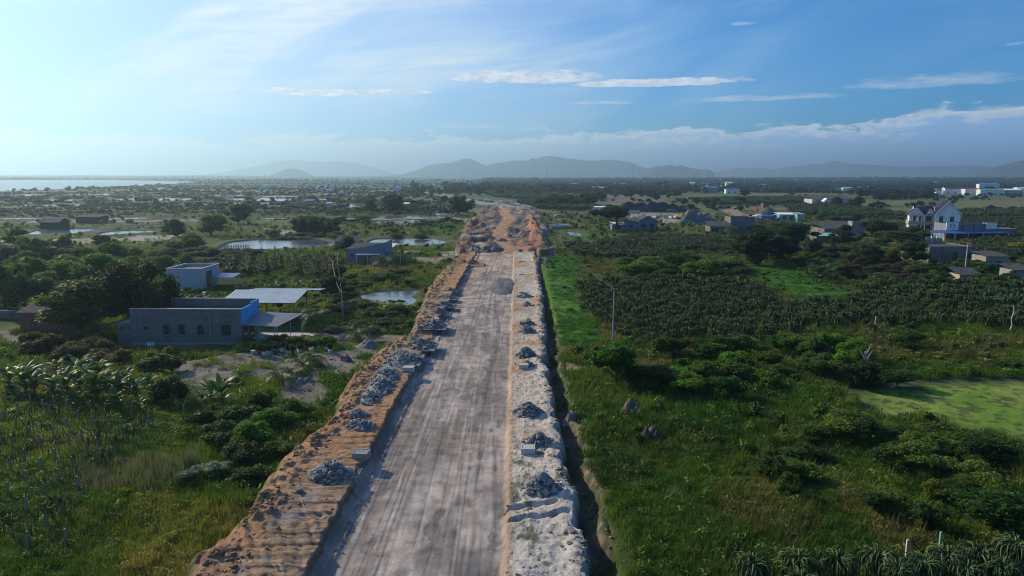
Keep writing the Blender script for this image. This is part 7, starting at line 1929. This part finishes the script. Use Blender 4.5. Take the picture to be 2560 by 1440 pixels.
def cover(y0, y1, dens, sc, seed, protos, probs, tan=.86, name='grass', label=''):
    """tufts over the open fields between two distances"""
    rr = np.random.default_rng(seed); area = tan*(y1**2-y0**2); n = int(area*dens)
    u = rr.random(n); Y = np.sqrt(y0**2+u*(y1**2-y0**2)); X = (rr.random(n)*2-1)*tan*Y
    px, py = project(X, Y, X*0)
    e = np.interp(Y, *LEFT_EDGE); r_ = np.interp(Y, *RIGHT_EDGE)+3.4
    jit = (fbm(X/1.5, Y/1.5, 130, 2)-.5)*1.4
    ok = (Y > Y_END) | (X < e-.1+jit) | (X > r_+jit-.6)
    ok &= sdpoly(X, Y, ALGAE)+(fbm(X/2.5, Y/2.5, 171, 4)-.5)*5 > -.3
    for k, poly in PONDS.items():
        if not k.startswith('far'): ok &= sdpoly(X, Y, poly) > (1.2 if k == 'pond_c' else 4.5)
    bare = inpoly(px, py, [(430,905),(560,892),(700,880),(880,858),(980,880),(885,935),(800,955),(730,965),(620,945),(520,975),(440,985)]) | inpoly(px, py, [(700,960),(800,950),(830,985),(790,1020),(720,1020),(690,990)]) | inpoly(px, py, [(0,830),(300,862),(640,872),(850,850),(850,800),(960,842),(1100,842),(1100,862),(860,885),(600,890),(430,890),(120,880),(0,860)])
    thin = fbm(X/3, Y/3, 131, 3)
    ok &= ~bare | ((thin > .57) & (rr.random(n) < .35))
    ok &= ~((X/Y < -.25) & (Y > 330) & (rr.random(n) < .7))
    ok &= ~mess_mask(px, py)
    for poly, col in CPOLY:
        if sum(col) > .60: ok &= ~(inpoly(px, py, poly) & (rr.random(n) < .93))
    strip = inpoly(px, py, [(1340,640),(1425,636),(1455,672),(1445,720),(1480,790),(1520,845),(1480,875),(1380,872),(1360,820),(1345,740)]) | inpoly(px, py, CPOLY[1][0])
    ok &= ~(inpoly(px, py, [(1370,752),(1440,760),(1445,772),(1400,778),(1370,768)]) & (rr.random(n) < .85))
    for (a, b, c_, d_) in ((-58.5, -40.5, 98, 114), (-41, -28, 101, 113), (-95, -80, 105, 118)): ok &= ~((X > a) & (X < c_*0+b) & (Y > c_) & (Y < d_))
    bald = fbm(X/2.2, Y/2.2, 133, 3); ok &= ~((bald > .64) & (X > 0) & (rr.random(n) < .8))
    X, Y, px, py, strip = X[ok], Y[ok], px[ok], py[ok], strip[ok]; n = len(X)
    Z = ground_h(X, Y)*(1-.6*(1-sstep(np.abs(X+6), 14, 26))*(1-sstep(Y, 240, 300)))-.02
    pr = rr.choice(len(protos), n, p=np.array(probs)/sum(probs))
    tint = tint_field(X, Y)
    s = sc*(.65+.7*rr.random(n))*(.75+.6*fbm(X/4, Y/4, 132, 3)); sz = s*(.7+.6*rr.random(n))
    tint[strip] = np.array([.07, .20, .02])*(.8+.4*rr.random((strip.sum(), 1))); sz[strip] *= .45
    dx_, dy_ = P(330, 1190, 0); dd_ = np.hypot((X-dx_)/6.0, (Y-dy_)/4.2)+(fbm(X/2, Y/2, 150, 3)-.5)*1.3; dm = rr.random(n) < (1-sstep(dd_, .45, 1.0))*.55
    tint[dm] = np.array([.21, .195, .165]); pr[dm] = protos.index(3) if 3 in protos else 0; sz[dm] *= 1.4
    pf = inpoly(px, py, [(0,975),(620,1000),(380,1130),(220,1260),(180,1400),(0,1400)]); sz[pf] *= .6
    lush = (X > 8) & (Y < 90) & (fbm(X/10, Y/10, 140, 3) > .5); tint[lush] = lerp(tint[lush], np.array([.045, .135, .018]), .6)
    pts = np.stack([X, Y, Z, rr.random(n)*6.28, (rr.random(n)-.5)*.3, s, sz, np.array(protos)[pr]], -1)
    remap = {p: i for i, p in enumerate(protos)}; pts[:, 7] = [remap[int(q)] for q in pts[:, 7]]
    return scatter(name, pts, [PROT[p] for p in protos], label, tint)
cover(33, 62, 11, 1.0, 1, [0, 1, 2, 3, 4, 5, 6], [5, 4, 5, 1.2, 3, 1.5, 4], name='grass', label='uneven tall grass and weeds on the near fields')
cover(62, 120, 4.6, 1.35, 2, [0, 1, 2, 3, 4, 5, 6, 7], [5, 4, 5, 1.2, 3, 2, 3, .35], name='grass', label='rough grass and weeds around the houses and the plantation')
cover(120, 235, 1.5, 1.35, 3, [1, 2, 4, 5, 6, 7], [4, 4, 3, 3, 3, .8], name='grass', label='rough meadow grass beyond the houses')
cover(235, 460, .13, 2.0, 4, [4, 5, 6, 7], [3, 4, 3, 1.6], name='scrub', label='low scrub over the middle distance fields')
# far woods and hedges
def far_woods():
    rr = np.random.default_rng(77); L = []; tn = []
    low = [bushlet(i+40, 90, .26) for i in range(3)]
    def band(n, d0, d1, t0, t1, s0, s1, thr, sd, fx, fy, tint):
        D = np.exp(rr.uniform(math.log(d0), math.log(d1), n)); T = rr.uniform(t0, t1, n); X = D*T; Y = D
        m = (fbm(X/fx, Y/fy, sd, 4) > thr) & (sdpoly(X, Y, SEA) > 10)
        for k, poly in PONDS.items(): m &= sdpoly(X, Y, poly) > 5
        px, py = project(X, Y, X*0); m &= ~mess_mask(px, py)
        tw2 = polyw([(1290,521),(1255,515),(1205,507),(1160,498),(1110,488),(1060,478)], .2)
        for (x1, y1), (x2, y2) in zip(tw2[:-1], tw2[1:]):
            ex, ey = x2-x1, y2-y1; tt = np.clip(((X-x1)*ex+(Y-y1)*ey)/(ex*ex+ey*ey), 0, 1); m &= np.hypot(X-x1-tt*ex, Y-y1-tt*ey) > 14
        for g in ([(1380,520),(1560,524),(1560,560),(1370,566)], [(1560,526),(1780,526),(1830,545),(2010,548),(2010,562),(1560,558)], [(2020,528),(2300,528),(2300,562),(2020,562)], [(2150,500),(2320,498),(2320,515),(2150,515)], [(2390,500),(2700,498),(2700,528),(2390,528)], [(1700,484),(1960,484),(1960,500),(1700,500)]): m &= ~inpoly(px, py, g)
        X, Y = X[m], Y[m]; n = len(X); s = rr.uniform(s0, s1, n)*(1+.3*(Y > 2500)); Z = ground_h(X, Y, False)-.2
        L.append(np.stack([X, Y, Z, rr.random(n)*6.28, X*0, s*1.25, s*(.6+.5*rr.random(n)), rr.integers(0, 3, n)], -1)); tn.append(np.array(tint)*(.6+.8*rr.random((n, 1))))
    band(2600, 460, 1200, -.78, -.08, 2, 5, .57, 201, 120, 30, (.05, .062, .035))
    band(5200, 1000, 5200, -.8, .0, 3, 7, .53, 202, 300, 120, (.045, .06, .035))
    band(9000, 380, 900, -.80, -.10, 1.0, 2.6, .52, 206, 140, 9, (.055, .08, .035))
    band(11000, 850, 3000, -.82, .0, 1.8, 4.0, .50, 207, 400, 26, (.05, .07, .038))
    band(1600, 480, 1200, .02, .8, 3, 6.5, .55, 203, 120, 40, (.045, .07, .03))
    band(9000, 1050, 5200, -.05, .85, 6, 13, .43, 204, 240, 100, (.04, .062, .03))
    band(1500, 950, 1600, -.1, .2, 6, 13, .4, 205, 200, 80, (.035, .055, .025))
    scatter('distant_woods', np.concatenate(L), low, 'scattered woods and hedges fading into the haze', np.concatenate(tn))
far_woods()
def far_plantation():
    n = len(scat_dr); rr = np.random.default_rng(6); A = np.array(scat_dr); s = A[:, 2]*rr.uniform(.9, 1.1, n)
    for m_ in DR_LOW: m_.materials.clear(); m_.materials.append(MAT['leaf_i'])
    Z = ground_h(A[:, 0], A[:, 1])-.05
    scatter('distant_plantation', np.stack([A[:, 0], A[:, 1], Z, rr.random(n)*6.28, A[:, 0]*0, s*1.05, s*rr.uniform(.9, 1.1, n), rr.integers(0, 3, n)], -1), DR_LOW, 'farther rows of dragon fruit plants too small to tell apart', np.ones((n, 3))*rr.uniform(.8, 1.25, (n, 1)))
far_plantation()
def crumbs():
    rr = np.random.default_rng(9); P_ = []; T_ = []
    def add(n, fx, fy, s0, s1, col, var=.35):
        Y = 36+(Y_END-36)*rr.random(n)**1.8; X = fx(Y, n); ok = fbm(X/1.3, Y/1.3, fy, 3) > rr.random(n)*.25+.36
        X, Y = X[ok], Y[ok]; Z = np.array([corridor_z(a, b) for a, b in zip(X, Y)]); s = s0+(s1-s0)*rr.random(len(X))**3
        P_.append(np.stack([X, Y, Z+s*.1, rr.random(len(X))*6.28, rr.random(len(X))-.5, s*2, s*1.7, rr.integers(0, 6, len(X))], -1)); T_.append(np.array(col)*(1-var+2*var*rr.random((len(X), 1))))
    add(3600, lambda Y, n: np.interp(Y, *LEFT_EDGE)+.5+np.abs(rr.normal(0, 1.3, n)), 301, .05, .30, (.24, .15, .10))
    add(1500, lambda Y, n: rr.uniform(-19, -12.8, n).clip(np.interp(Y, *LEFT_EDGE)+.8, -12.5), 302, .03, .14, (.27, .18, .12))
    add(1800, lambda Y, n: ROAD_L+np.abs(rr.normal(0, .35, n)), 303, .03, .13, (.2, .19, .19))
    add(2600, lambda Y, n: rr.uniform(-.6, 4.6, n), 304, .03, .16, (.30, .26, .22))
    add(1600, lambda Y, n: np.interp(Y, *RIGHT_EDGE)+rr.normal(0, .5, n), 305, .05, .30, (.26, .22, .18))
    add(1300, lambda Y, n: rr.uniform(ROAD_L, ROAD_R, n), 306, .02, .07, (.33, .32, .31))
    n_ = 1500; q = rr.random(n_); X = rr.uniform(-60, -22, n_); Y = rr.uniform(76, 100, n_); px_, py_ = project(X, Y, X*0)
    ok = inpoly(px_, py_, [(430,905),(700,885),(880,868),(960,880),(885,935),(730,1010),(620,945),(440,985)]) & (fbm(X/2, Y/2, 310, 3) > .45); X, Y, q = X[ok], Y[ok], q[ok]
    s_ = .05+.25*q**4; P_.append(np.stack([X, Y, ground_h(X, Y)+s_*.1, q*6.28, q-.5, s_*2, s_*1.6, rr.integers(0, 6, len(X))], -1)); T_.append(np.array((.2, .18, .155))*(.6+.8*rr.random((len(X), 1))))
    add(900, lambda Y, n: np.interp(Y, *RIGHT_EDGE)+2.0+np.abs(rr.normal(0, .9, n)), 307, .05, .26, (.22, .17, .12))
    m_, N = new_mat('crumbled_earth'); t = N.n('ShaderNodeAttribute', attribute_name='tint', attribute_type='INSTANCER').outputs[0]; finish(N, t, .95, .1)
    pm = []
    for me in STONES:
        c = me.copy(); c.materials.clear(); c.materials.append(m_); pm.append(c)
    scatter('loose_clods', np.concatenate(P_), pm, 'loose clods and stones strewn over the banks and road edges', np.concatenate(T_))
crumbs()
libfree()
# tell look-alikes apart by their order from the left
def order_labels():
    G = {}
    for o in SC.objects:
        if o.parent is None and o.get('label') and o.get('category'): G.setdefault(o['label'], []).append(o)
    for lab, L in G.items():
        if len(L) < 2 or len(L) > 90 or len(lab.split()) > 12: continue
        def key(o): return float(project(np.array([o.location.x]), np.array([o.location.y]), np.array([o.location.z]))[0][0])
        if all(o.location.length < 1e-6 for o in L): continue
        for k, o in enumerate(sorted(L, key=key)): o['label'] = f'{lab}, {nth(k+1)} from the left'
order_labels()
